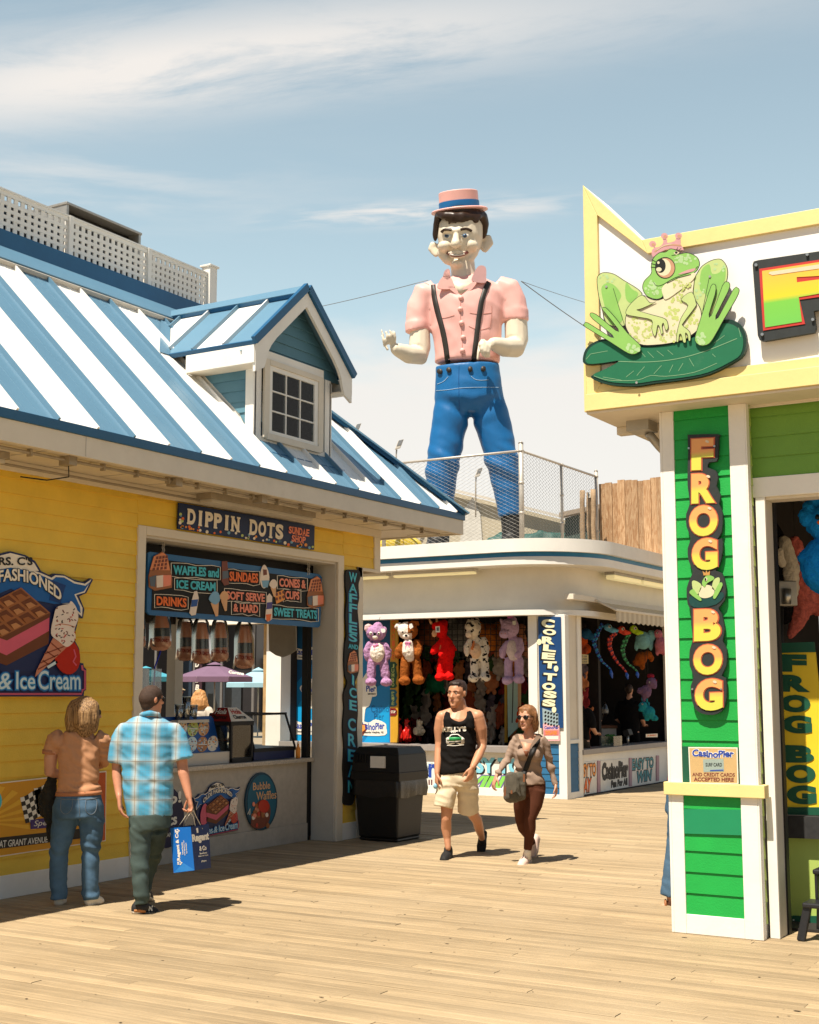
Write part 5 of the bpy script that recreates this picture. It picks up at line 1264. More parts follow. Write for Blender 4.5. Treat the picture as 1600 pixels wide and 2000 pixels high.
b=MB();shape(b,Plane(f.p(400,290,-0.17),-FW),[KA(*p)for p in((370,262),(420,258),(436,280),(430,310),(395,320),(372,300))],tagm,0,0.004);b.build('hang_tag',t)
# brown dog
f=Fig(DP,KA);br=furm('dog brown',(150,84,36),0.25)
def pdog(c,n):
    u=(c-CP);d=u.dot(FW);q=800+F_PX*u.dot(RT)/(d*math.cos(PITCH)+u.z*math.sin(PITCH))
    z=c.z;top=f.p(720,410).z
    return 1 if(z>top and q<KA(735,0)[0])or(z>top and z<f.p(0,330).z and q<KA(790,0)[0])else 0
g=[f.tube([(740,470,80),(745,570,105),(745,650,92)],0.8),f.ball(735,290,138,122,0,115),f.tube([(650,480,40),(610,560,52),(605,625,46)]),f.tube([(855,440,44),(885,530,56),(860,600,54,-0.06)]),f.tube([(700,690,62),(695,800,66),(690,900,62)]),f.tube([(850,690,62),(860,800,62),(872,900,64)]),f.ball(690,965,82,56,-0.05,85),f.ball(880,955,84,58,-0.05,85),
     f.tube([(640,200,30),(600,220,34),(575,245,24)],0.6),f.tube([(790,175,32),(850,180,32),(880,205,24)],0.6)]
t,bo=plush('brown and white puppy plush with pink bow and brown eye patch',f,g,([f.tube([(735,450,66,-0.07),(740,570,84,-0.08),(765,660,62,-0.06)],0.8)],wht),[br,wht],None,hang=(735,165),paintf=pdog)
fuse('muzzle',[f.ball(715,365,52,42,-0.10,36)],wht,0.012,t,4);fuse('nose',[f.ball(712,352,22,18,-0.15,18)],blk,0.010,t,4)
feat(t,bo,'face',f,[(ell(668,305,9,10,8),blk,0.008),(ell(790,300,9,10,8),blk,0.008)])
fuse('bow',[f.ball(715,450,28,20,-0.14,12),f.ball(755,450,26,20,-0.14,12),f.tube([(715,470,12,-0.14),(710,540,16,-0.14)],0.5),f.tube([(750,470,12,-0.14),(755,530,16,-0.14)],0.5)],furm('bow pink',(222,140,180)),0.010,t,2)
b=MB();shape(b,Plane(f.p(780,230,-0.17),-FW),[KA(*p)for p in((755,200),(790,190),(810,240),(770,268),(750,240))],tagm,0,0.004);b.build('hang_tag',t)
# red dragon
f=Fig(DP,KA);rd=furm('red',(222,24,22),0.12)
g=[f.tube([(1235,430,90),(1255,530,125),(1265,610,105),(1250,660,90)],0.85),f.ball(1180,270,92,118,0,105),f.ball(1225,200,50,62,0.02),f.ball(1110,230,52,55,-0.04),f.tube([(1170,450,40,-0.05),(1110,530,52,-0.08),(1080,570,46,-0.08)]),f.tube([(1270,450,46,-0.08),(1230,560,56,-0.12),(1190,610,50,-0.13)]),f.tube([(1190,680,52),(1180,780,52),(1175,870,52)]),f.tube([(1290,680,58),(1290,780,58),(1285,880,56)]),f.ball(1165,915,66,52,-0.05,85),f.ball(1290,905,72,54,-0.05,85),f.tube([(1330,520,50,0.1),(1380,545,20,0.14)])]
t,bo=plush('red dragon plush with tan horns turned sideways, third in the hanging row',f,g,([f.tube([(1175,480,24,-0.09),(1165,540,28,-0.1),(1180,600,20,-0.1)],0.6)],furm('tan pink',(226,120,80))),[rd],None,hang=(1190,150))
for a in(((1050,185,22),(1035,155,17),(1022,128,8)),((1130,175,22),(1128,145,16),(1122,118,8))):fuse('horn',[f.tube(a)],furm('horn tan',(232,178,130)),0.010,t,3)
fuse('muzzle',[f.ball(1090,330,36,48,-0.08,40)],furm('horn tan',(232,178,130)),0.012,t,4,fuzzy)
b=MB();shape(b,Plane(f.p(1135,270,-0.16),-FW),[KA(*p)for p in((1108,232),(1165,228),(1168,310),(1112,312))],tagm,0,0.004);shape(b,Plane(f.p(1135,270,-0.165),-FW),[KA(*p)for p in((1122,245),(1155,243),(1156,290),(1124,292))],S['slate'],0,0.004);b.build('hang_tag',t)
# spotted cow
f=Fig(DP-0.02,KB)
cow=furm('cow white',(238,226,206),0.08);n,l,bs=nodes_of(cow);tcc=n.new('ShaderNodeTexCoord');nz=n.new('ShaderNodeTexNoise');nz.inputs['Scale'].default_value=13;nz.inputs['Detail'].default_value=1.5;l.new(tcc.outputs['Object'],nz.inputs['Vector'])
mr=n.new('ShaderNodeMapRange');mr.inputs['From Min'].default_value=0.575;mr.inputs['From Max'].default_value=0.60;l.new(nz.outputs['Fac'],mr.inputs['Value']);mx=n.new('ShaderNodeMix');mx.data_type='RGBA';l.new(mr.outputs[0],mx.inputs['Factor']);l.new(bs.inputs['Base Color'].links[0].from_socket,mx.inputs['A']);mx.inputs['B'].default_value=(0.02,0.018,0.02,1);l.new(mx.outputs['Result'],bs.inputs['Base Color'])
g=[f.tube([(230,440,88),(240,540,118),(245,610,102)],0.85),f.ball(165,255,112,130,0,110),f.ball(110,150,26,30),f.ball(225,150,30,34),f.tube([(120,430,42),(85,520,48),(90,600,42)]),f.tube([(310,420,50),(340,520,52),(330,590,46,-0.05)]),f.tube([(185,660,58),(185,770,58),(190,870,58)]),f.tube([(320,650,58),(325,770,58),(325,870,58)]),f.ball(170,930,76,54,-0.05,85),f.ball(330,920,76,56,-0.05,85)]
t,bo=plush('white cow plush with black spots, fourth in the hanging row',f,g,([f.ball(205,560,82,105,-0.07,72)],furm('cow belly',(232,196,160))),[cow],None,hang=(170,135))
fuse('muzzle',[f.ball(112,340,52,46,-0.09,44)],furm('cow muzzle',(240,222,200)),0.012,t,4,fuzzy);fuse('tie',[f.tube([(180,430,16,-0.13),(165,500,22,-0.14),(155,540,24,-0.14)],0.4)],furm('tie orange',(206,120,70)),0.010,t,2)
feat(t,bo,'face',f,[(ell(72,290,9,11,8),blk,0.008),(ell(165,275,10,11,8),blk,0.008)])
# lilac hippo-like beast
f=Fig(DP-0.02,KB);lv=furm('lilac',(204,172,204),0.14)
g=[f.tube([(720,440,92),(725,540,115),(730,620,95)],0.85),f.ball(665,250,125,135,0,115),f.ball(590,330,72,62,-0.08,60),f.ball(700,140,58,48),f.tube([(555,165,30),(545,145,24)]),f.tube([(620,470,44),(565,560,50),(560,620,44)]),f.tube([(790,430,52),(800,540,60),(750,610,54,-0.08)]),f.tube([(640,700,56),(640,800,56),(645,890,58)]),f.tube([(785,690,60),(785,800,60),(785,890,62)]),f.ball(625,960,74,56,-0.05,85),f.ball(785,940,78,62,-0.05,85)]
t,bo=plush('pale lilac horned beast plush with white belly, rightmost of the hanging plush row',f,g,([f.tube([(690,460,60,-0.07),(690,570,82,-0.07),(715,640,66,-0.06)],0.8)],furm('cream belly',(226,208,206))),[lv],None,hang=(690,120))
fuse('mane',[f.ball(670,100,50,26,-0.02,40),f.ball(690,120,46,24,0,40)],furm('mane pink',(226,110,190)),0.012,t,3,fuzzy)
feat(t,bo,'face',f,[(ell(640,280,14,7,8),blk,0.006),(ell(548,325,6,7,8),S['cone'],0.006),(ell(600,325,6,7,8),S['cone'],0.006)])
b=MB();shape(b,Plane(f.p(720,180,-0.18),-FW),[KB(*p)for p in((695,160),(740,155),(748,200),(725,215),(698,205))],tagm,0,0.004);b.build('hang_tag',t)

# ---- rows of small prizes deep in the stall
def small_proto(rgb,seed):
    rr=random.Random(seed);m=furm('prize %d %d %d'%rgb,rgb)
    B=lambda x,z,rx,rz,y=0.0:ball_geo((x,y,z),rx,rx*0.8,rz,axes=(Vector((1,0,0)),Vector((0,1,0)),Vector((0,0,1))),n=10,m=7)
    g=[B(0,0.13,0.085,0.10),B(0,0.27,0.085,0.08),B(-0.065,0.35,0.03,0.04),B(0.065,0.35,0.03,0.04),B(-0.09,0.16,0.03,0.07,-0.03),B(0.09,0.16,0.03,0.07,-0.03),B(-0.05,0.03,0.04,0.05,-0.06),B(0.05,0.03,0.04,0.05,-0.06),B(0,0.255,0.04,0.03,-0.07)]
    o=fuse('small_prize',g,m,0.016,None,3);bpy.data.objects[o.name].location=(0,0,-50);return o
protos=[small_proto(c,i)for i,c in enumerate(((176,84,54),(104,92,100),(206,130,84),(80,112,66),(196,180,164),(146,50,52)))]
rr=random.Random(17);kk=0;descr=('rust brown','dark grey','tan','moss green','pale grey','maroon')
fabs=[]
first=[True]*6
for row in range(6):
    for col in range(17):
        x=-13.3+col*0.225+rr.uniform(-0.03,0.03);z=0.72+row*0.30+rr.uniform(-0.03,0.03);y=22.1+rr.uniform(-0.08,0.05)
        i=rr.randrange(6)
        if first[i]:o=protos[i];first[i]=False
        else:o=protos[i].copy();C.objects.link(o)
        o.location=(x,y,z);o.rotation_euler=(0,rr.uniform(-0.3,0.3),rr.uniform(-0.8,0.8));s_=rr.uniform(0.9,1.25);o.scale=(s_,s_,s_)
        tag(o,'small %s plush animal on the crowded prize wall behind the tank top man'%descr[i],'plush toy','small plush prizes on the %s rows'%descr[i])
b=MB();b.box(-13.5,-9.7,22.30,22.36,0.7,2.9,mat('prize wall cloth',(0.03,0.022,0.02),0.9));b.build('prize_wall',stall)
for i,(u,v,s_,c,lab)in enumerate(((845,1235,34,(130,74,44),'big brown ball plush behind the wire grid, left of the red dragon'),(905,1240,40,(120,118,112),'big grey round plush behind the wire grid'),(955,1245,34,(206,120,40),'orange round plush behind the wire grid, right of the cow'),(1000,1250,36,(150,100,70),'tan round plush behind the wire grid, behind the lilac beast'),(850,1335,22,(24,90,60),'green plush hanging under the wire grid beside the puppy plush'),(1024,1395,18,(200,70,30),'orange plush by the corner pier above the brown haired woman'))):
    D=(PY(21.0).hit(u,v)-CP).dot(FW);f=Fig(D);t_=fuse('round_plush',[f.ball(u,v,s_*0.8,s_*0.8),f.ball(u-s_*0.5,v-s_*0.65,s_*0.25),f.ball(u+s_*0.5,v-s_*0.65,s_*0.25),f.ball(u-s_*0.2,v+s_*0.15,s_*0.3,s_*0.22,-s_*0.55*f.k),f.tube([(u-s_*0.6,v+s_*0.4,s_*0.22),(u-s_*0.8,v+s_*0.8,s_*0.2)]),f.tube([(u+s_*0.6,v+s_*0.4,s_*0.22),(u+s_*0.8,v+s_*0.8,s_*0.2)])],furm('round %d'%i,c),0.02,None,4,fuzzy)
    tag(t_,lab,'plush toy')
# ================================================================== ON THE STALL ROOF
galv=mat('galvanised pipe',(0.55,0.50,0.43),0.45,0.12,10,metal=0.35)
wire=mat('fence wire',(0.42,0.40,0.36),0.5,0.1,10,metal=0.4)
def chain_link(mb,a,b_,z0,z1,cell=0.062,r=0.0032):
    a,b_=Vector(a),Vector(b_);L=(b_-a).length;d=(b_-a)/L;nrm=Vector((-d.y,d.x,0))
    n=int(L/cell);rows=int((z1-z0)/(cell*0.5))
    for i in range(n):
        pts=[]
        for j in range(rows+1):
            s_=cell*(i+(i+j)%2);w_=0.004 if j%2==0 else-0.004
            pts.append(a+d*s_+nrm*w_+Vector((0,0,z0+(z1-z0)*j/rows)))
        V,Fc=[],[]
        for p in pts:V+=[p+d*r,p-d*r*0.5+nrm*r*0.9,p-d*r*0.5-nrm*r*0.9]
        for j in range(rows):
            for k in range(3):Fc.append((3*j+k,3*j+(k+1)%3,3*j+3+(k+1)%3,3*j+3+k))
        mb.add(V,Fc,wire)
FY=19.60;FX=-9.62
fence=thing('chain_link_fence','grey chain link fence with pipe rails round the statue on the stall roof','fence',(FX,FY,4.09))
ft=5.64
b=MB();chain_link(b,(-12.6,FY,0),(FX,FY,0),4.12,ft);b.build('front_mesh',fence)
b=MB();chain_link(b,(FX,FY,0),(FX,22.75,0),4.12,ft);b.build('side_mesh',fence)
for z in(ft,4.10):
    b=MB();b.tube([(-12.7,FY,z),(FX,FY,z)],0.021,galv,10);b.build('rail',fence)
    b=MB();b.tube([(FX,FY,z),(FX,22.75,z)],0.021,galv,10);b.build('rail',fence)
for x,y,h,r in((FX,FY,ft+0.13,0.042),(FX,22.75,ft+0.10,0.035),(FX,21.2,ft-0.02,0.028),(-12.30,FY,ft,0.035)):
    b=MB();b.tube([(x,y,4.085),(x,y,h)],r,galv,12);b.tube([(x,y,h),(x,y,h+0.03)],[r*1.15,r*0.4],galv,12)
    for z in(4.15,4.6,5.1,ft):b.tube([(x,y,z-0.018),(x,y,z+0.018)],r+0.007,galv,12)
    b.build('post',fence)
# board fence to the right
wood=mat('raw fence board',(0.52,0.34,0.19),0.75,0.18,3,0.3,60)
n,l,bs=nodes_of(wood);tcc=n.new('ShaderNodeTexCoord');mp=n.new('ShaderNodeMapping');mp.inputs['Scale'].default_value=(9,9,0.9);l.new(tcc.outputs['Object'],mp.inputs[0])
wv=n.new('ShaderNodeTexNoise');wv.inputs['Scale'].default_value=3;wv.inputs['Detail'].default_value=5;wv.inputs['Distortion'].default_value=2.2;l.new(mp.outputs[0],wv.inputs['Vector'])
mr=n.new('ShaderNodeMapRange');mr.inputs['From Min'].default_value=0.42;mr.inputs['From Max'].default_value=0.60;l.new(wv.outputs['Fac'],mr.inputs['Value']);mx=n.new('ShaderNodeMix');mx.data_type='RGBA';l.new(mr.outputs[0],mx.inputs['Factor']);l.new(bs.inputs['Base Color'].links[0].from_socket,mx.inputs['A']);mx.inputs['B'].default_value=(0.36,0.19,0.085,1);l.new(mx.outputs['Result'],bs.inputs['Base Color'])
oi=n.new('ShaderNodeAttribute');oi.attribute_name='tone';sc=n.new('ShaderNodeVectorMath');sc.operation='SCALE';l.new(mx.outputs['Result'],sc.inputs[0]);l.new(oi.outputs['Fac'],sc.inputs['Scale']);l.new(sc.outputs[0],bs.inputs['Base Color'])
def board_fence(name,label,x0,x1,y,z0,z1,seed):
    t=thing(name,label,'fence',(x0,y,z0));rr=random.Random(seed);b=MB();tones=[];x=x0;i=0
    while x<x1:
        w_=0.138;dy=0.0 if i%2 else 0.022;h=z1+rr.uniform(-0.03,0.03)
        b.box(x,x+w_,y+dy,y+dy+0.02,z0,h,wood);tones+=[rr.uniform(0.78,1.12)]*6
        x+=w_-0.012;i+=1
    o=b.build('boards',t);a=o.data.attributes.new('tone','FLOAT','FACE');a.data.foreach_set('value',tones)
    b=MB()
    for z in(z1-0.35,z0+0.5):b.box(x0,x1,y+0.045,y+0.085,z,z+0.09,wood)
    o=b.build('rails',t);a=o.data.attributes.new('tone','FLOAT','FACE');a.data.foreach_set('value',[0.8]*len(o.data.polygons))
    return t
board_fence('board_fence','raw pine board fence on the stall roof beside the chain link corner',-9.62,-7.4,22.85,4.0,5.53,4)
for i,(u,v0,v1,lab)in enumerate(((1139,958,1063,'rough wooden post behind the chain link, leftmost of three'),(1152,962,1064,'rough wooden post with a white number plate, middle of three behind the chain link'),(1160,956,1064,'rough wooden post behind the chain link, right beside the board fence'))):
    Yp=22.4;D=(PY(Yp).hit(u,v1)-CP).dot(FW);a,c=at(u,v1,D),at(u,v0,D);rr=random.Random(i)
    t=thing('wooden_post',lab,'post',(a.x,a.y,4.09),'wooden posts behind the chain link')
    b=MB();b.tube([(a.x+rr.uniform(-0.012,0.012),a.y,z)for z in np.linspace(4.09,c.z,7)],[0.048+rr.uniform(-0.006,0.006)for _ in range(7)],mat('old post wood',(0.36,0.25,0.15),0.9,0.3,8,0.5,40),10);b.build('shaft',t)
    if i==1:
        b=MB();pl=Plane((a.x,a.y-0.055,0),(0,-1,0));shape(b,pl,rect(1148.5,962,1153.5,972),M['letter_white'],0,0.006);text(b,pl,'13',rect(1149.5,964,1152.5,970),M['letter_black'],0.0065,0.002,0.03);b.build('number_plate',t)
# gabled shed, green tarpaulin, yellow drum, lamps beyond
def shed():
    Yg=27.0;pl=PY(Yg);t=thing('gabled_shed','tan gabled shed beyond the chain link, partly behind the statue legs','shed',pl.hit(930,1065))
    b=MB();tanw=mat('tan wall board',(0.42,0.37,0.27),0.7,0.08,3,0.1,30)
    q=[pl.hit(*p)for p in((700,1080),(845,958),(872,958),(1120,1020),(1120,1090),(700,1090))];b.prism(q,(0,4,0),tanw);b.build('wall',t)
    b=MB();a0,a1=pl.hit(872,956),pl.hit(1122,1018);b.beam(a0+Vector((0,-0.15,0.03)),a1+Vector((0,-0.15,0.03)),0.12,0.06,M['gray_trim'])
    a0,a1=pl.hit(860,958),pl.hit(690,1100);b.beam(a0+Vector((0,-0.15,0.03)),a1+Vector((0,-0.15,0.03)),0.12,0.06,M['gray_trim']);b.build('roof_edge',t)
    b=MB();b.prism([pl.hit(*p)for p in((905,1000),(925,972),(940,1005),(945,1070),(900,1070))],(0,-0.05,0),mat('pale panel',(0.5,0.48,0.43),0.7));b.build('pale_panel',t)
shed()
pl=PY(26.5)
tp=mat('green tarpaulin',(0.03,0.10,0.085),0.6,0.4,1.5,0.5,6)
t=thing('green_tarpaulin','crumpled green and blue tarpaulin heap behind the statue boots','tarpaulin',pl.hit(1060,1070))
def crump(co,n):return co+n*(0.16*noise.noise(co*1.7)+0.05*noise.noise(co*6))
D=(pl.hit(1050,1050)-CP).dot(FW);f=Fig(D)
fuse('tarp_sheet',[f.tube([(940,1062,13),(1000,1056,17),(1080,1060,18),(1130,1066,14)],0.8),f.tube([(1050,1046,10),(1110,1050,9)],0.8)],tp,0.07,t,4,crump)
t=thing('dark_shed','dark green shed wall in shade behind the wooden posts','shed',PY(25.5).hit(1140,1065));b=MB();pl2=PY(25.5)
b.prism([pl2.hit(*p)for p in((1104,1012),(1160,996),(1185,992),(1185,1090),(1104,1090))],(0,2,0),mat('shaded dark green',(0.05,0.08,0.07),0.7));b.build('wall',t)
b=MB();b.prism([pl2.hit(*p)for p in((1100,1003),(1185,985),(1185,993),(1100,1012))],(0,-0.2,0),mat('shed fascia',(0.3,0.24,0.18),0.7));b.build('roof_edge',t)
t=thing('yellow_drum','yellow plastic drum lying on the stall roof behind the chain link','drum',PY(20.2).hit(775,1068))
D=(PY(20.2).hit(775,1068)-CP).dot(FW);f=Fig(D);ym=mat('drum yellow',(0.72,0.52,0.06),0.4,0.06)
b=MB();b.geo(tube_geo([f.p(752,1069),f.p(756,1067),f.p(790,1064),f.p(808,1068)],[16*f.k,24*f.k,24*f.k,18*f.k],20,round_caps=True),ym);b.build('shell',t)
b=MB();b.tube([f.p(785,1064),f.p(789,1064)],25*f.k,mat('drum hoop',(0.55,0.36,0.03),0.5),20);b.build('hoop',t)
def lamp(lab,u,v,vb,Y,k=1.0):
    pl=PY(Y);p=pl.hit(u,v);q=pl.hit(u-6*k,vb);t=thing('flood_lamp',lab,'lamp',(q.x,q.y,q.z),'flood lamps on poles');s_=(p-CP).dot(FW)/F_PX*k
    base=pl.hit(u-6*k,v+22*k)
    b=MB();b.tube([q,base,pl.hit(u-5*k,v+12*k)],1.6*s_,galv,8);b.build('pole',t)
    b=MB();b.obox(p+Vector((0,0,-2*s_)),RT*(5.5*s_)+Vector((0,0,1.5*s_)),FW*(2.4*s_),Vector((0,0,9*s_))-RT*(-3.5*s_)*1.0,M['gray_trim']);hd_=b.build('lamp_head',t,0.01)
    b=MB();b.obox(p+Vector((0,0,1.0*s_))-FW*(2.6*s_)+RT*1.2*s_,RT*(4.2*s_)+Vector((0,0,1.1*s_)),FW*(0.4*s_),Vector((0,0,5.5*s_))+RT*(2.1*s_),M['steel']);b.build('lens',hd_)
lamp('flood lamp on a pole beyond the striped roof, just left of the statue',780,866,960,26.0);lamp('flood lamp peeking over the striped roof beside the dormer',698,834,920,27.0,0.9);lamp('flood lamp on a pole between the statue legs',935,921,1010,26.0,0.95)

# ================================================================== THE GIANT STATUE
DS=(Vector((-11.2,20.95,0))-CP).dot(FW)
f=Fig(DS);W_=lambda x,y:(720+x/4.444,350+y/4.444)
fs=Fig(DS,W_);fl=Fig(DS,lambda x,y:(700+x/4.21,700+y/4.21))
st=thing('giant_statue','giant fibreglass man statue in straw hat, pink shirt and blue trousers on the stall roof','statue',(-11.2,20.95,4.085))
skin_s=mat('statue skin paint',(0.70,0.62,0.48),0.4,0.05,2,0.03,10,stain=0.25,stain_col=(0.42,0.31,0.17))
pinkp=mat('statue pink paint',(0.82,0.45,0.40),0.4,0.05,1.5,0.03,12,stain=0.4,stain_col=(0.70,0.28,0.22))
bluep=mat('statue blue paint',(0.012,0.13,0.34),0.42,0.10,1.8,0.04,10,stain=0.22,stain_col=(0.08,0.26,0.50))
hairp=mat('statue dark brown paint',(0.035,0.018,0.010),0.35,0.2,4)
strapp=mat('statue strap paint',(0.035,0.03,0.025),0.5,0.2,4,stain=0.3,stain_col=(0.25,0.2,0.15))
bootp=mat('statue boot paint',(0.02,0.02,0.02),0.5,0.3,4)
def hand(F,wrist,palm,fing,thumb,r=19):
    g=[F.tube([(*wrist[:2],r*1.7,wrist[2]),(*palm[:2],r*2.2,palm[2])],0.7)]
    for q in fing+[thumb]:g.append(F.tube([(x,y,rr_,d)for(x,y,d),rr_ in zip(q,(r,r*0.95,r*0.85,r*0.65))],0.95,10))
    return g
fl.caps=True
body=[
 # neck, head
 fs.tube([(830,960,130),(825,820,112),(815,720,110)]),
 fs.tube([(800,340,170,0.05),(800,410,203,0.04),(795,520,203,0.02),(790,610,180,0),(785,680,135,-0.04),(780,730,85,-0.08)],[0.95]*6,22),
 fs.ball(800,440,190,165,0.18,190),
 # nose, cheeks, chin, brow, lips, ears
 fs.tube([(762,470,24,-0.34),(757,520,32,-0.42),(755,560,44,-0.47)]),fs.ball(722,572,20,16,-0.42),fs.ball(790,572,20,16,-0.42),
 fs.ball(660,585,64,52,-0.24),fs.ball(886,580,70,56,-0.20),fs.tube([(640,640,50,-0.10),(690,700,48,-0.14)]),fs.tube([(910,630,50,-0.06),(860,700,48,-0.12)]),fs.ball(770,735,52,34,-0.22),fs.tube([(650,440,26,-0.30),(760,450,26,-0.37),(880,440,26,-0.28)]),
 fs.tube([(700,640,14,-0.34),(765,632,20,-0.40),(835,636,14,-0.34)]),fs.tube([(715,668,14,-0.33),(768,676,18,-0.38),(825,664,14,-0.33)]),
 fs.tube([(566,560,36,0.12),(556,600,48,0.14),(592,660,30,0.10)],0.5),fs.tube([(1030,500,40,0.12),(1042,550,50,0.14),(1002,620,32,0.10)],0.5),
 # his right arm (left in view), bent, hand raised
 fs.tube([(430,1180,92,0.02),(445,1330,92,0.0),(445,1460,98,-0.02),(440,1530,90,-0.06),(350,1520,84,-0.22),(250,1480,60,-0.36)]),
 # his left arm, bent across
 fs.tube([(1280,1100,100,0.02),(1280,1250,104,0.0),(1285,1390,106,-0.02),(1270,1460,96,-0.10),(1180,1460,84,-0.38),(1090,1430,62,-0.58)]),
]
body+=hand(fs,(240,1475,-0.36),(205,1450,-0.42),[[(224,1425,-0.44),(232,1370,-0.50),(224,1330,-0.50),(210,1318,-0.44)],[(194,1422,-0.46),(196,1355,-0.52),(188,1315,-0.52),(178,1312,-0.45)],[(164,1430,-0.46),(160,1362,-0.52),(152,1324,-0.51),(144,1322,-0.45)],[(138,1445,-0.44),(128,1390,-0.48),(120,1358,-0.47),(114,1356,-0.42)]],[(165,1480,-0.36),(135,1420,-0.34),(125,1350,-0.33),(112,1308,-0.32)],13.5)
body+=hand(fs,(1080,1430,-0.60),(1030,1440,-0.66),[[(985,1400,-0.70),(970,1440,-0.74),(978,1480,-0.72),(990,1500,-0.66)],[(1000,1420,-0.73),(985,1475,-0.76),(990,1515,-0.73),(1002,1535,-0.67)],[(1025,1440,-0.73),(1010,1495,-0.76),(1012,1530,-0.73),(1025,1545,-0.67)],[(1050,1455,-0.71),(1040,1505,-0.73),(1042,1530,-0.70),(1050,1540,-0.66)]],[(1000,1400,-0.62),(970,1420,-0.60),(955,1500,-0.64),(948,1560,-0.66)],18)
sb=fuse('body',body,skin_s,0.021,st,3)
# shirt
def shirt_post(co,n):
    z=co.z;k=math.sin(z*7+co.x*3+co.y*2)*0.5+noise.noise(co*2.2)
    low=max(0,min(1,(f.p(900,690).z-z)/0.8+0.35));return co+n*(0.022*k*low+0.010*noise.noise(co*5)+0.026*(0.2-abs(noise.noise(Vector((co.x*2.2,co.y*2.2,co.z*2.6+co.dot(RT)*1.5))))))
fs.caps=False;sh=[fs.tube([(840,860,150,0.02),(845,930,290,0.0),(845,1000,350,0.0),(845,1100,345,-0.02),(850,1250,325,-0.04),(855,1400,305,-0.05),(858,1520,292,-0.05),(858,1600,284,-0.05)],[0.7,0.55,0.55,0.6,0.62,0.62,0.62,0.62],28),
      fs.tube([(580,960,95,0.02),(490,1000,122,0.02),(446,1100,116,0.02),(430,1230,108,0.01),(425,1310,107,0.0)],0.95,18),fs.tube([(1110,915,95,0.02),(1210,965,122,0.02),(1255,1060,120,0.02),(1275,1170,114,0.0),(1280,1220,113,0.0)],0.95,18),
      fs.tube([(424,1250,113,0.0),(425,1332,112,0.0)],0.95,18),fs.tube([(1277,1140,119,0.0),(1282,1238,118,0.0)],0.95,18)]
fs.caps=True;shirt=fuse('shirt',sh,pinkp,0.035,st,4,shirt_post)
bv=bvh_of(shirt)
b=MB()
decal(b,bv,[W_(*p)for p in((690,900),(720,850),(800,905),(905,900),(870,950),(800,1000),(730,950))],skin_s,0.012,DS-0.4)
o=b.build('neckline',st)
colm=mat('statue collar faded paint',(0.52,0.30,0.29),0.5,0.1,3,stain=0.5,stain_col=(0.7,0.6,0.55))
b=MB()
for pts,m in((((645,850),(700,790),(712,850),(745,935),(690,960),(600,950),(610,900)),pinkp),(((955,760),(1015,770),(1020,860),(1010,905),(900,890),(910,830)),colm),(((820,960),(905,900),(935,910),(870,985),(800,1010)),pinkp),(((735,940),(790,1000),(770,1010),(690,945)),pinkp),((648,850),(660,800),(695,785),(712,850),(700,880))and(((648,855),(662,800),(698,786),(712,852),(690,880)),colm)):
    pl=Plane(fs.p(pts[0][0],900,-0.36),-FW);shape(b,pl,[W_(*p)for p in pts],m,0,0.05,3)
b.build('collar',st,0.012)
b=MB()
strap(b,bv,[W_(*p)for p in((560,885),(570,1000),(600,1140),(645,1310),(672,1450),(690,1600))],9.5,strapp,0.02);b.build('suspender',st)
b=MB();strap(b,bv,[W_(*p)for p in((1095,815),(1030,920),(985,1040),(960,1180),(940,1340),(910,1585))],9.5,strapp,0.02);b.build('suspender',st)
b=MB()
for x,y in((802,1030),(797,1128),(808,1248),(822,1374),(815,1488)):
    h=surf(bv,*W_(x,y),DS-0.4);b.geo(ball_geo(h[0],0.05,0.05,0.05,n=10,m=7),pinkp)
b.build('buttons',st)
b=MB()
for a in(((880,1160),(960,1170),(1068,1160)),((1068,1100),(1066,1200),(1050,1290)),((870,1275),(960,1308),(1050,1285)),((620,1210),(680,1200),(745,1180)),((800,1020),(798,1200),(812,1400),(818,1560))):
    strap(b,bv,[W_(*p)for p in a],0.9,mat('seam line',(0.55,0.25,0.2),0.6),0.006,DS-0.4)
b.build('seams',st)
# trousers
def tr_post(co,n):
    z=co.z;zk=f.p(900,905).z;zc=f.p(900,810).z
    sx=co.dot(RT)-f.p(918,800).dot(RT);k=0.028*math.exp(-((z-zk)/0.30)**2)*max(-0.3,math.sin(z*15+sx*9))+0.024*math.exp(-((z-zc)/0.28)**2)*max(-0.5,math.sin(z*14-7*abs(sx)))*math.exp(-(sx/0.42)**2)+0.008*noise.noise(Vector((co.x*3,co.y*3,co.z*6)))+0.013*(0.2-abs(noise.noise(Vector((co.x*1.8,co.y*1.8,co.z*3.2+sx*1.6)))))
    return co+n*k
fl.caps=False;tr=[fl.tube([(895,55,268,-0.05),(900,130,272,-0.04),(905,220,282,-0.02),(910,330,292,0.0),(912,400,270,0.02),(914,450,205,0.03)],[0.62,0.64,0.68,0.68,0.66,0.7],28),
      fl.tube([(785,330,150,0.0),(766,450,154,0.0),(738,600,148,0.0),(715,750,142,-0.02),(692,880,136,-0.03),(678,1050,126,0.02),(670,1200,116,0.04),(664,1345,112,0.04)],0.95,22),
      fl.tube([(1042,330,150,0.0),(1082,450,154,0.0),(1125,600,150,0.0),(1160,750,140,-0.02),(1190,880,134,-0.03),(1218,1030,124,0.02),(1240,1180,108,0.04),(1250,1300,102,0.04)],0.95,22)]
trousers=fuse('trousers',tr,bluep,0.035,st,4,tr_post);bt=bvh_of(trousers)
b=MB();LM=lambda x,y:(700+x/4.21,700+y/4.21)
for x,y in((675,108),(748,96),(920,90),(1025,88)):decal(b,bt,[LM(*p)for p in ell(x,y,19,22,14)],strapp,0.03,DS-0.4)
b.build('trouser_buttons',st)
b=MB();sm=mat('worn white seam',(0.35,0.5,0.65),0.5)
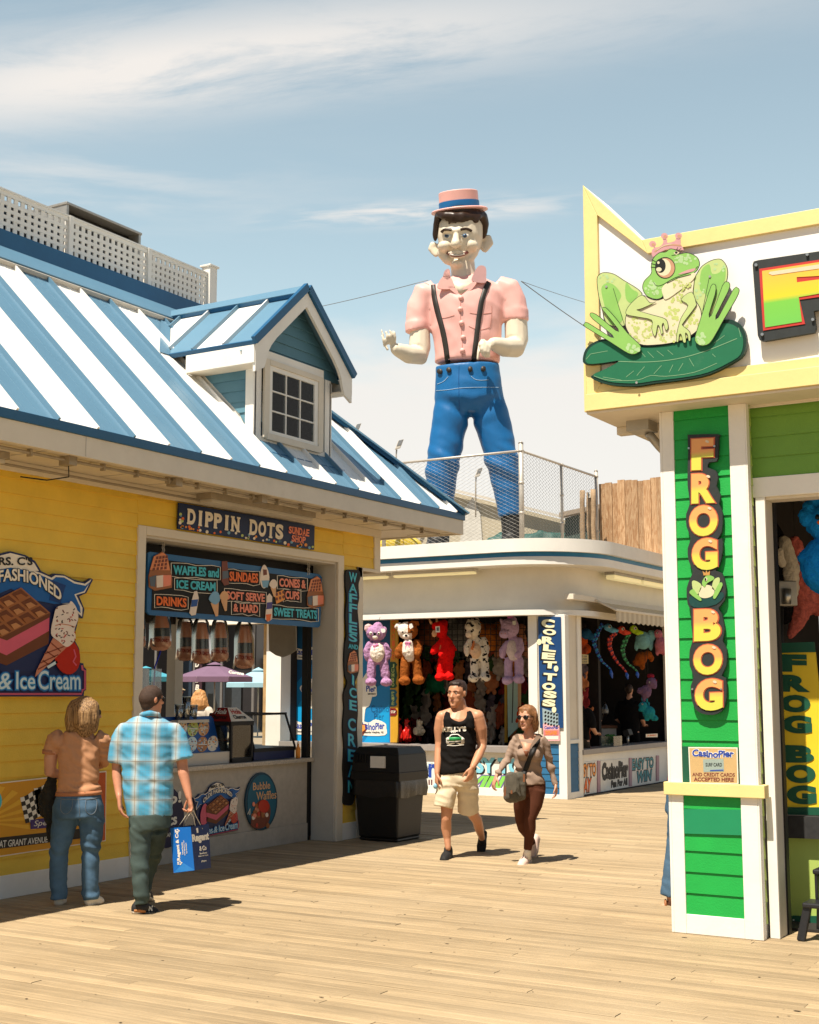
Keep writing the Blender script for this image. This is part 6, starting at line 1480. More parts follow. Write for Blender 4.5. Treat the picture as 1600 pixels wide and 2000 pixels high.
for a in(((925,145),(960,172),(1010,180),(1070,176)),((740,150),(700,190),(650,212)),((640,265),(740,258),(825,245),(960,238),(1185,238)),((828,60),(826,200),(832,430))):strap(b,bt,[LM(*p)for p in a],0.8,sm if a[0][0]!=828 else mat('dark seam',(0.01,0.08,0.25),0.5),0.006,DS-0.4)
b.build('seams',st)
b=MB()
fl.caps=True;fuse('boot',[fl.tube([(1255,1260,92,0.05),(1262,1400,86,0.05),(1268,1520,90,0.05)],0.95,16),fl.tube([(1268,1530,85,0.15),(1250,1540,95,-0.25),(1240,1550,80,-0.55)],0.7,16)],bootp,0.035,st,3)
fuse('boot',[fl.tube([(664,1330,98,0.05),(660,1450,92,0.05),(655,1540,95,0.05)],0.95,16),fl.tube([(655,1550,85,0.15),(640,1560,95,-0.25),(630,1565,80,-0.55)],0.7,16)],bootp,0.035,st,3)
# hat
hat=thing  # (names only)
b=MB()
c0=fs.p(790,278,0.10);up=(Vector((0,0,1))+RT*-0.085+FW*-0.22).normalized();kk_=fs.k/4.444
def ring(pts,m):
    P,r=[c0+up*(h*kk_)for h,_ in pts],[q*kk_ for _,q in pts];b.geo(tube_geo(P,r,36,1.0,ref=None,round_caps=False),m)
ring([(-12,232),(-6,256),(4,258),(12,250),(14,190)],pinkp);o=b.build('hat_brim',st,auto=35)
b=MB();ring([(10,178),(80,179),(90,179),(166,178),(172,172),(172,20)],pinkp);hc=b.build('hat_crown',st,auto=35)
b=MB();ring([(12,183.5),(18,184),(76,184),(80,183)],bluep);b.build('hat_band',st,auto=35)
# hair
hr=[fs.tube([(610,320,40,-0.06),(590,400,36,0.02),(584,480,30,0.06),(578,530,14,0.08)],1.2),fs.tube([(975,320,60,-0.04),(1000,400,52,0.05),(1004,470,36,0.08),(992,510,14,0.08)],1.2),fs.ball(802,390,213,175,0.24,205),fs.ball(800,320,190,70,0.06,215),
      fs.tube([(960,300,50,-0.16),(900,322,46,-0.27),(820,325,44,-0.36),(740,322,42,-0.38),(660,312,40,-0.32),(610,300,34,-0.16)],0.7)]
for x0,y0,x1,y1,x2,y2,r in((900,310,850,350,790,366,24),(850,310,790,352,735,380,24),(790,310,735,350,690,386,22),(730,308,690,345,668,372,20),(680,300,650,335,632,352,18),(960,320,935,360,915,380,24)):hr.append(fs.tube([(x0,y0,r*1.2,-0.34+abs(x0-790)*0.0006),(x1,y1,r,-0.40+abs(x1-780)*0.0008),(x2,y2,r*0.4,-0.39+abs(x2-780)*0.0008)],0.7))
fuse('hair',hr,hairp,0.026,st,3,lambda co,n:co+n*0.016*noise.noise(Vector((co.x*9,co.y*9,co.z*2.2))))
# face paint: a plain, friendly face
bf=bvh_of(sb);b=MB()
whp,irp=mat('statue eye white',(0.72,0.68,0.6),0.3),mat('statue iris',(0.05,0.12,0.22),0.25)
for cx in(686,838):
    decal(b,bf,[W_(*p)for p in ell(cx,492,34,20,18)],whp,0.012,DS-0.5);decal(b,bf,[W_(*p)for p in ell(cx-3,492,17,18,14)],irp,0.02,DS-0.5);decal(b,bf,[W_(*p)for p in ell(cx-3,492,8,9,10)],hairp,0.026,DS-0.5)
b.build('eyes',st)
b=MB();strap(b,bf,[W_(*p)for p in((636,455),(665,438),(722,440))],3.8,hairp,0.025,DS-0.5);strap(b,bf,[W_(*p)for p in((795,440),(850,432),(892,452))],3.8,hairp,0.025,DS-0.5);b.build('eyebrows',st)
b=MB();strap(b,bf,[W_(*p)for p in((678,634),(715,655),(768,664),(825,652),(862,628))],5.2,mat('statue mouth line',(0.20,0.06,0.05),0.5),0.012,DS-0.5);b.build('mouth',st)
b=MB();strap(b,bf,[W_(*p)for p in((708,650),(768,661),(832,647))],3.0,whp,0.02,DS-0.5);b.build('teeth',st)
# guy wires
gw=mat('steel cable',(0.2,0.2,0.2),0.5,metal=0.5)
for lab,a,e,r in(('thin guy wire from the statue shoulder left to the roof behind the dormer',f.p(836,547,-0.2),at(560,612,DS+4),0.006),('guy wire from the statue shoulder steeply down behind the frog sign',f.p(1018,549,-0.1),at(1190,668,DS+2),0.008),('thin guy wire from the statue shoulder gently down behind the frog sign',f.p(1018,549,-0.1),at(1200,606,DS+6),0.005)):
    b=MB();a,e=Vector(a),Vector(e);b.tube([a.lerp(e,i/8)-Vector((0,0,0.03*4*(i/8)*(1-i/8)))for i in range(9)],r,gw,6);tag(b.build('guy_wire'),lab,'cable')
# ================================================================== FROG GAME STALL (right)
GR={'green':mat('bright green clapboard paint',(0.012,0.34,0.055),0.5,0.08,4,0.15,90),'lime':mat('lime clapboard paint',(0.16,0.33,0.045),0.5,0.08,4,0.15,90),'ltlime':mat('pale lime panel',(0.42,0.55,0.13),0.5,0.08,2),
      'butter':mat('butter yellow trim',(0.80,0.64,0.27),0.5,0.05,3,0.04,30,stain=0.14,stain_col=(0.5,0.33,0.12)),'dkgreen':mat('dark green board',(0.012,0.09,0.05),0.5,0.15,5)}
frog=thing('frog_game_stall','green and white game stall with yellow edged sign parapet at the right','stall',(-2,11,0))
YS=9.16
b=MB();XL=-3.94
def parapet(y,inset):
    return[(XL+inset,3.80+inset*1.75),(XL+inset,5.59-inset*2.3),(-3.47+inset*0.38,5.065-inset),(2.2,5.05-inset),(2.2,3.80+inset*1.75)]
outer=parapet(YS,0);inner=parapet(YS,0.115)
b.prism([(x,YS+0.03,z)for x,z in outer],(0,0.5,0),mat('sign panel white',(0.88,0.86,0.82),0.45,0.03,3));b.build('parapet',frog)
b=MB()
for i in range(5):
    if i==3:continue
    o0,o1,i0,i1=outer[i],outer[(i+1)%5],inner[i],inner[(i+1)%5]
    b.prism([(o0[0],YS,o0[1]),(o1[0],YS,o1[1]),(i1[0],YS,i1[1]),(i0[0],YS,i0[1])],(0,0.029,0),GR['butter'])
b.box(XL,2.2,YS-0.02,YS-0.001,3.80,3.93,GR['butter'])
b.box(XL-0.02,XL,YS,YS+6,3.80,4.2,GR['butter'])
b.build('parapet_edge',frog,0.004)
b=MB();b.box(XL,2.2,YS+0.0,15.5,3.78,3.80,M['cream']);b.box(-3.93,2.2,YS+0.5,15.5,3.80,4.3,M['white'])
for y in(9.75,11.2):b.box(XL,-3.43,y,y+0.09,3.72,3.78,M['cream'])
b.build('soffit',frog,0.003)
b=MB();b.box(-3.78,-3.60,9.55,9.75,3.70,3.78,M['metal']);b.tube([(-3.66,9.7,3.70),(-3.60,9.78,3.60),(-3.58,9.9,3.55)],0.035,M['metal'],10);b.build('flood_lamp',frog)
# pillar
X0,X1,YP=-3.43,-2.80,9.40
b=MB();b.box(X0+0.002,X1-0.002,YP+0.002,9.75,0,3.78,M['white']);b.build('pillar',frog)
b=MB()
for x0,x1 in((X0,X0+0.09),(X1-0.12,X1)):b.box(x0,x1,YP-0.022,YP+0.004,0,3.78,M['white'])
b.box(X0+0.09,X1-0.12,YP-0.02,YP+0.004,0,0.135,M['white']);b.box(X0-0.004,X1,YP-0.03,YP-0.018,0,0.05,M['white'])if False else None
b.box(X1,X1+0.012,YP-0.022,YP+0.05,0,3.78,M['white']);b.box(X0-0.02,X0,YP-0.022,9.75,0,3.78,M['white'])
b.build('corner_boards',frog,0.004)
b=MB();claps(b,'y',YP,-1,X0+0.09,X1-0.12,0.135,0.98,0.147,GR['green'],0.013);claps(b,'y',YP,-1,X0+0.09,X1-0.12,1.06,3.78,0.147,GR['green'],0.013);b.build('clapboard',frog)
b=MB();shape(b,PY(YP-0.013),[(1335,1580),(1462,1582),(1462,1632),(1337,1628)],mat('repaired green board',(0.012,0.24,0.10),0.45,0.05),0.0,0.004);b.build('repair_board',frog)
b=MB();claps(b,'x',X1,1,9.45,9.50,0.1,3.78,0.147,GR['ltlime'],0.012);b.build('side_clapboard',frog)
b=MB();b.box(X0-0.045,X1+0.06,YP-0.05,YP-0.021,0.965,1.055,GR['butter']);b.box(X1+0.021,X1+0.06,YP-0.021,9.46,0.965,1.055,GR['butter']);b.box(X0-0.045,X0-0.02,YP-0.021,9.7,0.965,1.055,GR['butter']);b.build('rail_band',frog,0.004)
b=MB();b.box(X0+0.06,X1-0.08,YP-0.018,YP-0.0145,1.0,1.31,GR['dkgreen']);b.build('notice_backing',frog)
# wall with the opening
YW=9.53
b=MB();claps(b,'y',YW,-1,X1,2.2,3.245,3.80,0.15,GR['lime'],0.013);b.box(X1,2.2,YW+0.003,YW+0.15,3.24,3.80,GR['lime']);b.build('upper_wall',frog)
b=MB();b.box(X1+0.002,2.2,YW-0.03,YW,3.10,3.245,M['white']);b.box(X1+0.022,X1+0.09,YW-0.028,YW,0,3.10,M['white'])
b.box(X1+0.02,X1+0.088,YW,YW+0.17,0,3.10,M['gray_trim']);b.box(X1+0.09,2.2,YW,YW+0.17,3.08,3.12,M['cream']);b.box(X1,2.2,YW-0.045,YW-0.03,3.76,3.80,M['cream']);b.build('opening_frame',frog,0.004)
b=MB();b.box(X1+0.02,X1+0.10,YW+0.17,YW+0.24,0,3.08,M['black']);b.build('shutter_track',frog)
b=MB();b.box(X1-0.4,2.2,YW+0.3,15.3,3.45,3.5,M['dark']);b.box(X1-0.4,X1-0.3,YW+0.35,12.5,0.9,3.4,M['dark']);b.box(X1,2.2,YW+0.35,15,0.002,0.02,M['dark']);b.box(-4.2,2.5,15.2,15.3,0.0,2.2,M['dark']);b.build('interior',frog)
b=MB()
for y in(10.8,12.2,13.6):b.beam((-2.7,y,3.38),(2.2,y,3.38),0.05,0.14,M['cream'])
b.beam((-2.55,10.4,3.30),(-0.2,13.5,2.6),0.06,0.16,M['cream'])
b.build('rafters',frog)
board_fence('board_fence','sunlit board fence behind the frog stall, seen through its opening',-3.5,2.0,15.6,0.0,4.2,12)

# yellow name panel with green letters and the counter below
YB=10.25
BP=PY(YB)
t=thing('yellow_name_panel','yellow upright panel with dark green letters inside the frog stall opening','sign',BP.hit(1560,1600))
b=MB();shape(b,BP,[(1508,1272),(1594,1274),(1625,1580),(1524,1576)],paint('panel yellow',(240,205,50)),0,0.03);b.build('board',t)
b=MB();shape(b,BP,[(1510,1257),(1592,1254),(1594,1274),(1510,1276)],GR['dkgreen'],0,0.05);shape(b,BP,[(1522,1576),(1622,1576),(1626,1592),(1524,1590)],GR['dkgreen'],0,0.05);b.build('edge_boards',t,0.004)
b=MB()
for ch,y0,y1,x in zip('FROGBOG',(1278,1318,1357,1397,1455,1493,1533),(1312,1351,1391,1432,1489,1529,1570),(1551,1555,1556,1559,1563,1566,1568)):
    w0=29 if ch!='F' else 27
    q=[(x-w0,y0),(x+w0,y0+1),(x+w0+1,y1+1),(x-w0+1,y1)]
    text(b,BP,ch,q,GR['dkgreen'],0.033,0.003,0.07)
b.build('lettering',t)
t=thing('stall_counter','pale lime counter front with dark pad under the yellow name panel','counter',BP.hit(1560,1810))
b=MB();shape(b,PY(YB-0.02),[(1530,1630),(1680,1630),(1680,1830),(1536,1830)],GR['ltlime'],0,0.05);b.build('front',t)
b=MB();shape(b,PY(YB-0.06),[(1526,1592),(1680,1596),(1680,1640),(1530,1634)],mat('black padding',(0.03,0.03,0.03),0.85,0.3,20),0,0.09);b.build('pad',t,0.015)
b=MB();shape(b,PY(YB-0.07),[(1536,1788),(1680,1790),(1680,1822),(1538,1820)],GR['dkgreen'],0,0.02)
for x,y in((1552,1796),(1552,1808)):shape(b,PY(YB-0.07),ell(x,y,1.6,1.6,8),M['letter_white'],0.021,0.003)
b.build('kickboard',t)
# step stool
t=thing('step_stool','black plastic two step stool at the right edge in front of the lime counter','stool',(-2.05,9.75,0))
sp=mat('stool plastic',(0.018,0.018,0.02),0.4,0.2,30,spec=0.4)
fx=G(1565,1838)
b=MB();bx,by=fx.x,fx.y
def leg(x0,y0,z0,x1,y1,z1,m):m.beam((x0,y0,z0),(x1,y1,z1),0.055,0.045,sp,up=(0,1,0))
for(xa,ya,za,xb,yb,zb)in((bx,by,0,bx+0.05,by+0.02,0.24),(bx+0.42,by+0.05,0,bx+0.38,by+0.04,0.24),(bx+0.03,by+0.42,0,bx+0.08,by+0.30,0.45),(bx+0.44,by+0.46,0,bx+0.40,by+0.32,0.45)):
    lb_=MB();leg(xa,ya,za,xb,yb,zb,lb_);lb_.build('leg',t,0.008)
b.box(bx+0.02,bx+0.42,by-0.02,by+0.2,0.225,0.26,sp);b.build('lower_step',t,0.01)
b=MB();b.box(bx+0.05,bx+0.43,by+0.17,by+0.40,0.43,0.465,sp);b.build('upper_step',t,0.01)
b=MB();b.box(bx+0.06,bx+0.08,by+0.18,by+0.32,0.26,0.44,sp);b.box(bx+0.38,bx+0.40,by+0.18,by+0.32,0.26,0.44,sp);b.build('side_web',t,0.006)

# ---- the frog picture on the parapet
_shape=shape
def thin(o):return 0.05+(o-0.05)*0.22 if o>0.05 else o
def shape(mb,pl,pts,m,off=0.0,th=0.003,smooth=0,m_side=None):return _shape(mb,pl,pts,m,thin(off),th*0.21 if off>=0.05 else th,smooth,m_side)
FPN=PY(YS-0.001)
FM=lambda x,y:(1120+x*0.3,340+y*0.3)
_paint=paint
def paint(name,rgb,rough=0.5,var=0.06,ns=8):          # enamel sign paints, a little weathered
    c=lin(rgb);g=sum(c)/3;return mat(name+' enamel',tuple((0.90*q+0.10*g)*0.76 for q in c),rough,var,ns,stain=0.06,stain_col=(0.4,0.36,0.28))
t=thing('frog_cutout','green cartoon frog cutout wearing a pink crown on a lily pad','sign',FPN.hit(1300,740))
frg=paint('frog green',(150,212,96));frl=paint('frog pale green',(205,226,140));frb=paint('frog cream',(240,232,190));sp_=paint('frog dots',(204,220,118));spb=paint('frog light dots',(190,228,160))
padg,padd=paint('lily green',(20,122,82)),paint('lily dark',(14,62,48));vein=paint('lily vein',(150,200,150));ol=paint('frog outline',(30,34,26));cr=paint('crown pink',(226,164,168));crt=paint('crown tan',(214,160,120))
b=MB();ff_=lambda pts:[FM(*p)for p in pts]
pad=[(180,1090),(260,1085),(470,1130),(690,1100),(840,1040),(970,965),(1050,960),(1110,1000),(1138,1080),(1120,1180),(1040,1240),(900,1310),(740,1345),(540,1370),(420,1388),(270,1382),(170,1355),(130,1325),(200,1290),(310,1225),(200,1240),(90,1245),(80,1190),(110,1130)]
shape(b,FPN,ff_(pad),padd,0.0,0.045,3);b.build('lily_pad_board',t)
b=MB();cxm,cym=620,1210
shape(b,FPN,ff_([(cxm+(x-cxm)*0.965,cym+(y-cym)*0.90)for x,y in pad]),padg,0.046,0.003,3)
line(b,FPN,ff_([(310,1228),(500,1232),(690,1212),(880,1160),(1080,1080)]),1.1,vein,0.05,0.002,4)
for a in(((560,1160),(605,1195)),((500,1165),(540,1205)),((630,1155),(665,1185)),((770,1210),(800,1260)),((700,1290),(730,1240)),((640,1300),(665,1250)),((540,1310),(590,1255)),((430,1320),(480,1262)),((360,1330),(410,1290)),((930,1110),(1000,1060)),((1090,1010),(1105,1070)),((240,1160),(130,1180)),((130,1180),(100,1215)),((210,1330),(330,1350)),((920,1180),(940,1200)),((460,1170),(485,1200))):line(b,FPN,ff_(a),0.8,vein,0.05,0.002)
line(b,FPN,ff_([(150,1322),(250,1350),(430,1350),(520,1320),(620,1325),(800,1300),(950,1240)]),0.9,vein,0.05,0.002,3)
b.build('lily_pad_paint',t)
b=MB()
def part(pts,m,o,sm=4,lw=9):
    shape(b,FPN,ff_(pts),ol,o,0.012,sm);cx=sum(p[0]for p in pts)/len(pts);cy=sum(p[1]for p in pts)/len(pts)
    n=len(pts);ins=[]
    for i in range(n):       # inset along the corner bisector
        p,a,c=Vector(pts[i]),Vector(pts[i-1]),Vector(pts[(i+1)%n]);e0,e1=(p-a),(c-p)
        e0.normalize();e1.normalize();nn=Vector((-(e0+e1).y,(e0+e1).x));nn=nn.normalized()if nn.length>0.05 else Vector((e0.x,e0.y))
        ins.append(nn)
    area=sum(pts[i][0]*pts[(i+1)%n][1]-pts[(i+1)%n][0]*pts[i][1]for i in range(n));sg=1 if area>0 else-1
    shape(b,FPN,ff_([(p[0]+q.x*sg*lw*0.5,p[1]+q.y*sg*lw*0.5)for p,q in zip(pts,ins)]),m,o+0.0125,0.0025,sm)
def dots(cx,cy,rx,ry,n,r0,r1,m,o,seed):
    rr=random.Random(seed)
    for i in range(n):
        a,q=rr.random()*6.28,math.sqrt(rr.random());r=rr.uniform(r0,r1);shape(b,FPN,ff_(ell(cx+rx*q*math.cos(a),cy+ry*q*math.sin(a),r,r,9)),m,o+0.0001*i,0.001)
O=0.05
# haunches
part([(170,700),(185,665),(220,650),(280,660),(345,700),(465,785),(430,870),(370,940),(350,1000),(240,990),(205,900),(180,800)],frl,O)
part([(830,640),(880,590),(940,565),(985,570),(1018,620),(1020,690),(990,800),(950,900),(870,960),(800,900),(770,780)],frl,O)
for pts in(((200,760),(240,720),(290,740),(330,800),(310,860),(340,960),(260,990),(225,880)),((360,720),(400,760),(440,790),(400,850),(360,820)),((850,640),(900,600),(920,660),(970,650),(1000,600),(1005,690),(960,800),(900,900),(880,800),(840,760))):shape(b,FPN,ff_(pts),frg,O+0.016,0.002,4)
dots(240,690,50,30,9,5,10,spb,O+0.019,1);dots(960,620,40,45,8,5,10,spb,O+0.019,2);dots(820,760,50,60,10,5,11,spb,O+0.019,3)
line(b,FPN,ff_([(278,755),(310,860),(350,990)]),0.9,ol,O+0.02,0.002);line(b,FPN,ff_([(902,680),(880,790),(858,900)]),0.9,ol,O+0.02,0.002)
# belly
part([(470,800),(560,830),(700,780),(800,690),(800,800),(850,900),(845,1000),(790,1060),(690,1105),(560,1125),(450,1120),(380,1050),(355,980),(375,900),(440,860)],frb,O+0.022)
dots(470,1010,100,90,60,5,13,sp_,O+0.038,4);dots(640,1060,120,45,40,4,11,sp_,O+0.038,5);dots(790,960,55,60,24,5,12,sp_,O+0.038,6);dots(710,790,80,70,46,4,12,sp_,O+0.038,7);dots(660,920,50,80,20,5,14,sp_,O+0.038,8)
# head with throat
part([(525,610),(540,560),(580,525),(620,520),(650,500),(690,510),(700,535),(760,525),(820,550),(842,590),(835,625),(805,660),(720,690),(640,720),(600,760),(605,810),(560,830),(500,810),(470,760),(480,710),(525,660)],frg,O+0.045)
shape(b,FPN,ff_([(560,740),(640,700),(800,655),(800,700),(700,780),(620,830),(600,790)]),frb,O+0.046,0.014,3)
dots(540,760,50,55,34,5,12,spb,O+0.0615,9);dots(740,570,75,32,30,5,11,spb,O+0.0615,10);dots(720,730,60,40,26,4,9,sp_,O+0.0615,11)
line(b,FPN,ff_([(542,715),(560,740),(600,735),(680,690),(790,650),(830,615)]),1.0,ol,O+0.064,0.002,4);line(b,FPN,ff_([(660,545),(690,540),(720,528)]),1.0,ol,O+0.064,0.002,3);shape(b,FPN,ff_([(700,668),(760,640),(815,628),(800,648),(740,662)]),cr,O+0.0645,0.002,2)
line(b,FPN,ff_([(630,725),(700,690),(785,668)]),1.2,ol,O+0.065,0.002)
# eye and lashes
shape(b,FPN,ff_(ell(618,625,66,70,26)),ol,O+0.062,0.004);shape(b,FPN,ff_(ell(620,626,60,64,26)),crt,O+0.0665,0.002);shape(b,FPN,ff_(ell(608,622,48,55,24)),frb,O+0.069,0.002);shape(b,FPN,ff_(ell(588,612,34,46,22)),ol,O+0.0715,0.002);shape(b,FPN,ff_(ell(578,636,18,14,14)),frb,O+0.074,0.002);shape(b,FPN,ff_(ell(575,592,8,9,10)),frb,O+0.074,0.002);shape(b,FPN,ff_(ell(592,588,34,12,14,-0.5)),ol,O+0.0735,0.001)if False else None
for a in(((566,590),(532,572)),((560,606),(526,596)),((556,622),(524,620))):line(b,FPN,ff_(a),1.1,ol,O+0.066,0.002)
shape(b,FPN,ff_([(672,530),(690,514),(712,528),(690,542)]),frb,O+0.065,0.002);shape(b,FPN,ff_(ell(690,526,9,8,10)),ol,O+0.068,0.002)
for a in(((690,514),(700,492)),((704,516),(722,498)),((712,524),(734,512))):line(b,FPN,ff_(a),1.0,ol,O+0.066,0.002)
# arms
part([(470,800),(520,850),(560,845),(470,890),(438,900),(540,930),(620,955),(640,1000),(632,1030),(618,1025),(608,985),(600,1000),(606,1045),(592,1055),(580,1010),(570,1000),(560,1060),(545,1065),(530,1020),(530,965),(440,945),(370,930),(365,900),(400,850)],frl,O+0.06,3,7)
part([(720,830),(790,780),(820,850),(815,880),(740,980),(735,1000),(780,1040),(784,1095),(770,1098),(762,1060),(750,1050),(755,1105),(735,1108),(722,1060),(712,1060),(705,1105),(690,1100),(695,1040),(720,950),(765,870)],frl,O+0.06,3,7)
# feet
part([(130,925),(150,915),(200,945),(300,1030),(312,1020),(210,895),(215,882),(240,885),(300,950),(380,1050),(455,1120),(462,1150),(440,1180),(400,1188),(350,1165),(250,1100),(100,1010),(96,985),(120,980),(265,1072),(275,1060),(150,960)],frg,O+0.075,2,8)
part([(815,1060),(840,980),(880,850),(915,745),(935,730),(950,745),(945,800),(905,925),(920,930),(990,740),(1020,715),(1040,730),(1030,780),(950,935),(965,945),(1060,765),(1090,755),(1102,775),(1080,830),(1000,965),(930,1090),(890,1128),(840,1130),(812,1100)],frg,O+0.075,2,8)
dots(410,1140,42,32,12,7,15,spb,O+0.092,12);dots(850,1085,32,36,12,7,15,spb,O+0.092,13)
b.build('frog',t)
b=MB();shape(b,FPN,ff_([(535,555),(530,510),(545,495),(530,480),(560,492),(590,480),(605,455),(600,430),(628,440),(630,462),(680,450),(690,425),(715,432),(716,470),(738,510),(690,505),(640,500),(590,520)]),cr,O+0.02,0.02,2)
for x,y in((535,470),(612,418),(703,416)):shape(b,FPN,ff_(ell(x,y,22,20,14)),cr,O+0.035,0.015);shape(b,FPN,ff_(ell(x+5,y+4,12,10,10)),crt,O+0.051,0.001)
line(b,FPN,ff_([(548,520),(600,485),(660,475),(722,480)]),2.6,crt,O+0.041,0.003,3);line(b,FPN,ff_([(560,510),(610,480),(660,470)]),1.0,frb,O+0.045,0.002,3);b.build('crown',t)
b=MB()
for x,y in((432,1368),(906,680),(234,745)):shape(b,FPN,ff_(ell(x,y,8,8,10)),M['metal'],O+0.05 if y>1000 else O+0.03,0.012)
b.build('screws',t)
shape=_shape
# ---- the big letters of the parapet sign
t=thing('letter_board','black letter board with red, yellow and green gradient F on the white parapet','sign',FPN.hit(1540,660))
b=MB();shape(b,FPN,ff_([(1178,600),(1185,578),(1215,570),(1900,470),(1990,900),(1790,960),(1600,895),(1575,900),(1590,1010),(1580,1040),(1260,1095),(1225,1090),(1212,1060),(1190,760)]),mat('letter board black',(0.025,0.03,0.03),0.6,0.2,20),0,0.04);b.build('board',t,0.006)
FLT=[(1222,628),(1800,540),(1810,600),(1800,760),(1700,690),(1620,700),(1680,800),(1485,828),(1520,985),(1248,1028)]
b=MB();shape(b,FPN,ff_(FLT),paint('letter red',(220,50,34)),0.041,0.004)
grad=mat('letter gradient',(0.8,0.6,0.1),0.4);n,l,bs=nodes_of(grad);tcc=n.new('ShaderNodeTexCoord');sx_=n.new('ShaderNodeSeparateXYZ');l.new(tcc.outputs['Object'],sx_.inputs[0]);rm=n.new('ShaderNodeMapRange');zt_,zb_=FPN.hit(*FM(1300,640)).z,FPN.hit(*FM(1300,1000)).z
rm.inputs['From Min'].default_value=zb_;rm.inputs['From Max'].default_value=zt_;l.new(sx_.outputs['Z'],rm.inputs['Value']);rp_=n.new('ShaderNodeValToRGB');l.new(rm.outputs[0],rp_.inputs[0])
rp_.color_ramp.elements[0].color=(*lin((112,190,84)),1);rp_.color_ramp.elements[1].color=(*lin((236,180,80)),1);e=rp_.color_ramp.elements.new(0.42);e.color=(*lin((120,192,74)),1);e=rp_.color_ramp.elements.new(0.52);e.color=(*lin((222,200,50)),1);l.new(rp_.outputs[0],bs.inputs['Base Color'])
shape(b,FPN,ff_([(1242,642),(1800,556),(1790,664),(1466,682),(1468,716),(1660,690),(1690,776),(1480,812),(1500,970),(1262,1008)]),grad,0.0455,0.003)
shape(b,FPN,ff_([(1285,660),(1295,648),(1600,602),(1700,590),(1700,615),(1310,670)]),paint('letter shine',(250,226,190)),0.049,0.002,0);b.build('lettering',t)
b=MB()
for x,y in((1204,604),(1244,1054),(1536,536),(1572,958)):shape(b,FPN,ff_(ell(x,y,10,10,12)),M['steel'],0.041,0.015)
b.build('screws',t)

# ---- vertical FROG BOG sign on the pillar
VS_=PY(YP-0.024)
t=thing('vertical_frog_sign','tall black edged sign of bubbly orange and lime letters on the pillar','sign',VS_.hit(1382,1390))
VM2=lambda x,y:(1280+x*0.23,780+y*0.23)
b=MB();pts=[(1346,853),(1352,850),(1404,849),(1406,856),(1405,896),(1398,903),(1388,904),(1385,914),(1400,920),(1405,935),(1402,950),(1410,970),(1407,985),(1414,1005),(1412,1040),(1402,1056),(1413,1052),(1414,1075),(1408,1104),(1400,1115),(1412,1120),(1420,1145),(1418,1172),(1406,1188),(1412,1200),(1418,1230),(1414,1252),(1422,1270),(1421,1300),(1412,1320),(1420,1325),(1422,1350),(1418,1380),(1404,1394),(1384,1396),(1364,1388),(1354,1366),(1352,1340),(1358,1322),(1350,1300),(1350,1270),(1356,1250),(1353,1220),(1352,1192),(1346,1180),(1344,1150),(1352,1128),(1356,1116),(1348,1096),(1346,1072),(1352,1052),(1344,1030),(1343,1005),(1350,985),(1346,950),(1346,920),(1347,880)]
shape(b,VS_,pts,mat('letter board black',(0.025,0.03,0.03)),0,0.03,2);b.build('board',t)
b=MB();lo,hi,gold=paint('letter orange',(228,160,90)),paint('letter lime',(208,206,92)),paint('letter rim',(212,96,60))
spec_=[('F',1354,858,1397,919,0),('R',1354,926,1400,984,0),('O',1350,988,1405,1048,0),('G',1355,1052,1405,1114,0),('B',1359,1190,1411,1252,0),('O',1358,1259,1414,1318,0),('G',1361,1326,1415,1388,0)]
def halves(mb,pl,ch,q,off,bold):
    V,Fc=txt_geo(ch,bold,0);x0,x1=min(v.x for v in V),max(v.x for v in V);y0,y1=min(v.y for v in V),max(v.y for v in V)
    tl,tr,br,bl=[pl.hit(*p)for p in q];res=[]
    for v in V:
        a,c=(v.x-x0)/(x1-x0),(v.y-y0)/(y1-y0);res.append((bl*(1-a)+br*a)*(1-c)+(tl*(1-a)+tr*a)*c+pl.n*(off+0.003*(v.z+0.5)))
    mb.add(res,Fc,bm)
bm=mat('bubble letter gradient',(0.7,0.4,0.1),0.35);n,l,bs=nodes_of(bm);tcc=n.new('ShaderNodeTexCoord');sx_=n.new('ShaderNodeSeparateXYZ');l.new(tcc.outputs['Object'],sx_.inputs[0])
edges=[]
for ch,x0,y0,x1,y1,_ in spec_:edges.append((VS_.hit(1380,y0).z,VS_.hit(1380,y1).z))
fac=None    # painted two-tone: orange on the upper part of each letter, lime on the lower
for zt_,zb_ in edges:
    m1=n.new('ShaderNodeMapRange');m1.inputs['From Min'].default_value=zb_+(zt_-zb_)*0.42;m1.inputs['From Max'].default_value=zb_+(zt_-zb_)*0.60;l.new(sx_.outputs['Z'],m1.inputs['Value'])
    m2=n.new('ShaderNodeMath');m2.operation='LESS_THAN';l.new(sx_.outputs['Z'],m2.inputs[0]);m2.inputs[1].default_value=zt_+0.008
    m3=n.new('ShaderNodeMath');m3.operation='MULTIPLY';l.new(m1.outputs[0],m3.inputs[0]);l.new(m2.outputs[0],m3.inputs[1])
    m5=n.new('ShaderNodeMath');m5.operation='GREATER_THAN';l.new(sx_.outputs['Z'],m5.inputs[0]);m5.inputs[1].default_value=zb_
    m6=n.new('ShaderNodeMath');m6.operation='MULTIPLY';l.new(m3.outputs[0],m6.inputs[0]);l.new(m5.outputs[0],m6.inputs[1])
    if fac is None:fac=m6.outputs[0]
    else:m4=n.new('ShaderNodeMath');m4.operation='MAXIMUM';l.new(fac,m4.inputs[0]);l.new(m6.outputs[0],m4.inputs[1]);fac=m4.outputs[0]
mx=n.new('ShaderNodeMix');mx.data_type='RGBA';l.new(fac,mx.inputs['Factor']);mx.inputs['A'].default_value=(*lin((206,204,84)),1);mx.inputs['B'].default_value=(*lin((232,164,98)),1);l.new(mx.outputs['Result'],bs.inputs['Base Color'])
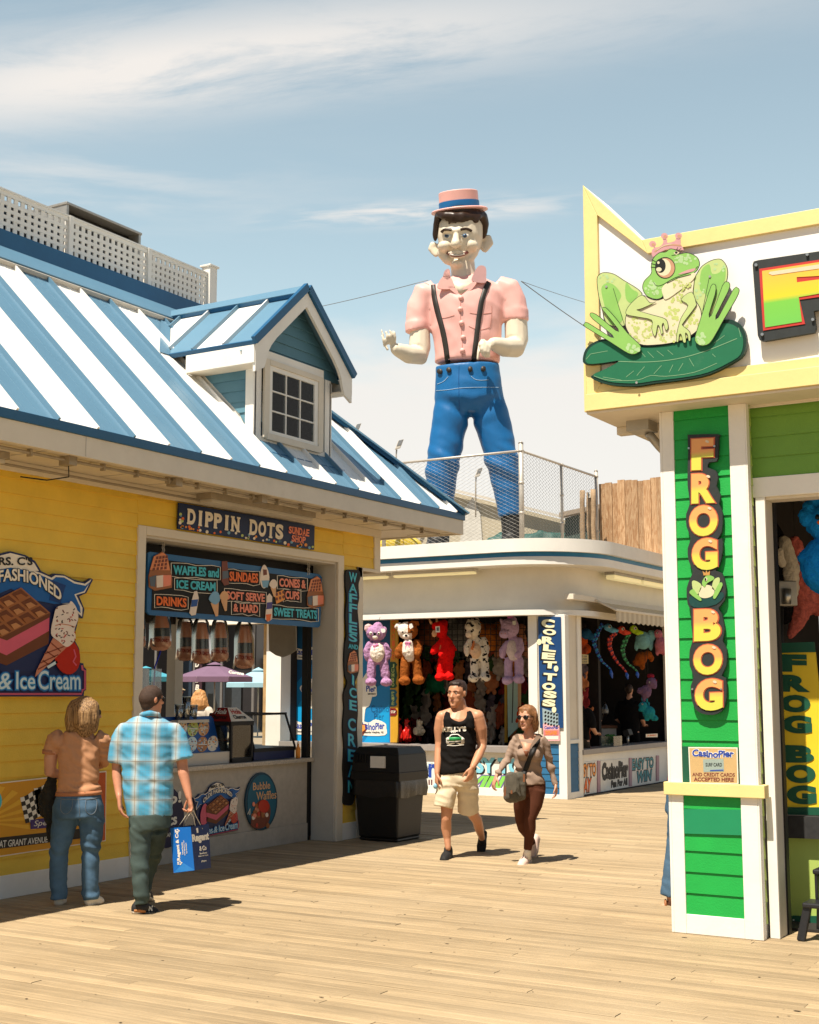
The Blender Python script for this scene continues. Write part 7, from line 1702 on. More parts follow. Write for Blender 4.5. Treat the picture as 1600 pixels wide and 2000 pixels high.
for ch,x0,y0,x1,y1,_ in spec_:
    q=[(x0,y0+1),(x1,y0-1),(x1,y1-1),(x0,y1+1)]
    text(b,VS_,ch,q,gold,0.0305,0.0025,0.082,base=0.055);halves(b,VS_,ch,q,0.034,0.055)
    shape(b,VS_,ell(x0+(x1-x0)*0.72,y0+6,4,2.6,10,0.4),paint('letter shine',(250,226,190)),0.039,0.002)
b.build('lettering',t)
b=MB()
P2=lambda*pts:[(1349+(x-80)*0.0645,1116+(y-400)*0.073)for x,y in pts]
shape(b,VS_,P2((80,1100),(300,1040),(700,1060),(1060,960),(1138,1080),(900,1290),(420,1380),(130,1320)),paint('lily deep',(16,78,74)),0.031,0.003,2)
for pts,m in((((170,700),(280,660),(465,785),(370,1000),(240,990)),frl),(((830,640),(985,570),(1010,690),(900,900),(780,860)),frl),(((470,800),(700,780),(850,900),(790,1060),(560,1125),(380,1050)),frb),(((525,610),(640,510),(820,550),(835,625),(640,720),(560,830),(480,740)),frg),(((100,985),(215,882),(300,980),(460,1150),(400,1188)),frg),(((815,1060),(1000,720),(1102,775),(890,1128)),frg)):shape(b,VS_,P2(*pts),m,0.034 if m is not frg else 0.0365,0.002,3)
shape(b,VS_,P2(*ell(600,622,46,50,12)),frb,0.039,0.002);shape(b,VS_,P2(*ell(590,622,26,34,12)),ol,0.0415,0.002)
shape(b,VS_,P2((530,520),(500,400),(580,460),(612,380),(650,450),(720,390),(715,510)),paint('crown gold',(220,160,70)),0.0365,0.003)
b.build('picture',t)
b=MB()
for x,y in((1349,877),(1399,873),(1356,1346),(1412,1346)):shape(b,VS_,ell(x,y,2,2,10),M['steel'],0.03,0.012)
b.build('screws',t)
# card notice
NP=PY(YP-0.03)
t=thing('card_notice','tan notice about cards accepted with blue pier lettering on the green pillar','notice',NP.hit(1395,1530))
b=MB();shape(b,NP,[(1345,1459),(1441,1460),(1443,1531),(1348,1530)],M['letter_white'],0,0.004);shape(b,NP,[(1347,1461),(1439,1462),(1441,1529),(1350,1528)],paint('notice tan',(226,188,122)),0.0042,0.001);b.build('sheet',t)
b=MB();text(b,NP,'CasinoPier',[(1353,1464),(1434,1466),(1434,1480),(1353,1478)],M['letter_white'],0.0055,0.001,0.09,0,wav,base=0.03);text(b,NP,'CasinoPier',[(1353,1464),(1434,1466),(1434,1480),(1353,1478)],cb,0.007,0.001,0.03,0,wav)
shape(b,NP,[(1374,1483),(1414,1482),(1415,1507),(1375,1508)],paint('card teal grey',(170,190,180)),0.0055,0.001);text(b,NP,'SURF CARD',[(1379,1490),(1411,1490),(1411,1497),(1379,1497)],M['letter_black'],0.007,0.0008,0.01);shape(b,NP,[(1388,1504),(1414,1503),(1414,1505),(1388,1506)],cb,0.007,0.0008)
ink=paint('notice ink',(140,60,50));text(b,NP,'AND CREDIT CARDS',[(1353,1509),(1436,1510),(1436,1517),(1353,1516)],ink,0.0055,0.001,0.02);text(b,NP,'ACCEPTED HERE',[(1356,1518),(1434,1519),(1434,1527),(1356,1526)],ink,0.0055,0.001,0.03);b.build('print',t)

paint=_paint
# ---- plush in the opening
D=(PY(10.0).hit(1590,1080)-CP).dot(FW);f=Fig(D)
ch_=furm('chick blue',(26,132,214),0.12);t=thing('chick_plush','big bright blue chick plush with orange beak hanging in the frog stall opening','plush toy',f.p(1600,1155))
hd=fuse('body',[f.ball(1608,1105,44,56,0,40),f.ball(1612,1020,38,36,0,34),f.tube([(1572,1080,8),(1566,1090,9)]),f.ball(1572,1092,9,16),f.ball(1592,972,11,14),f.ball(1580,990,12,13),f.ball(1570,1006,11,12),f.ball(1577,1012,16,18),f.ball(1604,968,12,14)],ch_,0.012,t,4,fuzzy)
feat(t,hd,'eye',f,[(ell(1597,1010,4,5,10),blk,0.006)])
fuse('beak',[f.ball(1602,1020,6,5,-0.12,8)],furm('beak orange',(236,110,40)),0.008,t,2)
b=MB();p=f.p(1612,985);b.tube([p,(p.x,p.y,3.08)],0.004,M['black'],6);b.build('hanging_cord',t)
D=(PY(11.3).hit(1560,1180)-CP).dot(FW);f=Fig(D)
t=thing('orca_plush','black and white orca plush hanging nose down inside the frog stall','plush toy',f.p(1525,1120));
ob=fuse('body',[f.tube([(1500,1030,22),(1512,1090,40),(1520,1150,36),(1530,1200,20)]),f.tube([(1530,1080,10),(1548,1110,8),(1552,1140,6)])],furm('orca black',(26,24,26)),0.016,t,3,fuzzy);fuse('belly',[f.tube([(1532,1060,14,-0.12),(1544,1110,18,-0.14),(1546,1160,14,-0.12)])],furm('orca white',(220,208,190)),0.016,t,3,fuzzy)
fuse('flipper',[f.tube([(1530,1105,8,-0.2),(1522,1085,10,-0.24),(1526,1072,6,-0.24)],0.5)],furm('orca white',(220,208,190)),0.012,t,2)
b=MB();p=f.p(1505,1020);b.tube([p,(p.x,p.y,3.45)],0.004,M['black'],6);b.build('hanging_cord',t)
t=thing('pink_fish_plush','pink and white fish plush hanging behind the blue chick','plush toy',f.p(1570,1220));fuse('body',[f.tube([(1552,1060,14),(1565,1110,22),(1570,1180,26),(1556,1220,14),(1545,1240,8)]),f.tube([(1580,1150,18),(1600,1190,16)])],furm('fish pink',(206,110,100),0.4),0.016,t,3,fuzzy)
b=MB();p=f.p(1552,1050);b.tube([p,(p.x,p.y,3.45)],0.004,M['black'],6);b.build('hanging_cord',t)
t=thing('bubble_machine','small grey machine on a post just inside the frog stall opening','machine',f.p(1528,1262));D=(PY(10.6).hit(1528,1200)-CP).dot(FW);f=Fig(D)
b=MB();b.obox(f.p(1530,1160),RT*0.09,FW*0.08,Vector((0,0,0.10)),M['metal']);b.build('motor_box',t,0.01);b=MB();b.tube([f.p(1524,1185),f.p(1524,1275),f.p(1524,1420)],0.03,M['black'],10);b.build('post',t);b=MB();b.tube([f.p(1537,1150,-0.1),f.p(1537,1180,-0.1)],0.035,M['steel'],12);b.build('canister',t)
# ================================================================== PEOPLE
UP=Vector((0,0,1))
SK={'fair':mat('fair skin',(0.58,0.30,0.19),0.5,0.08,10,0.05,80),'tan':mat('tanned skin',(0.56,0.27,0.15),0.45,0.09,10,0.05,80),'ruddy':mat('ruddy skin',(0.52,0.235,0.14),0.5,0.10,10,0.05,80)}
eye_w,eye_d,lip=mat('eye white',(0.6,0.56,0.5),0.3),mat('eye dark',(0.02,0.014,0.01),0.3),mat('lips',(0.42,0.16,0.13),0.5)
def cloth(name,rgb,var=0.12,bump=0.25):return mat(name,lin(rgb),0.85,var,7,bump,120,spec=0.1)
def head_geo(c,H,face,up=UP,jaw=1.0):
    face=face.normalized();s=up.cross(face).normalized();ax=(s,face,up)
    P=lambda a,b_,d:c+s*(a*H)+face*(b_*H)+up*(d*H)
    g=[ball_geo(P(0,-0.04,0.12),0.315*H,0.40*H,0.36*H,ax,18,12),ball_geo(P(0,0.12,-0.06),0.26*H,0.24*H,0.32*H,ax,16,10),
         tube_geo([P(0,0.10,-0.16),P(0,0.17,-0.30),P(0,0.22,-0.40)],[0.245*H*jaw,0.21*H*jaw,0.13*H*jaw],14,0.85,face),
         tube_geo([P(0,0.335,0.06),P(0,0.39,-0.03),P(0,0.42,-0.10)],[0.034*H,0.045*H,0.058*H],10,0.9,face),ball_geo(P(0.045,0.36,-0.11),0.038*H,0.04*H,0.03*H,ax,8,6),ball_geo(P(-0.045,0.36,-0.11),0.038*H,0.04*H,0.03*H,ax,8,6),
         tube_geo([P(-0.2,0.27,0.10),P(0,0.335,0.12),P(0.2,0.27,0.10)],0.045*H,8),ball_geo(P(0,0.315,-0.235),0.10*H,0.05*H,0.045*H,ax,10,7),ball_geo(P(0,0.285,-0.40),0.085*H,0.07*H,0.07*H,ax,10,7),
         ball_geo(P(0.17,0.22,-0.05),0.10*H,0.09*H,0.09*H,ax,10,7),ball_geo(P(-0.17,0.22,-0.05),0.10*H,0.09*H,0.09*H,ax,10,7)]
    for k in(-1,1):g.append(ball_geo(P(0.325*k,-0.05,0.0),0.035*H,0.075*H,0.115*H,ax,10,8))
    return g,P,ax
def face_parts(t,P,ax,H,mouth=True,brows=None,shades=None):
    if shades is None:
        b=MB()
        for k in(-1,1):
            b.geo(ball_geo(P(0.125*k,0.315,0.045),0.046*H,0.022*H,0.018*H,ax,10,7),eye_w);b.geo(ball_geo(P(0.125*k,0.328,0.045),0.024*H,0.014*H,0.021*H,ax,8,6),eye_d)
        b.build('eyes',t)
    else:
        b=MB()
        for k in(-1,1):
            b.geo(ball_geo(P(0.145*k,0.335,0.035),0.125*H,0.045*H,0.095*H,ax,14,8),shades);b.tube([P(0.26*k,0.30,0.05),P(0.335*k,0.1,0.05),P(0.33*k,-0.08,0.04)],0.018*H,shades,6)
        b.tube([P(-0.05,0.37,0.06),P(0.05,0.37,0.06)],0.016*H,shades,6);b.build('sunglasses',t)
    if brows is not None:
        b=MB()
        for k in(-1,1):b.tube([P(0.05*k,0.36,0.115),P(0.13*k,0.345,0.135),P(0.21*k,0.28,0.11)],0.018*H,brows,6)
        b.build('eyebrows',t)
    b=MB();b.geo(tube_geo([P(-0.085,0.325,-0.235),P(0,0.362,-0.232),P(0.085,0.325,-0.235)],[0.012*H,0.024*H,0.012*H],8),lip);b.build('lips',t)
def hand_geo(w_,d,s,n,L=0.185,curl=0.5,thumb=1):
    """palm, four unequal fingers bending towards the palm, and a thumb from the side of the palm near its base"""
    d,s,n=d.normalized(),s.normalized(),n.normalized();g=[]
    g.append(tube_geo([w_-d*0.02,w_+d*0.12*L,w_+d*0.34*L,w_+d*0.50*L],[0.14*L,0.18*L,0.225*L,0.21*L],12,[0.75,0.55,0.45,0.4],n))
    for i,ln in enumerate((0.90,1.0,0.95,0.76)):
        p=w_+d*(0.47*L)+s*((1.5-i)*0.118*L);pts=[p];a=0
        for sl,da in((0.23,0.55),(0.165,1.0),(0.125,0.8)):
            a+=da*curl;pts.append(pts[-1]+(d*math.cos(a)+n*math.sin(a)+s*(1.5-i)*0.04)*(sl*L*ln))
        g.append(tube_geo(pts,[0.052*L,0.05*L,0.045*L,0.036*L],8,1.0))
    p=w_+d*0.10*L+s*0.15*L*thumb
    g.append(tube_geo([p,p+(d*0.55+s*0.55*thumb+n*0.25)*0.24*L,p+(d*1.15+s*0.72*thumb+n*0.55)*0.26*L,p+(d*1.75+s*0.70*thumb+n*0.85)*0.26*L],[0.075*L,0.065*L,0.055*L,0.042*L],8,1.0))
    return g
def folds(amp=0.006,fr=16,seed=0.0,zs=None):
    zs=zs or[]
    def post(co,n):
        q=Vector((co.x*fr*0.55+seed,co.y*fr*0.55,co.z*fr*1.1+0.5*fr*co.dot(RT)));k=amp*0.6*noise.noise(q)+amp*1.5*(0.22-abs(noise.noise(q*1.3+Vector((7.1,3.3,seed)))))
        for z0,wd,a in zs:k+=a*math.exp(-((co.z-z0)/wd)**2)*math.sin(co.z*55+9*co.dot(RT)+5*noise.noise(co*7))
        return co+n*k
    return post
def shoe(name,heel,toe,ankle,mats_,parent,w_=0.042,collar=0.044):
    heel,toe,ankle=Vector(heel),Vector(toe),Vector(ankle);d=(toe-heel);L=d.length;dn=d/L;side=dn.cross(UP).normalized()if abs(dn.z)<0.9 else RT;up=side.cross(dn).normalized()
    at_=lambda a,h:heel+d*a+up*h
    g=[tube_geo([at_(0.10,0.055),at_(0.35,0.062),at_(0.62,0.048),at_(0.88,0.036)],[w_*0.92,w_*1.0,w_*1.12,w_*0.9],14,[1.2,1.1,0.85,0.75],up),tube_geo([at_(0.06,0.026),at_(0.35,0.026),at_(0.65,0.026),at_(0.93,0.026)],[w_*0.95,w_*0.98,w_*1.2,w_*0.95],14,[0.55,0.55,0.45,0.5],up),
         tube_geo([at_(0.20,0.07),heel.lerp(ankle,0.8)+dn*0.03 if(ankle-heel).length<0.16 else at_(0.2,0.11)],[collar*1.05,collar],12,1.0)]
    sole=lambda c,nn:1 if(c-heel).dot(up)<0.028 else 0
    return fuse(name,g,mats_[0],0.008,parent,3,None,sole if len(mats_)>1 else None,mats_)

# ---------------------------------------------------------------- woman with crossed arms, seen from behind
g0=G(150,1768);D=(g0-CP).dot(FW);f=Fig(D);t=thing('person','woman seen from behind in a salmon shirt and blue jeans by the yellow wall','person',g0)
wc=f.p(163,1394);H=63*f.k;face=(RT*0.85+FW*0.52)
hg,P,ax=head_geo(wc+RT*0.03,H,face)
body=hg+[f.tube([(166,1412,13),(164,1436,14)]),f.tube([(160,1440,28),(155,1480,36),(154,1530,34),(153,1570,42)],0.6),f.tube([(108,1448,13,0.02),(99,1480,13,0.03),(98,1507,12,0.06),(120,1515,10,0.20),(150,1508,9,0.26)]),f.tube([(203,1446,14,0.04),(204,1476,12,0.08),(196,1492,11,0.18),(160,1500,9,0.26)])]
body+=hand_geo(f.p(150,1506,0.27),RT*0.7+UP*0.5,FW,-FW,0.165,0.4)+hand_geo(f.p(162,1500,0.28),-RT*0.8+UP*0.2,UP,-FW,0.165,0.5)
fuse('body',body,SK['fair'],0.0085,t,3)
sal=cloth('salmon jersey',(192,142,106),0.08)
f.caps=False;sh=[f.tube([(166,1428,20),(159,1440,36),(155,1462,42),(154,1500,39),(154,1535,38.5),(155,1550,43)],[0.75,0.6,0.58,0.6,0.66,0.68],22),f.tube([(122,1438,16,0.02),(106,1446,17,0.02),(99,1470,15,0.03)],1.0),f.tube([(185,1440,18,0.02),(202,1450,17,0.04),(206,1478,13,0.07),(200,1490,13,0.14)],1.0)]
zz=f.p(0,1540).z
sh+=[f.ball(111,1447,16),f.ball(198,1447,16,16,0.02)]
fuse('shirt',sh,sal,0.010,t,3,folds(0.009,13,1,[(zz,0.06,0.010),(f.p(0,1475).z,0.05,0.004)]))
hm_=mat('salmon hem',lin((176,118,82)),0.9)
b=MB();b.geo(f.tube([(154,1545,43.5),(154,1553,45)],0.7,26),hm_);b.geo(f.tube([(99,1465,15.8,0.03),(98,1473,15.6,0.03)],1.0,16),hm_);b.build('shirt_hem',t)
den=mat('worn denim',(0.075,0.14,0.215),0.85,0.30,5,0.3,140,spec=0.1)
n,l,bs=nodes_of(den)
jn=[f.tube([(154,1545,40),(153,1575,49),(153,1596,49)],[0.72,0.76,0.74],22),f.tube([(130,1590,26,0.0),(121,1630,22),(115,1670,17.5),(114,1710,17),(115,1757,16)],0.95,16),f.tube([(178,1590,26,0.0),(179,1630,22),(177,1665,17),(176,1710,16.5),(177,1758,15.5)],0.95,16)]
jo_=fuse('jeans',jn,den,0.012,t,4,folds(0.005,13,4,[(f.p(0,1660).z,0.09,0.007),(f.p(0,1745).z,0.05,0.008),(f.p(0,1600).z,0.05,0.006)]))
bj=bvh_of(jo_);b=MB();th_=mat('denim seam thread',(0.16,0.19,0.22),0.9)
for q in(((153,1558),(155,1580),(156,1604)),((168,1562),(167,1582),(177,1591),(187,1583),(188,1562),(168,1562)),((120,1562),(119,1582),(128,1590),(139,1582),(141,1562),(120,1562)),((112,1559),(153,1562),(194,1558))):strap(b,bj,q,0.9,th_,0.004,None,4)
b.build('pocket_seams',jo_)
hair=mat('dark blond hair',(0.23,0.12,0.05),0.5,0.45,30,0.4,90,spec=0.3)
n,l,bs=nodes_of(hair);tcc=n.new('ShaderNodeTexCoord');mp=n.new('ShaderNodeMapping');mp.inputs['Scale'].default_value=(130,130,5);l.new(tcc.outputs['Object'],mp.inputs[0]);nz=n.new('ShaderNodeTexNoise');nz.inputs['Scale'].default_value=1.0;l.new(mp.outputs[0],nz.inputs['Vector']);rmp=n.new('ShaderNodeValToRGB');rmp.color_ramp.elements[0].position=0.35;rmp.color_ramp.elements[0].color=(0.085,0.04,0.015,1);rmp.color_ramp.elements[1].position=0.65;rmp.color_ramp.elements[1].color=(0.42,0.25,0.11,1);l.new(nz.outputs['Fac'],rmp.inputs[0]);l.new(rmp.outputs[0],bs.inputs['Base Color'])
strand=lambda amp,fr:(lambda co,n_:co+n_*amp*(noise.noise(Vector((co.x*fr,co.y*fr,co.z*5)))))
f.caps=True;hg2=[ball_geo(P(0,-0.09,0.15),0.37*H,0.42*H,0.40*H,ax,18,12),f.tube([(150,1385,20,-0.02),(146,1410,20,-0.02),(142,1428,13,-0.02)],1.0),f.tube([(166,1390,21,-0.07),(165,1412,21,-0.07),(165,1430,15,-0.06)],0.8),f.tube([(180,1380,14,-0.05),(182,1404,13,-0.06),(183,1425,8,-0.05)],1.0)]
fuse('hair',hg2,hair,0.010,t,4,strand(0.005,40))
face_parts(t,P,ax,H,shades=mat('dark lens',(0.01,0.008,0.008),0.15))
ws=mat('white leather shoe',(0.72,0.66,0.56),0.5,0.08,12);so_=mat('cream sole',(0.62,0.52,0.40),0.6)
bs_=G(150,1768)
shoe('shoe',f.p(113,1772),f.p(122,1760,0.16)-UP*0.02,f.p(115,1752),(ws,so_),t,0.042);shoe('shoe',f.p(172,1774),f.p(200,1766,0.10),f.p(177,1754),(ws,so_),t,0.042)
camo=mat('dark camouflage cloth',(0.022,0.020,0.015),0.9,0.9,12,0.5,50)
t2=thing('jacket','dark camouflage jacket hanging over the arm of the woman in the salmon shirt','jacket',f.p(95,1640,0.1))
fuse('cloth',[f.tube([(103,1512,9,0.12),(98,1550,13,0.12),(98,1590,12,0.12),(101,1636,9,0.12)],0.7),f.tube([(97,1530,8,0.14),(84,1560,12,0.15),(88,1590,10,0.15)],0.6),f.tube([(103,1590,9,0.12),(104,1640,10,0.12)],0.6)],camo,0.010,t2,3,folds(0.012,18,3))

# ---------------------------------------------------------------- man in the plaid shirt, seen from behind
g0=G(280,1783);D=(g0-CP).dot(FW);f=Fig(D);M7=lambda x,y:(200+x/3.92,1320+y/3.92);fm7=Fig(D,M7)
t=thing('person','man seen from behind in a blue plaid shirt carrying a paper bag','person',g0)
H=57*f.k;face=RT*0.75+FW*0.66
hg,P,ax=head_geo(fm7.p(380,185),H,face,jaw=1.08)
body=hg+[fm7.tube([(375,240,62,0.0),(365,320,70,0.02)]),fm7.tube([(360,360,120),(350,500,180),(350,700,175),(360,950,165)],0.55),
    fm7.tube([(120,560,44,0.02),(108,700,36,0.02),(112,775,36,0.0),(122,870,29,-0.03),(130,935,23,-0.06)]),fm7.tube([(600,560,46,0.02),(612,680,42,0.02),(622,750,42,0.0),(645,850,33,-0.02),(664,930,25,-0.04)])]
lw,rw=fm7.p(130,935,-0.06),fm7.p(664,930,-0.04)
body+=hand_geo(lw,UP*-1+RT*0.12,FW*0.75-RT*0.3,RT*0.8+FW*0.1,0.185,0.55,1)+hand_geo(rw,UP*-1+RT*0.22,FW*0.7-RT*0.4,-RT*0.7-FW*0.3,0.175,1.15,1)
fuse('body',body,SK['ruddy'],0.0075,t,2)
pla=mat('blue plaid cotton',(0.07,0.32,0.50),0.85,0.10,6,0.15,150,spec=0.1);n,l,bs=nodes_of(pla);tcc=n.new('ShaderNodeTexCoord')
base=bs.inputs['Base Color'].links[0].from_socket
def nmath(op,a,c=None):
    q=n.new('ShaderNodeMath');q.operation=op
    for i,x in enumerate((a,c)):
        if x is None:continue
        if isinstance(x,(int,float)):q.inputs[i].default_value=x
        else:l.new(x,q.inputs[i])
    return q.outputs[0]
dt=n.new('ShaderNodeVectorMath');dt.operation='DOT_PRODUCT';dt.inputs[1].default_value=RT;l.new(tcc.outputs['Object'],dt.inputs[0]);sx_=n.new('ShaderNodeSeparateXYZ');l.new(tcc.outputs['Object'],sx_.inputs[0])
def stripes(v,per,ph):
    fr=nmath('FRACT',nmath('ADD',nmath('DIVIDE',v,per),ph));rmp=n.new('ShaderNodeValToRGB');l.new(fr,rmp.inputs[0]);e=rmp.color_ramp.elements
    e[0].position=0.0;e[0].color=(0,0,0,1);e[1].position=1.0;e[1].color=(0,0,0,1)
    for p_,c_ in((0.22,0.04),(0.35,0.45),(0.45,0.95),(0.55,0.95),(0.65,0.45),(0.78,0.04)):q=e.new(p_);q.color=(c_,c_,c_,1)
    r2=n.new('ShaderNodeValToRGB');l.new(fr,r2.inputs[0]);e=r2.color_ramp.elements;e[0].color=(0,0,0,1);e[1].color=(0,0,0,1);r2.color_ramp.interpolation='CONSTANT'
    for p_,c_ in((0.03,0.35),(0.05,0),(0.485,0.85),(0.525,0.0),(0.71,0.4),(0.73,0.0),(0.90,0.3),(0.92,0.0)):q=e.new(p_);q.color=(c_,c_,c_,1)
    return rmp.outputs[0],r2.outputs[0]
c0_=fm7.p(275,600).dot(RT);bx,lx=stripes(dt.outputs['Value'],0.152,0.5-(c0_/0.152)%1);z0_=fm7.p(0,505).z;bz,lz=stripes(sx_.outputs['Z'],0.148,0.5-(z0_/0.148)%1)
mx1=n.new('ShaderNodeMix');mx1.data_type='RGBA';l.new(nmath('MINIMUM',nmath('ADD',nmath('MULTIPLY',bx,0.54),nmath('MULTIPLY',bz,0.28)),0.78),mx1.inputs['Factor']);l.new(base,mx1.inputs['A']);mx1.inputs['B'].default_value=(0.62,0.58,0.47,1)
mx2=n.new('ShaderNodeMix');mx2.data_type='RGBA';l.new(nmath('MULTIPLY',nmath('MAXIMUM',lx,lz),0.75),mx2.inputs['Factor']);l.new(mx1.outputs['Result'],mx2.inputs['A']);mx2.inputs['B'].default_value=(0.22,0.13,0.08,1);l.new(mx2.outputs['Result'],bs.inputs['Base Color'])
fm7.caps=False;sh=[fm7.tube([(365,310,92,0.02),(362,345,156,0.02),(355,400,198,0.0),(347,520,201,0.0),(346,700,194,0.0),(352,880,188,0.0),(362,1000,178,0.0),(362,1075,172,0.0)],[0.8,0.6,0.52,0.56,0.6,0.62,0.62,0.62],24),
      fm7.tube([(190,400,66,0.0),(140,470,68,0.0),(112,570,62,0.0),(95,672,58,-0.01)],0.85,16),fm7.tube([(530,400,66,0.0),(580,470,70,0.0),(606,560,70,0.0),(622,640,78,-0.01)],0.85,16)]
sh+=[fm7.ball(176,420,66,62,0.0),fm7.ball(540,420,66,62,0.0)]
fuse('shirt',sh,pla,0.011,t,3,folds(0.006,10,2,[(fm7.p(0,760).z,0.14,0.004)]))
fm7.caps=True;cl=[fm7.tube([(300,296,20,-0.04),(365,286,24,-0.08),(432,298,20,-0.04)],0.7),fm7.tube([(296,302,20,-0.02),(300,310,18,0.07)],0.7),fm7.tube([(434,304,20,-0.02),(430,314,18,0.07)],0.7)];fm7.caps=False
fuse('collar',cl,pla,0.010,t,3)
gd=mat('grey green denim',(0.060,0.085,0.078),0.85,0.22,6,0.3,140,spec=0.1)
tr=[fm7.tube([(362,1050,160,0.0),(365,1130,158,0.0),(370,1180,150,0.0)],[0.7,0.72,0.7],22),fm7.tube([(290,1150,84,-0.02),(292,1300,76,-0.02),(290,1450,66,-0.05),(292,1600,60,-0.08),(300,1752,56,-0.08)],0.95,16),fm7.tube([(420,1150,92,0.06),(400,1280,80,0.20),(370,1420,68,0.34),(330,1560,58,0.34),(318,1650,52,0.30)],0.95,16)]
fuse('trousers',tr,gd,0.012,t,3,folds(0.006,11,6,[(fm7.p(0,1440).z,0.10,0.007),(fm7.p(0,1700).z,0.05,0.009)]))
hshort=mat('cropped dark hair',(0.055,0.032,0.022),0.8,0.4,60,0.6,260)
fuse('hair',[ball_geo(P(0,-0.09,0.06),0.345*H,0.385*H,0.36*H,ax,18,12),ball_geo(P(0,-0.03,0.16),0.33*H,0.40*H,0.345*H,ax,18,12),ball_geo(P(0,-0.16,-0.14),0.27*H,0.24*H,0.24*H,ax,14,9)],hshort,0.009,t,2)
face_parts(t,P,ax,H,shades=mat('dark lens',(0.01,0.008,0.008),0.15))
blks,oran,sol=mat('black mesh shoe',(0.02,0.02,0.022),0.7,0.2,40),mat('tan leather patch',(0.42,0.17,0.05),0.6),mat('white sole',(0.72,0.66,0.56),0.6)
s1=shoe('shoe',fm7.p(232,1832,-0.06),fm7.p(420,1808,0.10)-UP*0.035,fm7.p(300,1750,-0.08),(blks,sol),t,0.044,0.05)
bvs=bvh_of(s1);b=MB();text_on(b,bvs,'N',[M7(345,1765),M7(385,1762),M7(388,1800),M7(350,1802)],M['letter_white'],0.004,0.06,0.2,None,D);strap(b,bvs,[M7(245,1800),M7(290,1800),M7(330,1808)],5,oran,0.004,D);b.build('shoe_trim',s1)
shoe('shoe',fm7.p(300,1700,0.42),fm7.p(360,1742,0.62),fm7.p(318,1660,0.32),(blks,sol),t,0.044,0.05)
# paper bag
tb=thing('paper_bag','blue paper shopping bag with white blackletter writing held by the plaid shirt man','bag',fm7.p(680,1500))
A_,B_,C_=(520,1165,0.02),(676,1156,-0.10),(816,1136,0.10);Ab,Bb,Cb=(546,1510,0.02),(706,1490,-0.10),(832,1470,0.10)
bb,bd=mat('bag bright blue',(0.012,0.14,0.50),0.35,0.05,6),mat('bag navy blue',(0.012,0.035,0.13),0.35,0.05,6)
tp=[fm7.p(*q)for q in(A_,B_,C_)];bt_=[fm7.p(*q)for q in(Ab,Bb,Cb)];tp.append(tp[0]+tp[2]-tp[1]);bt_.append(bt_[0]+bt_[2]-bt_[1])
b=MB();vs_=tp+bt_;b.add(vs_,[(0,1,5,4)],bb);b.add(vs_,[(1,2,6,5),(2,3,7,6),(3,0,4,7),(4,5,6,7)],bd);b.build('bag_body',tb)
def quadtext(mb,q,s,a0,c0,a1,c1,m,bold=0.02,rot=False,sh=0.0):
    V,Fc=txt_geo(s,bold,sh);x0,x1=min(v.x for v in V),max(v.x for v in V);y0,y1=min(v.y for v in V),max(v.y for v in V);tl,tr_,br,bl_=q;nn=(tr_-tl).cross(bl_-tl).normalized();nn=nn if nn.dot(CP-tl)>0 else-nn;res=[]
    for v in V:
        a,c=(v.x-x0)/(x1-x0),(v.y-y0)/(y1-y0)
        if rot:A,Cc=a0+(a1-a0)*(1-c),c1+(c0-c1)*a
        else:A,Cc=a0+(a1-a0)*a,c0+(c1-c0)*(1-c)
        res.append((tl*(1-A)+tr_*A)*(1-Cc)+(bl_*(1-A)+br*A)*Cc+nn*(0.0015+0.001*v.z))
    mb.add(res,Fc,m)
L_,R_=(tp[0],tp[1],bt_[1],bt_[0]),(tp[1],tp[2],bt_[2],bt_[1]);b=MB();wl_=M['letter_white']
quadtext(b,L_,'Regent & Co',0.22,0.08,0.42,0.74,wl_,0.035,True)
for i,(s_,k0,k1)in enumerate((('Tailored Essentials',0.34,0.62),('www.regentandco.com',0.30,0.64),('New York & Beyond',0.36,0.60))):quadtext(b,L_,s_,0.48+0.1*i,k0,0.55+0.1*i,k1,wl_,0.01,True)
for c_ in(0.04,0.76):
    for k in range(5):
        a=k*1.256;cx,cy=0.33+0.09*math.cos(a),c_+0.035+0.03*math.sin(a);q=[tp[0].lerp(tp[1],cx+dx).lerp(bt_[0].lerp(bt_[1],cx+dx),cy+dy)for dx,dy in((-0.05,0),(0,-0.02),(0.05,0),(0,0.02))];nn=(tp[1]-tp[0]).cross(bt_[0]-tp[0]).normalized();nn=nn if nn.dot(CP-tp[0])>0 else-nn;b.add([p+nn*(0.0015+0.0001*k)for p in q],[(0,1,2,3)],wl_)
quadtext(b,R_,'Regent',0.02,0.18,0.96,0.40,wl_,0.05);quadtext(b,R_,'& Co',0.38,0.47,0.78,0.58,wl_,0.04);quadtext(b,R_,'Tailored Essentials',0.36,0.62,0.80,0.66,wl_,0.01);quadtext(b,R_,'Inspired Style',0.30,0.68,0.86,0.72,wl_,0.01);quadtext(b,R_,'#regent',0.44,0.80,0.74,0.85,wl_,0.01,False,0.2);quadtext(b,R_,'|',0.30,0.05,0.38,0.16,wl_,0.1);b.build('lettering',tb)
b=MB();b.add([tp[0].lerp(tp[1],0.03).lerp(bt_[0],0.99),tp[0].lerp(tp[1],0.5).lerp(bt_[0].lerp(bt_[1],0.5),0.80)+(CP-tp[0]).normalized()*0.004,bt_[1].lerp(tp[1],0.01)],[(0,1,2)],mat('bag fold blue',(0.03,0.22,0.62),0.35));b.build('bag_fold',tb)
hx=rw+UP*-0.10+RT*0.02
rope=mat('white cord',(0.7,0.64,0.54),0.8)
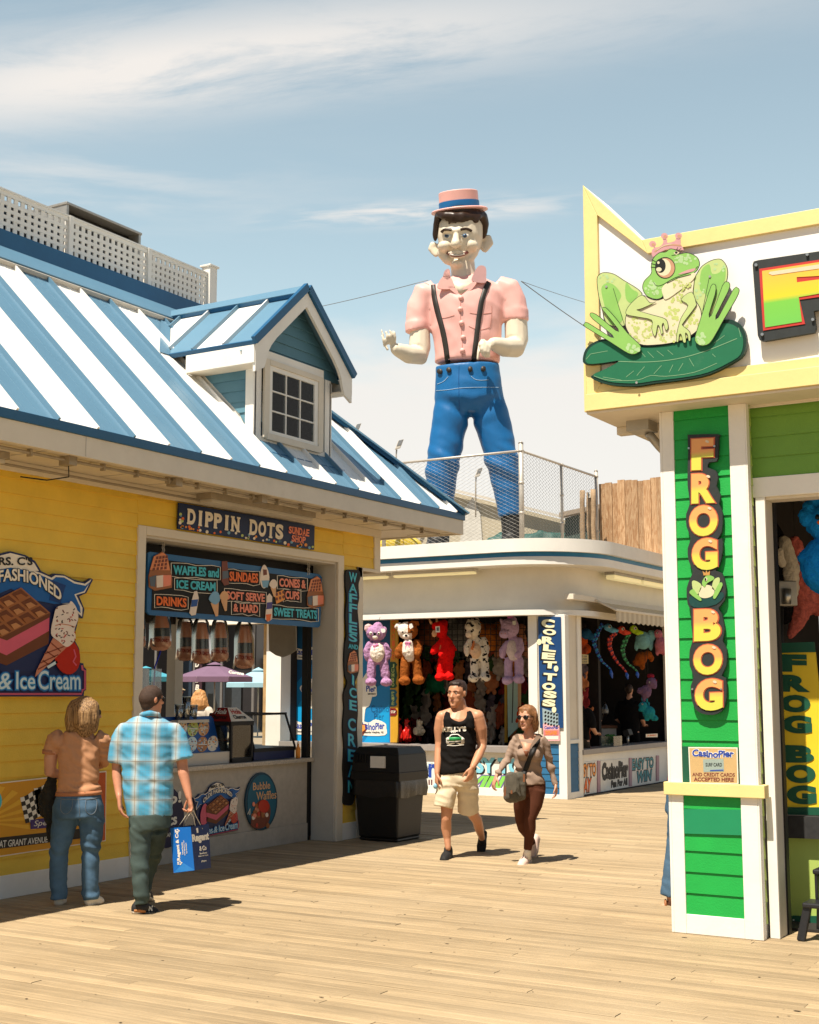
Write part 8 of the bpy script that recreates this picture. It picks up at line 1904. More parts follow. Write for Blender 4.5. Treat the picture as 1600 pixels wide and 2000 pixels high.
for lab,(q0,q1)in(('front',(tp[1].lerp(tp[2],0.3),tp[1].lerp(tp[2],0.65))),('rear',(tp[0].lerp(tp[3],0.3),tp[0].lerp(tp[3],0.65)))):
    b=MB();b.tube([q0-UP*0.03,q0.lerp(hx,0.6),hx-RT*0.015,hx+RT*0.015,q1.lerp(hx,0.6),q1-UP*0.03],0.0035,rope,6);b.build('handle',tb)

# ---------------------------------------------------------------- man in the black tank top
g0=G(872,1680);D=(g0-CP).dot(FW);M8=lambda x,y:(820+x/4.877,1310+y/4.877);f=Fig(D+0.12,M8)
t=thing('person','man walking in a black printed tank top, khaki shorts and black shoes','person',g0)
H=252*f.k*f.q;face=RT*-0.50-FW*0.86-UP*0.08
hg,P,ax=head_geo(f.p(352,218),H,face,UP+RT*0.03,1.1)
body=hg+[f.tube([(375,290,58,0.02),(388,380,66,0.03)]),f.tube([(385,400,110,0.02),(375,470,165,0.0),(372,600,160,0.0),(370,800,150,0.0),(365,1000,150,0.02)],[0.6,0.58,0.6,0.6,0.62],20),f.ball(215,440,58,58,0.02),f.ball(548,436,66,62,0.02),f.tube([(382,372,48,0.03),(300,402,48,0.03),(225,432,52,0.02)]),f.tube([(392,372,48,0.03),(460,398,50,0.03),(540,430,56,0.02)]),f.tube([(290,480,66,-0.02),(370,500,80,-0.03),(460,480,66,-0.02)]),
    f.tube([(205,455,56,0.02),(190,560,56,0.04),(190,680,44,0.05),(182,740,40,0.04),(175,850,38,0.0),(165,980,25,-0.06)]),f.tube([(555,455,64,0.02),(578,550,66,0.04),(588,650,54,0.06),(592,720,46,0.05),(555,820,42,-0.04),(505,915,28,-0.14)]),
    f.tube([(262,1250,66,0.0),(258,1360,54,-0.02),(252,1410,48,-0.02),(252,1500,50,0.02),(262,1600,34,0.02),(270,1690,27,0.0)]),f.tube([(478,1280,62,0.08),(515,1380,54,0.17),(545,1420,50,0.22),(565,1500,46,0.36),(585,1570,33,0.50),(595,1610,28,0.55)])]
wl2,wr2=f.p(165,980,-0.06),f.p(505,915,-0.14)
body+=hand_geo(wl2,UP*-1-RT*0.05,-FW*0.8+RT*0.2,RT*0.7+FW*0.2,0.185,0.6,1)+hand_geo(wr2,UP*-1-RT*0.25-FW*0.1,-FW*0.55-RT*0.75,-RT*0.5+FW*0.6,0.19,0.55,1)
fuse('body',body,SK['tan'],0.0075,t,2)
tk=cloth('black cotton',(26,24,23),0.25)
def tank_cut(co,n_):return folds(0.005,12,5,[(f.p(0,850).z,0.10,0.004)])(co,n_)
f.caps=False;g=[f.tube([(373,535,150,0.0),(372,600,168,0.0),(368,720,166,0.0),(366,850,170,0.0),(366,940,178,0.0),(370,970,178,0.0)],[0.68,0.66,0.66,0.64,0.64,0.64],22),f.tube([(270,400,26,-0.03),(255,470,34,-0.09),(285,540,60,-0.07)],0.8),f.tube([(470,390,26,-0.03),(485,460,34,-0.10),(470,540,60,-0.08)],0.8),f.tube([(270,398,28,0.02),(265,470,40,0.10)],0.8),f.tube([(472,390,28,0.02),(480,470,40,0.10)],0.8),f.tube([(370,500,110,0.09),(372,420,90,0.09)],0.4),f.tube([(266,410,20,-0.06),(278,460,24,-0.09),(318,500,30,-0.10),(375,515,34,-0.10),(430,498,30,-0.10),(462,455,24,-0.10),(474,405,20,-0.06)],1.0)];f.caps=False
tank=fuse('tank_top',g,tk,0.010,t,3,tank_cut)
bv=bvh_of(tank);b=MB();cream=M['letter_white']
bow_=lambda a,c:(a,c+0.20*math.sin(a*3.14))
text_on(b,bv,"KELLY'S",[M8(218,536),M8(444,528),M8(444,578),M8(218,588)],cream,0.006,0.065,0,None,D)
decal(b,bv,[M8(*p)for p in((280,640),(290,612),(315,603),(365,603),(392,622),(400,640))],cream,0.005,D);decal(b,bv,[M8(*p)for p in((292,634),(300,616),(318,609),(360,609),(380,624),(386,634))],tk,0.008,D)
decal(b,bv,[M8(*p)for p in((254,640),(280,630),(400,628),(424,645),(426,690),(400,704),(270,706),(254,690))],cream,0.0055,D);decal(b,bv,[M8(*p)for p in((258,642),(285,634),(340,632),(396,634),(400,660),(330,668),(262,668))],paint('print green',(40,150,84)),0.008,D)
for x in(285,400):decal(b,bv,[M8(*p)for p in ell(x+(8 if x>300 else-14),652,12,13,12)],cream,0.0095,D)
decal(b,bv,[M8(*p)for p in((280,680),(392,676),(394,688),(282,692))],tk,0.0085,D);strap(b,bv,[M8(262,712),M8(330,716),M8(420,706)],1.2,cream,0.006,D);text_on(b,bv,'- - -',[M8(302,586),M8(342,584),M8(342,592),M8(302,594)],cream,0.006,0.05,0,None,D)
b.build('shirt_print',tank)
kh=cloth('stone khaki cotton',(218,202,172),0.06)
g=[f.tube([(366,930,176,0.02),(364,1020,178,0.02),(358,1100,170,0.02)],[0.64,0.68,0.66],22),f.tube([(272,1040,104,0.0),(248,1180,98,-0.02),(226,1300,94,-0.03)],0.92,18),f.tube([(450,1040,104,0.03),(460,1200,100,0.09),(462,1345,100,0.15)],1.0,18)]
fuse('shorts',g,kh,0.011,t,3,folds(0.007,10,8,[(f.p(0,1130).z,0.08,0.006)]))
dh=mat('dark brown hair',(0.032,0.016,0.010),0.55,0.35,40,0.5,160)
fuse('hair',[ball_geo(P(0,-0.10,0.19),0.335*H,0.40*H,0.33*H,ax,18,12),ball_geo(P(-0.02,0.12,0.37),0.25*H,0.20*H,0.12*H,ax,14,9),ball_geo(P(0,-0.18,0.02),0.30*H,0.27*H,0.28*H,ax,14,9)],dh,0.008,t,2,strand(0.006,70))
face_parts(t,P,ax,H,brows=dh)
bsho=mat('black knit shoe',(0.014,0.014,0.014),0.75,0.3,40)
shoe('shoe',f.p(285,1795,0.12),f.p(222,1830,-0.14)+UP*0.0,f.p(270,1700,0.0),(bsho,),t,0.046,0.046);shoe('shoe',f.p(610,1520,0.62),f.p(580,1750,0.56),f.p(595,1610,0.55),(bsho,),t,0.046,0.046)
t3=thing('toy_ball','small pale blue ball held by the tank top man at his thigh','ball',f.p(152,1105,-0.02));b=MB();b.geo(f.ball(150,1100,22,26,-0.06),paint('ball blue',(130,180,200)));b.build('ball',t3)

# ---------------------------------------------------------------- woman with sunglasses and a shoulder bag
g0=G(1024,1690);D=(g0-CP).dot(FW);f=Fig(D+0.12,M8)
t=thing('person','woman in sunglasses walking in a taupe zip top and brown leggings','person',g0)
H=232*f.k*f.q;face=RT*-0.60-FW*0.80
hg,P,ax=head_geo(f.p(1022,452),H,face,UP,0.95)
body=hg+[f.tube([(1040,520,46,0.03),(1045,610,50,0.03)]),f.tube([(1045,620,72,0.02),(1040,720,96,0.01),(1035,820,92,0.01),(1035,1000,90,0.02)],0.5),f.tube([(905,690,24,0.02),(838,840,21,0.0),(780,930,19,-0.06),(735,1000,19,-0.10)]),f.tube([(1190,695,24,0.04),(1238,880,22,0.08),(1268,1000,20,0.07),(1292,1070,20,0.06)])]
wa,wb=f.p(728,1010,-0.11),f.p(1292,1078,0.06)
body+=hand_geo(wa,UP*-1-RT*0.35,RT*0.3-FW*0.8,RT*0.8+FW*0.2,0.17,0.5,1)+hand_geo(wb,UP*-1+RT*0.1,-FW,-RT,0.17,0.55,1)
bdy=fuse('body',body,SK['fair'],0.0075,t,2)
tau=cloth('taupe jersey',(152,130,114),0.08)
f.caps=False;g=[f.tube([(1045,660,118,0.01),(1042,720,136,0.0),(1036,800,142,0.0),(1032,880,126,0.0),(1034,960,124,0.0),(1040,1050,146,0.0),(1042,1085,150,0.0)],[0.55,0.6,0.64,0.62,0.62,0.64,0.64],22),f.ball(985,795,62,58,-0.085,62),f.ball(1090,800,66,58,-0.085,62),f.tube([(935,645,46,0.02),(892,700,42,0.02),(838,840,36,0.0),(780,930,31,-0.06),(735,1000,27,-0.11)],1.0,14),f.tube([(1150,645,48,0.03),(1200,700,43,0.04),(1238,880,37,0.08),(1268,1000,31,0.07),(1294,1090,27,0.06)],1.0,14),f.tube([(930,640,36,0.03),(1045,630,40,0.08),(1150,640,36,0.03)],1.0)]
top=fuse('zip_top',g,tau,0.009,t,2,folds(0.005,14,9,[(f.p(0,930).z,0.09,0.008),(f.p(780,930).z,0.12,0.004)]))
bv=bvh_of(top);b=MB();decal(b,bv,[M8(*p)for p in((945,610),(1000,640),(1060,648),(1110,628),(1075,700),(1040,780),(1018,815),(990,765),(960,690))],SK['fair'],0.006,D);b.build('neckline',t)
b=MB();decal(b,bv,[M8(*p)for p in((990,770),(1038,772),(1018,818),(1005,810))],cloth('brown vest',(110,66,46)),0.009,D);strap(b,bv,[M8(1018,815),M8(1015,900),M8(1010,1000),M8(1008,1085)],0.8,tau,0.006,D);b.build('vest',t)
b=MB()
for a in(((930,600),(900,616),(985,745),(1015,810),(990,740),(950,650)),((1115,615),(1155,630),(1075,720),(1025,812),(1055,715),(1095,640))):shape(b,Plane(f.p(a[0][0],640,-0.10),-FW),[M8(*p)for p in a],tau,0,0.012)
b.build('collar',t,0.004)
lg=cloth('brown leggings',(82,48,34),0.10)
g=[f.tube([(1045,1060,152,0.02),(1050,1130,150,0.02),(1050,1180,140,0.02)],[0.66,0.7,0.7],20),f.tube([(1105,1140,95,0.0),(1085,1280,82,-0.02),(1050,1410,56,-0.04),(1050,1500,56,-0.02),(1040,1600,46,0.0),(1028,1710,38,0.0)],0.95,16),f.tube([(985,1140,90,0.02),(965,1300,72,0.08),(965,1420,56,0.14),(985,1500,52,0.26),(1040,1580,42,0.46),(1075,1640,34,0.56)],0.95,16)]
fuse('leggings',g,lg,0.010,t,3)
hb=mat('honey brown hair',(0.24,0.11,0.045),0.45,0.5,30,0.3,120,spec=0.35)
f.caps=True
fuse('hair',[ball_geo(P(0,-0.09,0.19),0.36*H,0.42*H,0.36*H,ax,18,12),f.tube([(1085,420,40,-0.02),(1098,500,40,0.0),(1100,560,26,0.02)]),f.tube([(1060,440,44,0.08),(1065,520,44,0.10),(1075,570,30,0.08)]),f.tube([(968,400,22,-0.02),(958,470,20,0.02),(962,530,14,0.04)]),ball_geo(P(-0.03,0.14,0.36),0.26*H,0.16*H,0.10*H,ax,12,8)],hb,0.008,t,2,strand(0.007,55))
face_parts(t,P,ax,H,shades=mat('dark lens',(0.01,0.008,0.008),0.15))
pks,pso=mat('pale pink trainer',(0.70,0.52,0.44),0.6,0.1,20),mat('white rubber',(0.75,0.68,0.58),0.6)
shoe('shoe',f.p(1040,1840,0.14),f.p(955,1888,-0.12),f.p(1025,1730,0.0),(pks,pso),t,0.043,0.04);shoe('shoe',f.p(1130,1590,0.66),f.p(1085,1800,0.56),f.p(1090,1640,0.58),(pks,pso),t,0.043,0.04)
fuse('sock',[f.tube([(1028,1715,34,0.0),(1024,1790,34,0.04)])],mat('white sock',(0.75,0.7,0.62),0.9),0.010,t,3)
t4=thing('shoulder_bag','grey canvas shoulder bag with black strap worn by the sunglasses woman','bag',f.p(900,1260,-0.18))
cv=mat('grey canvas',(0.10,0.088,0.065),0.85,0.35,14,0.5,120);lt=mat('brown leather tab',(0.20,0.075,0.03),0.6)
fuse('bag_body',[f.tube([(880,1000,62,-0.17),(875,1100,78,-0.19),(885,1210,84,-0.19)],0.6,14),f.tube([(950,1000,56,-0.14),(950,1100,62,-0.14),(955,1200,60,-0.14)],0.7,14)],cv,0.010,t4,2,folds(0.006,14,3))
b=MB();pl=Plane(f.p(870,1080,-0.30),(-FW-RT*0.25));shape(b,pl,[M8(*p)for p in((828,1000),(918,985),(922,1020),(916,1150),(838,1160),(822,1080))],cv,0,0.012,2);fl_=b.build('flap',t4,0.004)
b=MB();shape(b,pl,[M8(*p)for p in((868,1140),(884,1136),(886,1170),(870,1174))],lt,0.013,0.004);shape(b,pl,[M8(*p)for p in((806,1110),(822,1104),(820,1190),(804,1195))],lt,0.0,0.008);shape(b,pl,[M8(*p)for p in((985,985),(1004,985),(1002,1060),(984,1060))],lt,0,0.006);b.build('leather_tabs',t4)
b=MB();strap(b,bv,[M8(1132,640),M8(1090,740),(M8(1050,830)),M8(1015,920),M8(990,990)],9,M['black'],0.012,D);b.build('strap',t4)

# ---------------------------------------------------------------- the others, farther off
def bystander(label,u,vtop,D_,torso,hairm,skin,legs,face,shoulder=0.22,cap=None,long_hair=None,vfoot=None,arms=True):
    F_=Fig(D_);k=F_.k;top=F_.p(u,vtop);Ht=top.z;base=Vector((top.x,top.y,0.0));t=thing('person',label,'person',base)
    H=0.225;c=top-UP*0.112;side=UP.cross(face.normalized())
    hg,P,ax=head_geo(c,H,face);q=lambda s_,d,z:base+side*s_+face.normalized()*d+UP*z
    s=Ht/1.75;body=hg+[tube_geo([q(0,0,1.52*s),q(0,-0.01,1.42*s)],[0.06,0.065],12)]
    for k_ in(-1,1):
        body.append(tube_geo([q(0.20*k_,0,1.38*s),q(0.25*k_,-0.01,1.12*s),q(0.20*k_,0.20,1.02*s)],[0.052,0.045,0.034],10))
        body+=hand_geo(q(0.20*k_,0.20,1.02*s),face+UP*0.05,side*-k_,UP*-1,0.175,0.5,1)
        body.append(tube_geo([q(0.09*k_,0,0.90*s),q(0.095*k_,0.02,0.48*s),q(0.10*k_,-0.01,0.08)],[0.085,0.058,0.04],12))
    fuse('body',body,skin,0.012,t,2)
    g=[tube_geo([q(0,0,1.45*s),q(0,0,1.36*s),q(0,0,1.15*s),q(0,0,0.93*s)],[0.11,shoulder,shoulder*0.88,0.18],18,[0.7,0.55,0.62,0.65],face)]
    for k_ in(-1,1):g.append(tube_geo([q(0.17*k_,0,1.39*s),q(0.22*k_,0,1.30*s),q(0.245*k_,0,1.16*s)],[0.075,0.075,0.068],12))
    fuse('shirt',g,torso,0.015,t,3,folds(0.008,12,u))
    g=[tube_geo([q(0,0,0.98*s),q(0,0,0.84*s)],[0.17,0.175],16,0.66,face)]
    for k_ in(-1,1):g.append(tube_geo([q(0.09*k_,0,0.86*s),q(0.095*k_,0.02,0.48*s),q(0.10*k_,0,0.07)],[0.095,0.075,0.062],14))
    fuse('trousers',g,legs,0.015,t,3,folds(0.006,10,u))
    for k_ in(-1,1):shoe('shoe',q(0.10*k_,-0.08,0.0),q(0.11*k_,0.19,0.0),q(0.10*k_,-0.02,0.10),(blks,),t,0.045,0.045)
    hg3=[ball_geo(P(0,-0.10,0.14),0.335*H,0.39*H,0.36*H,ax,16,10),ball_geo(P(0,-0.18,0.0),0.30*H,0.27*H,0.30*H,ax,14,9)]
    if long_hair:hg3+=[tube_geo([P(0,-0.16,0.2),P(0,-0.24,-0.3),P(0,-0.22,-0.72)],[0.42*H,0.66*H,0.72*H],14,0.55,face),tube_geo([P(0.22,0.0,0.2),P(0.42,-0.05,-0.3),P(0.70,-0.05,-0.85)],[0.22*H,0.24*H,0.12*H],10),tube_geo([P(-0.22,0.0,0.2),P(-0.42,-0.05,-0.3),P(-0.72,-0.05,-0.8)],[0.22*H,0.24*H,0.12*H],10)]
    if cap is None:fuse('hair',hg3,hairm,0.010,t,2,strand(0.010,70))
    else:
        fuse('hair',hg3[1:],hairm,0.010,t,2)
        fuse('cap',[ball_geo(P(0,-0.04,0.24),0.345*H,0.42*H,0.28*H,ax,16,10),tube_geo([P(0,0.2,0.17),P(0,0.45,0.14),P(0,0.62,0.10)],[0.26*H,0.24*H,0.14*H],12,0.16,UP)],cap,0.009,t,2)
    face_parts(t,P,ax,H,brows=hairm);return t
dk,gy=cloth('black tee',(22,21,22),0.2),cloth('charcoal tee',(50,46,44),0.15)
bystander('dark haired worker in a black tee bending over the counter inside the side stall',1229,1336,25.0,dk,dh,SK['fair'],dk,FW*0.8+RT*0.45,0.235)
bystander('short haired man in a charcoal tee standing left inside the side stall',1143,1335,24.3,gy,dh,SK['fair'],cloth('grey slacks',(110,100,92)),FW*1.0+RT*0.1,0.21)
bystander('person in a long black jacket at the left jamb of the side stall opening',1131,1350,22.6,dk,dh,SK['fair'],cloth('grey brown slacks',(70,62,52)),FW*0.7+RT*0.5,0.2)
bystander('man in a tan cap and navy shirt seen through the ice cream shop',349,1338,24.0,cloth('navy shirt',(44,50,70)),mat('grey hair',(0.3,0.27,0.24),0.7),SK['ruddy'],gd,RT*0.85-FW*0.4,0.22,cap=cloth('tan cap',(160,140,110),0.2))
bystander('woman with long strawberry blond hair seen from behind through the ice cream shop',391,1346,22.5,cloth('pale tee',(200,190,176)),mat('strawberry blond hair',(0.50,0.25,0.09),0.5,0.35,30,0.4,90),SK['fair'],gd,FW*0.9+RT*0.4,0.19,long_hair=True)
g0=G(1303,1768);D=(g0-CP).dot(FW);f=Fig(D+0.05);t=thing('person','person in jeans and brown sandals mostly hidden behind the green pillar','person',g0)
H=0.225;c=f.p(1352,1405);hg,P,ax=head_geo(c,H,-RT)
body=hg+[f.tube([(1354,1425,15),(1354,1445,16)]),f.tube([(1352,1450,34),(1352,1500,42),(1350,1560,44)],1.3),f.tube([(1356,1462,16,0.2),(1362,1510,13,0.22),(1352,1550,10,0.2)]),f.tube([(1356,1462,16,-0.2),(1366,1510,13,-0.22),(1366,1555,10,-0.2)]),f.tube([(1340,1600,26,-0.06),(1325,1680,18,-0.05),(1313,1755,11,-0.04)]),f.tube([(1356,1600,26,0.1),(1362,1680,18,0.1),(1366,1758,11,0.1)])]
body+=hand_geo(f.p(1352,1552,0.2),-UP,FW,-RT,0.17,0.5)+hand_geo(f.p(1366,1557,-0.2),-UP,FW,-RT,0.17,0.5)
body+=[tube_geo([f.p(1318,1764,-0.04),f.p(1306,1768,-0.04),f.p(1294,1771,-0.04)],[0.042,0.036,0.028],12,0.8),tube_geo([f.p(1370,1766,0.1),f.p(1352,1770,0.1)],[0.042,0.03],12,0.8)]
fuse('body',body,SK['fair'],0.010,t,2);f.caps=False
fuse('shirt',[f.tube([(1352,1440,30),(1350,1470,40),(1346,1520,40),(1346,1565,42)],1.3,18),f.tube([(1318,1498,8),(1314,1512,9),(1316,1530,8)])],cloth('red top',(170,30,30)),0.012,t,3,folds())
fuse('jeans',[f.tube([(1348,1545,44),(1346,1590,46)],1.2,18),f.tube([(1340,1580,34,-0.06),(1328,1660,26,-0.05),(1314,1752,24,-0.04)],1.0,16),f.tube([(1356,1580,34,0.1),(1362,1680,25,0.1),(1366,1754,24,0.1)],1.0,16)],den,0.012,t,3,folds(0.005,12,2))
sand=mat('brown sandal leather',(0.34,0.13,0.045),0.5,0.15,20)
for u,d in((1306,-0.04),(1360,0.1)):
    b=MB();b.geo(tube_geo([f.p(u+14,1774,d),f.p(u,1774,d),f.p(u-14,1775,d)],[0.045,0.042,0.036],12,0.35,UP),mat('cork sole',(0.5,0.34,0.2),0.7))
    for q in(-5,7):b.tube([f.p(u+q,1773,d-0.05),f.p(u+q-1,1760,d-0.03),f.p(u+q-1,1759,d+0.03),f.p(u+q,1773,d+0.05)],0.010,sand,8,flat=1.6)
    b.build('sandal',t)
fuse('hair',[ball_geo(P(0,-0.10,0.14),0.34*H,0.40*H,0.37*H,ax,16,10)],dh,0.012,t,2)
face_parts(t,P,ax,H)
# ================================================================== SIDE STALL OPENING
S7=lambda x,y:(1110+x/5.405,1190+y/5.405)
Dq=(PX(-9.15).hit(1200,1290)-CP).dot(FW);f=Fig(Dq,S7)
def sequin(name,rgb):return mat('sequin '+name,lin(rgb),0.3,0.35,40,spec=0.6)
def scaly(lab,path,head,snout,cm,cs,ct,tip):
    t=thing('dragon_toy',lab,'plush toy',f.p(*tip[0][:2]),'long scaly dragon toys hanging in the side stall');b=MB()
    P=spline(path,5,closed=False);n=len(P)
    for i,(x,y)in enumerate(P):
        r=(21 if i>3 else 17)*(1-0.55*i/n)
        for s_ in(-1,1):b.geo(f.ball(x+s_*r*0.75*(1 if i%2 else 0.6),y+(4 if s_>0 else-4),r*0.8,r*0.85,-0.02,r*0.8,8,6),cm[(i+(s_>0))%len(cm)])
    b.build('body',t);hd=fuse('head',[f.ball(*head,44,40,-0.03),f.tube([(head[0]+20,head[1]+20,34,-0.04),(*snout,30,-0.08),(snout[0]+50,snout[1]+4,18,-0.08)],0.8)],cs,0.012,t,3)
    b=MB();b.geo(f.ball(head[0]+18,head[1]-8,16,16,-0.14,8),eye_w);b.geo(f.ball(head[0]+24,head[1]-6,8,9,-0.17,6),eye_d);b.build('eyes',t)
    fuse('tail_tuft',[f.tube([(*tip[0],9),(*tip[1],20),(*tip[2],8)])],ct,0.010,t,2)
    b=MB();p=f.p(*head);b.tube([p,(p.x,p.y,3.04)],0.004,M['black'],6);b.build('hanging_cord',t)
tuf=sequin('tuft blue',(30,90,200))
scaly('blue scaly dragon toy hanging in the side stall opening',[(360,160),(300,270),(275,360),(310,460),(350,540),(400,590),(445,630)],(420,190),(470,222),(sequin('blue',(26,90,190)),sequin('deep blue',(16,40,110)),sequin('cyan',(40,150,200))),furm('snout sky',(110,180,215)),tuf,[(445,630),(455,680),(465,725)])
scaly('red scaly dragon toy hanging between the blue and green ones',[(500,250),(440,320),(440,400),(470,480),(520,560),(570,610),(610,660)],(560,215),(600,246),(sequin('red',(200,44,40)),sequin('plum',(80,30,70)),sequin('coral',(226,80,60))),furm('snout red',(226,84,66)),tuf,[(610,660),(622,700),(630,735)])
scaly('green scaly dragon toy hanging right of the red one',[(640,260),(600,340),(575,420),(590,500),(630,570),(680,610),(725,650)],(690,210),(735,246),(sequin('green',(26,120,64)),sequin('dark green',(14,60,40)),sequin('mint',(70,170,110))),furm('snout lime',(170,205,50)),tuf,[(725,650),(730,690),(738,722)])
def toy(lab,parts,m,eye=None,extra=None):
    t=thing('stuffed_toy',lab,'plush toy',f.p(*parts[0][:2]),'stuffed toys hanging in the side stall')
    bo=fuse('body',[f.ball(*q)for q in parts],m,0.016,t,3,fuzzy);b=MB();p=f.p(parts[0][0],parts[0][1]-parts[0][3]*0.6);b.tube([p,(p.x,p.y,3.04)],0.004,M['black'],6);b.build('hanging_cord',t)
    if eye:feat(t,bo,'eye',f,[(ell(*eye,9,10,8),wht,0.006),(ell(eye[0]+3,eye[1],5,6,8),blk,0.010)])
    if extra:fuse('trim',[f.ball(*q)for q in extra[0]],extra[1],0.012,t,2)
toy('orange floppy toy at the top left of the side stall opening',[(150,320,60,80,0.1),(120,420,40,60,0.1),(200,420,44,50,0.1)],furm('orange',(200,84,36)),extra=([(190,260,60,60,0.02),(240,290,40,40,0.0)],furm('slate blue',(40,90,130))))
toy('pale teal fish toy near the awning',[(790,330,80,95,0),(880,280,50,60,0.05),(870,360,30,80,0.05),(720,390,24,50,0)],furm('pale teal',(120,170,172)),(740,270))
toy('pink ruffled toy at the top right beside the jamb',[(980,380,66,90,0),(950,260,46,46,0),(940,450,20,40,0),(1010,450,22,40,0)],furm('dusty pink',(190,110,120)),(940,250))
toy('orange brown dinosaur toy hanging below the teal fish',[(770,520,60,70,0.1),(720,560,40,40,0.1),(840,480,50,44,0.1),(880,520,26,40,0.1),(780,600,30,40,0.1)],furm('dino rust',(150,78,30)))
toy('mauve horned dinosaur toy above the teal one',[(820,870,60,70,0),(880,770,56,54,-0.02),(910,810,30,34,-0.04),(760,860,34,36,0),(800,940,24,40,0)],furm('dino mauve',(120,92,120)),(862,770),([(870,706,40,28,0),(900,740,8,22,-0.06),(930,750,10,12,-0.06)],furm('dino red',(150,40,56))))
toy('teal spotted dinosaur toy, lowest at the right of the side stall',[(850,1090,66,70,0),(790,1020,46,46,-0.02),(770,1060,30,24,-0.04),(910,1150,40,30,0),(830,1160,26,24,0)],furm('dino teal',(40,140,150),0.3),(785,1000),([(780,950,10,24,0),(830,960,12,26,0),(850,1000,12,24,0)],furm('dino teal',(40,140,150),0.3)))
# island counter in the stall, bottle, basket, card reader, labels
cw_=thing('inner_counter','mint boarded inner counter with a brown top inside the side stall','counter',(-10.9,23,0))
D2=25.6;f2=Fig(D2,S7);p0,p1=f2.p(205,1240),f2.p(480,1240)
b=MB();ux=(p1-p0);b.obox((p0+p1)/2*1.0-UP*((p0.z)-0.47),ux*0.5,FW*0.3,UP*0.47,mat('mint boards',(0.45,0.62,0.52),0.6));b.build('front',cw_)
b=MB();b.obox((p0+p1)/2-UP*(p0.z-0.88)-FW*0.31,ux*0.5,FW*0.015,UP*0.11,M['white']);b.build('apron',cw_);b=MB();b.obox((p0+p1)/2-UP*(p0.z-1.02),ux*0.53,FW*0.36,UP*0.025,mat('brown counter top',(0.30,0.12,0.06),0.4));b.build('top',cw_,0.004)
p=f2.p(395,1128);t=thing('plastic_bottle','clear plastic bottle standing on the inner counter','bottle',p);b=MB();b.tube([p,p+UP*0.16,p+UP*0.22,p+UP*0.27],[0.055,0.055,0.022,0.02],glass('bottle plastic',(0.85,0.87,0.85),1.0,0.1),14);b.build('body',t);b=MB();b.tube([p+UP*0.05,p+UP*0.13],0.057,M['letter_white'],14);b.build('label_band',t)
t=thing('ball_basket','clear tub of green balls on the side stall counter','tub',(-9.05,21.5,0.745));c0=PX(-9.03).hit(*S7(460,1420));c0.z=0.748
b=MB()
for dx,dy,ax_,ay_ in((0,-0.19,0.11,0.004),(0,0.19,0.11,0.004),(-0.11,0,0.004,0.19),(0.11,0,0.004,0.19)):b.obox(c0+Vector((dx,dy,0.085)),(ax_,0,0),(0,ay_,0),(0,0,0.085),glass('tub plastic',(0.8,0.84,0.8),0.6,0.2))
b.build('tub',t);b=MB();rr=random.Random(6)
for i in range(26):b.geo(ball_geo(c0+Vector((rr.uniform(-0.075,0.075),rr.uniform(-0.15,0.15),0.04+rr.random()*0.13)),0.036,n=10,m=7),furm('ball green',(70,120,60)))
b.build('balls',t)
t=thing('card_reader','small black card reader on a stand on the side stall counter','card reader',c0+Vector((0,0.75,0)));c1=c0+Vector((0,0.75,0));b=MB();b.tube([c1,c1+UP*0.16],0.02,M['steel'],10);b.build('stand',t);b=MB();b.obox(c1+UP*0.2,(0.05,0,0.02),(0,0.09,0),(-0.02,0,0.05),M['black']);b.build('screen',t,0.006)
t=thing('jumbo_label','small cream jumbo label at the far end of the side counter','label',PX(-8.94).hit(*S7(880,1335)));pl=PX(-8.94);b=MB();shape(b,pl,[S7(818,1318),S7(942,1312),S7(942,1350),S7(820,1352)],S['cream'],0,0.004);b.build('card',t);b=MB();text(b,pl,'JUMBO',[S7(832,1326),S7(928,1321),S7(928,1343),S7(832,1345)],S['orange'],0.005,0.001,0.03);b.build('lettering',t)
t=thing('rules_board','small yellow notice with lines of print hanging at the left of the side stall','notice',PX(-9.05).hit(*S7(145,530)));pl=PX(-9.05);b=MB();shape(b,pl,[S7(70,470),S7(210,480),S7(210,575),S7(70,570)],paint('notice straw',(170,150,90)),0,0.006);b.build('sheet',t);b=MB()
for i in range(3):text(b,pl,('RULES OF','THE GAME','1 PRIZE')[i],[S7(84,484+28*i),S7(196,490+28*i),S7(196,508+28*i),S7(84,503+28*i)],M['letter_black'],0.007,0.001,0.02)
b.build('print',t)
# scalloped awning
aw=thing('awning','cream striped awning with scalloped edge along the side of the stall','awning',(-8.6,23,3.0));ya=PX(-8.35).hit(1203,1193);az=ya.z;y0=ya.y
cA,cB=mat('awning cream',(0.62,0.54,0.40),0.85,0.08,5),mat('awning tan stripe',(0.50,0.42,0.30),0.85,0.08,5)
b=MB();rz=az+0.17
i=0;y=y0
while y<27:
    m=cA if i%2 else cB;b.add([(-8.72,y,rz),(-8.72,y+0.11,rz),(-8.35,y+0.11,az),(-8.35,y,az)],[(0,1,2,3)],m)
    n_=6;q=[(-8.35+0.002,y+0.11*j/n_,az-0.15-0.035*math.sin(math.pi*((i%2)*0.5+0.5*j/n_)))for j in range(n_+1)]
    b.prism([(-8.348,y,az),(-8.348,y+0.11,az)]+[(-8.348,a[1],a[2])for a in q[::-1]],(0.004,0,0),m);y+=0.11;i+=1
b.build('fabric',aw)
b=MB();b.box(-8.86,-8.70,y0-0.9,27,rz-0.02,rz+0.07,M['cream']);b.tube([(-8.70,y0-0.02,rz+0.02),(-8.34,y0-0.02,az+0.01)],0.018,M['cream'],8);b.box(-8.37,-8.33,y0-0.02,27,az-0.005,az+0.035,M['cream']);b.build('housing',aw,0.006)

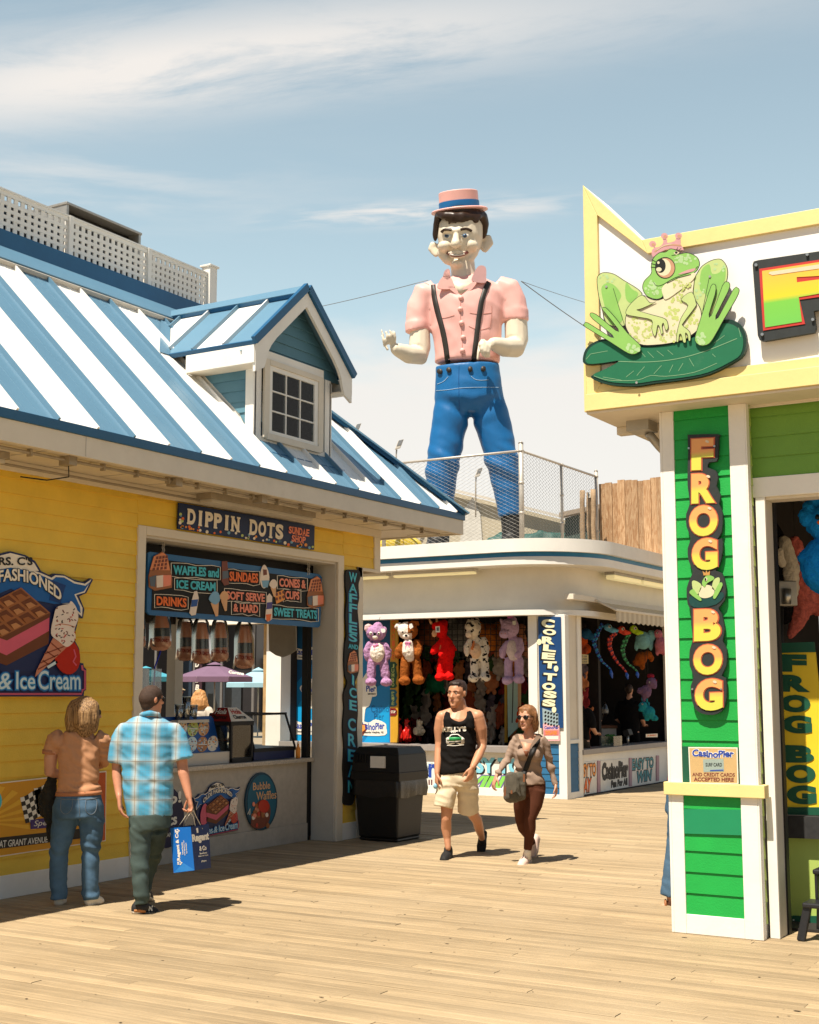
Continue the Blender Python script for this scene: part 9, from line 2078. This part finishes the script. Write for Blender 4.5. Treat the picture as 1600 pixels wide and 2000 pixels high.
# ================================================================== BEYOND THE ICE CREAM SHOP
def umbrella(lab,u,va,vr,wpx,D_,m,valance=None,words=None):
    F_=Fig(D_);a=F_.p(u,va);r=wpx/2*F_.k;zr=F_.p(u,vr).z;t=thing('patio_umbrella',lab,'umbrella',(a.x,a.y,0),'patio umbrellas beyond the shop')
    b=MB();n=8;V=[a];rim=[]
    for i in range(n):q=2*math.pi*(i+0.3)/n;rim.append(Vector((a.x+r*math.cos(q),a.y+r*math.sin(q),zr)))
    mid=[a.lerp(p,0.28)+UP*0.03 for p in rim]
    V+=mid+rim+[p-UP*0.16 for p in rim]
    Fc=[]
    for i in range(n):j=(i+1)%n;Fc+=[(0,1+i,1+j),(1+i,1+n+i,1+n+j,1+j),(1+n+i,1+2*n+i,1+2*n+j,1+n+j)]
    b.add(V,Fc,m);b.build('canopy',t)
    b=MB();V=[a+UP*0.09]+[a.lerp(p,0.22)+UP*0.075 for p in rim];b.add(V,[(0,1+i,1+(i+1)%n)for i in range(n)],m);b.build('vent_cap',t)
    b=MB();b.tube([(a.x,a.y,0),(a.x,a.y,a.z)],0.025,M['metal'],8);b.build('pole',t)
    b=MB()
    for p in rim:b.tube([a-UP*0.05,p-UP*0.02],0.012,M['metal'],5)
    b.build('ribs',t)
    if words:
        b=MB();c_=at(u+wpx*0.26,vr-4,D_-r*0.86);pl=Plane(c_,-FW+UP*0.5+RT*0.2);text(b,pl,words,[(u+wpx*0.17,vr-12),(u+wpx*0.36,vr-8),(u+wpx*0.36,vr-2),(u+wpx*0.17,vr-6)],M['letter_white'],0.03,0.01,0.04,0.2);b.build('lettering',t)
pu=mat('faded purple canvas',(0.17,0.10,0.155),0.85,0.12,2);te,lt_=mat('teal canvas',(0.06,0.30,0.38),0.85,0.1,2),mat('pale blue canvas',(0.30,0.50,0.58),0.85,0.1,2)
umbrella('faded purple patio umbrella seen through the ice cream shop',420,1298,1322,156,42,pu,words='Corona')
umbrella('teal patio umbrella at the left of the view through the shop',285,1306,1322,120,46,te);umbrella('pale blue patio umbrella behind the purple one on the right',505,1308,1334,130,50,lt_);umbrella('pale blue patio umbrella at the far left behind the plaid shirt man',262,1316,1334,70,38,lt_)
D3=56;F3=Fig(D3);bb_=thing('dark_arcade','dark boardwalk arcade building with pale posts beyond the umbrellas','building',F3.p(390,1440))
dkw,dk2=mat('dark shopfront',(0.02,0.018,0.02),0.6,0.3,0.6),mat('dark blue shopfront',(0.018,0.035,0.06),0.5,0.2,0.6)
def slabp(u0,u1,v0,v1,d0,d1,m,name):
    a,c=F3.p(u0,v1,d0),F3.p(u1,v0,d0);w_=F3.p(u1,v1,d0)-a;b=MB();b.prism([a,a+w_,a+w_+UP*(c.z-a.z),a+UP*(c.z-a.z)],FW*(d1-d0),m);return b.build(name,bb_)
slabp(120,498,1190,1436,0,6,dkw,'wall');slabp(120,500,1150,1192,-1.0,6,dk2,'roof_edge');slabp(345,372,1196,1434,-0.15,-0.02,dk2,'door')
for u in(300,346,376,430,492):slabp(u-2,u+2,1192,1436,-0.6,-0.3,mat('dull grey post',(0.16,0.15,0.14),0.7),'post')
slabp(400,470,1330,1410,-0.1,-0.02,mat('dim glass',(0.05,0.06,0.07),0.15),'window')
slabp(379,392,1285,1436,-0.9,-0.7,mat('banner maroon',(0.05,0.02,0.03),0.6),'banner')
b=MB();pl=Plane(F3.p(385,1300,-0.92),-FW)
for ch,v in zip('FUDGEBAR',range(1262,1390,15)):text(b,pl,ch,rect(381,v,389,v+11),M['letter_white'],0,0.02,0.05,0.2)
b.build('lettering',bb_)
t=thing('white_pavilion','white pavilion wall in sunlight at the right of the view through the shop','building',F3.p(520,1440));a=F3.p(502,1436,3);w_=F3.p(560,1436,3)-a;b=MB();b.prism([a,a+w_,a+w_+UP*3.1,a+UP*3.1],FW*4,M['white']);b.build('wall',t)
b=MB();b.prism([a+UP*3.1-RT*0.2-FW*0.3,a+w_+UP*3.1-FW*0.3,a+w_+UP*3.35-FW*0.3,a+UP*3.35-RT*0.2-FW*0.3],FW*4.6,M['gray_trim']);b.build('roof',t)
for i in range(3):
    b=MB();c=a+w_*(0.2+0.28*i);b.obox(c+UP*1.4-FW*0.03,RT*0.16,FW*0.03,UP*0.6,dk2);b.build('window',t)
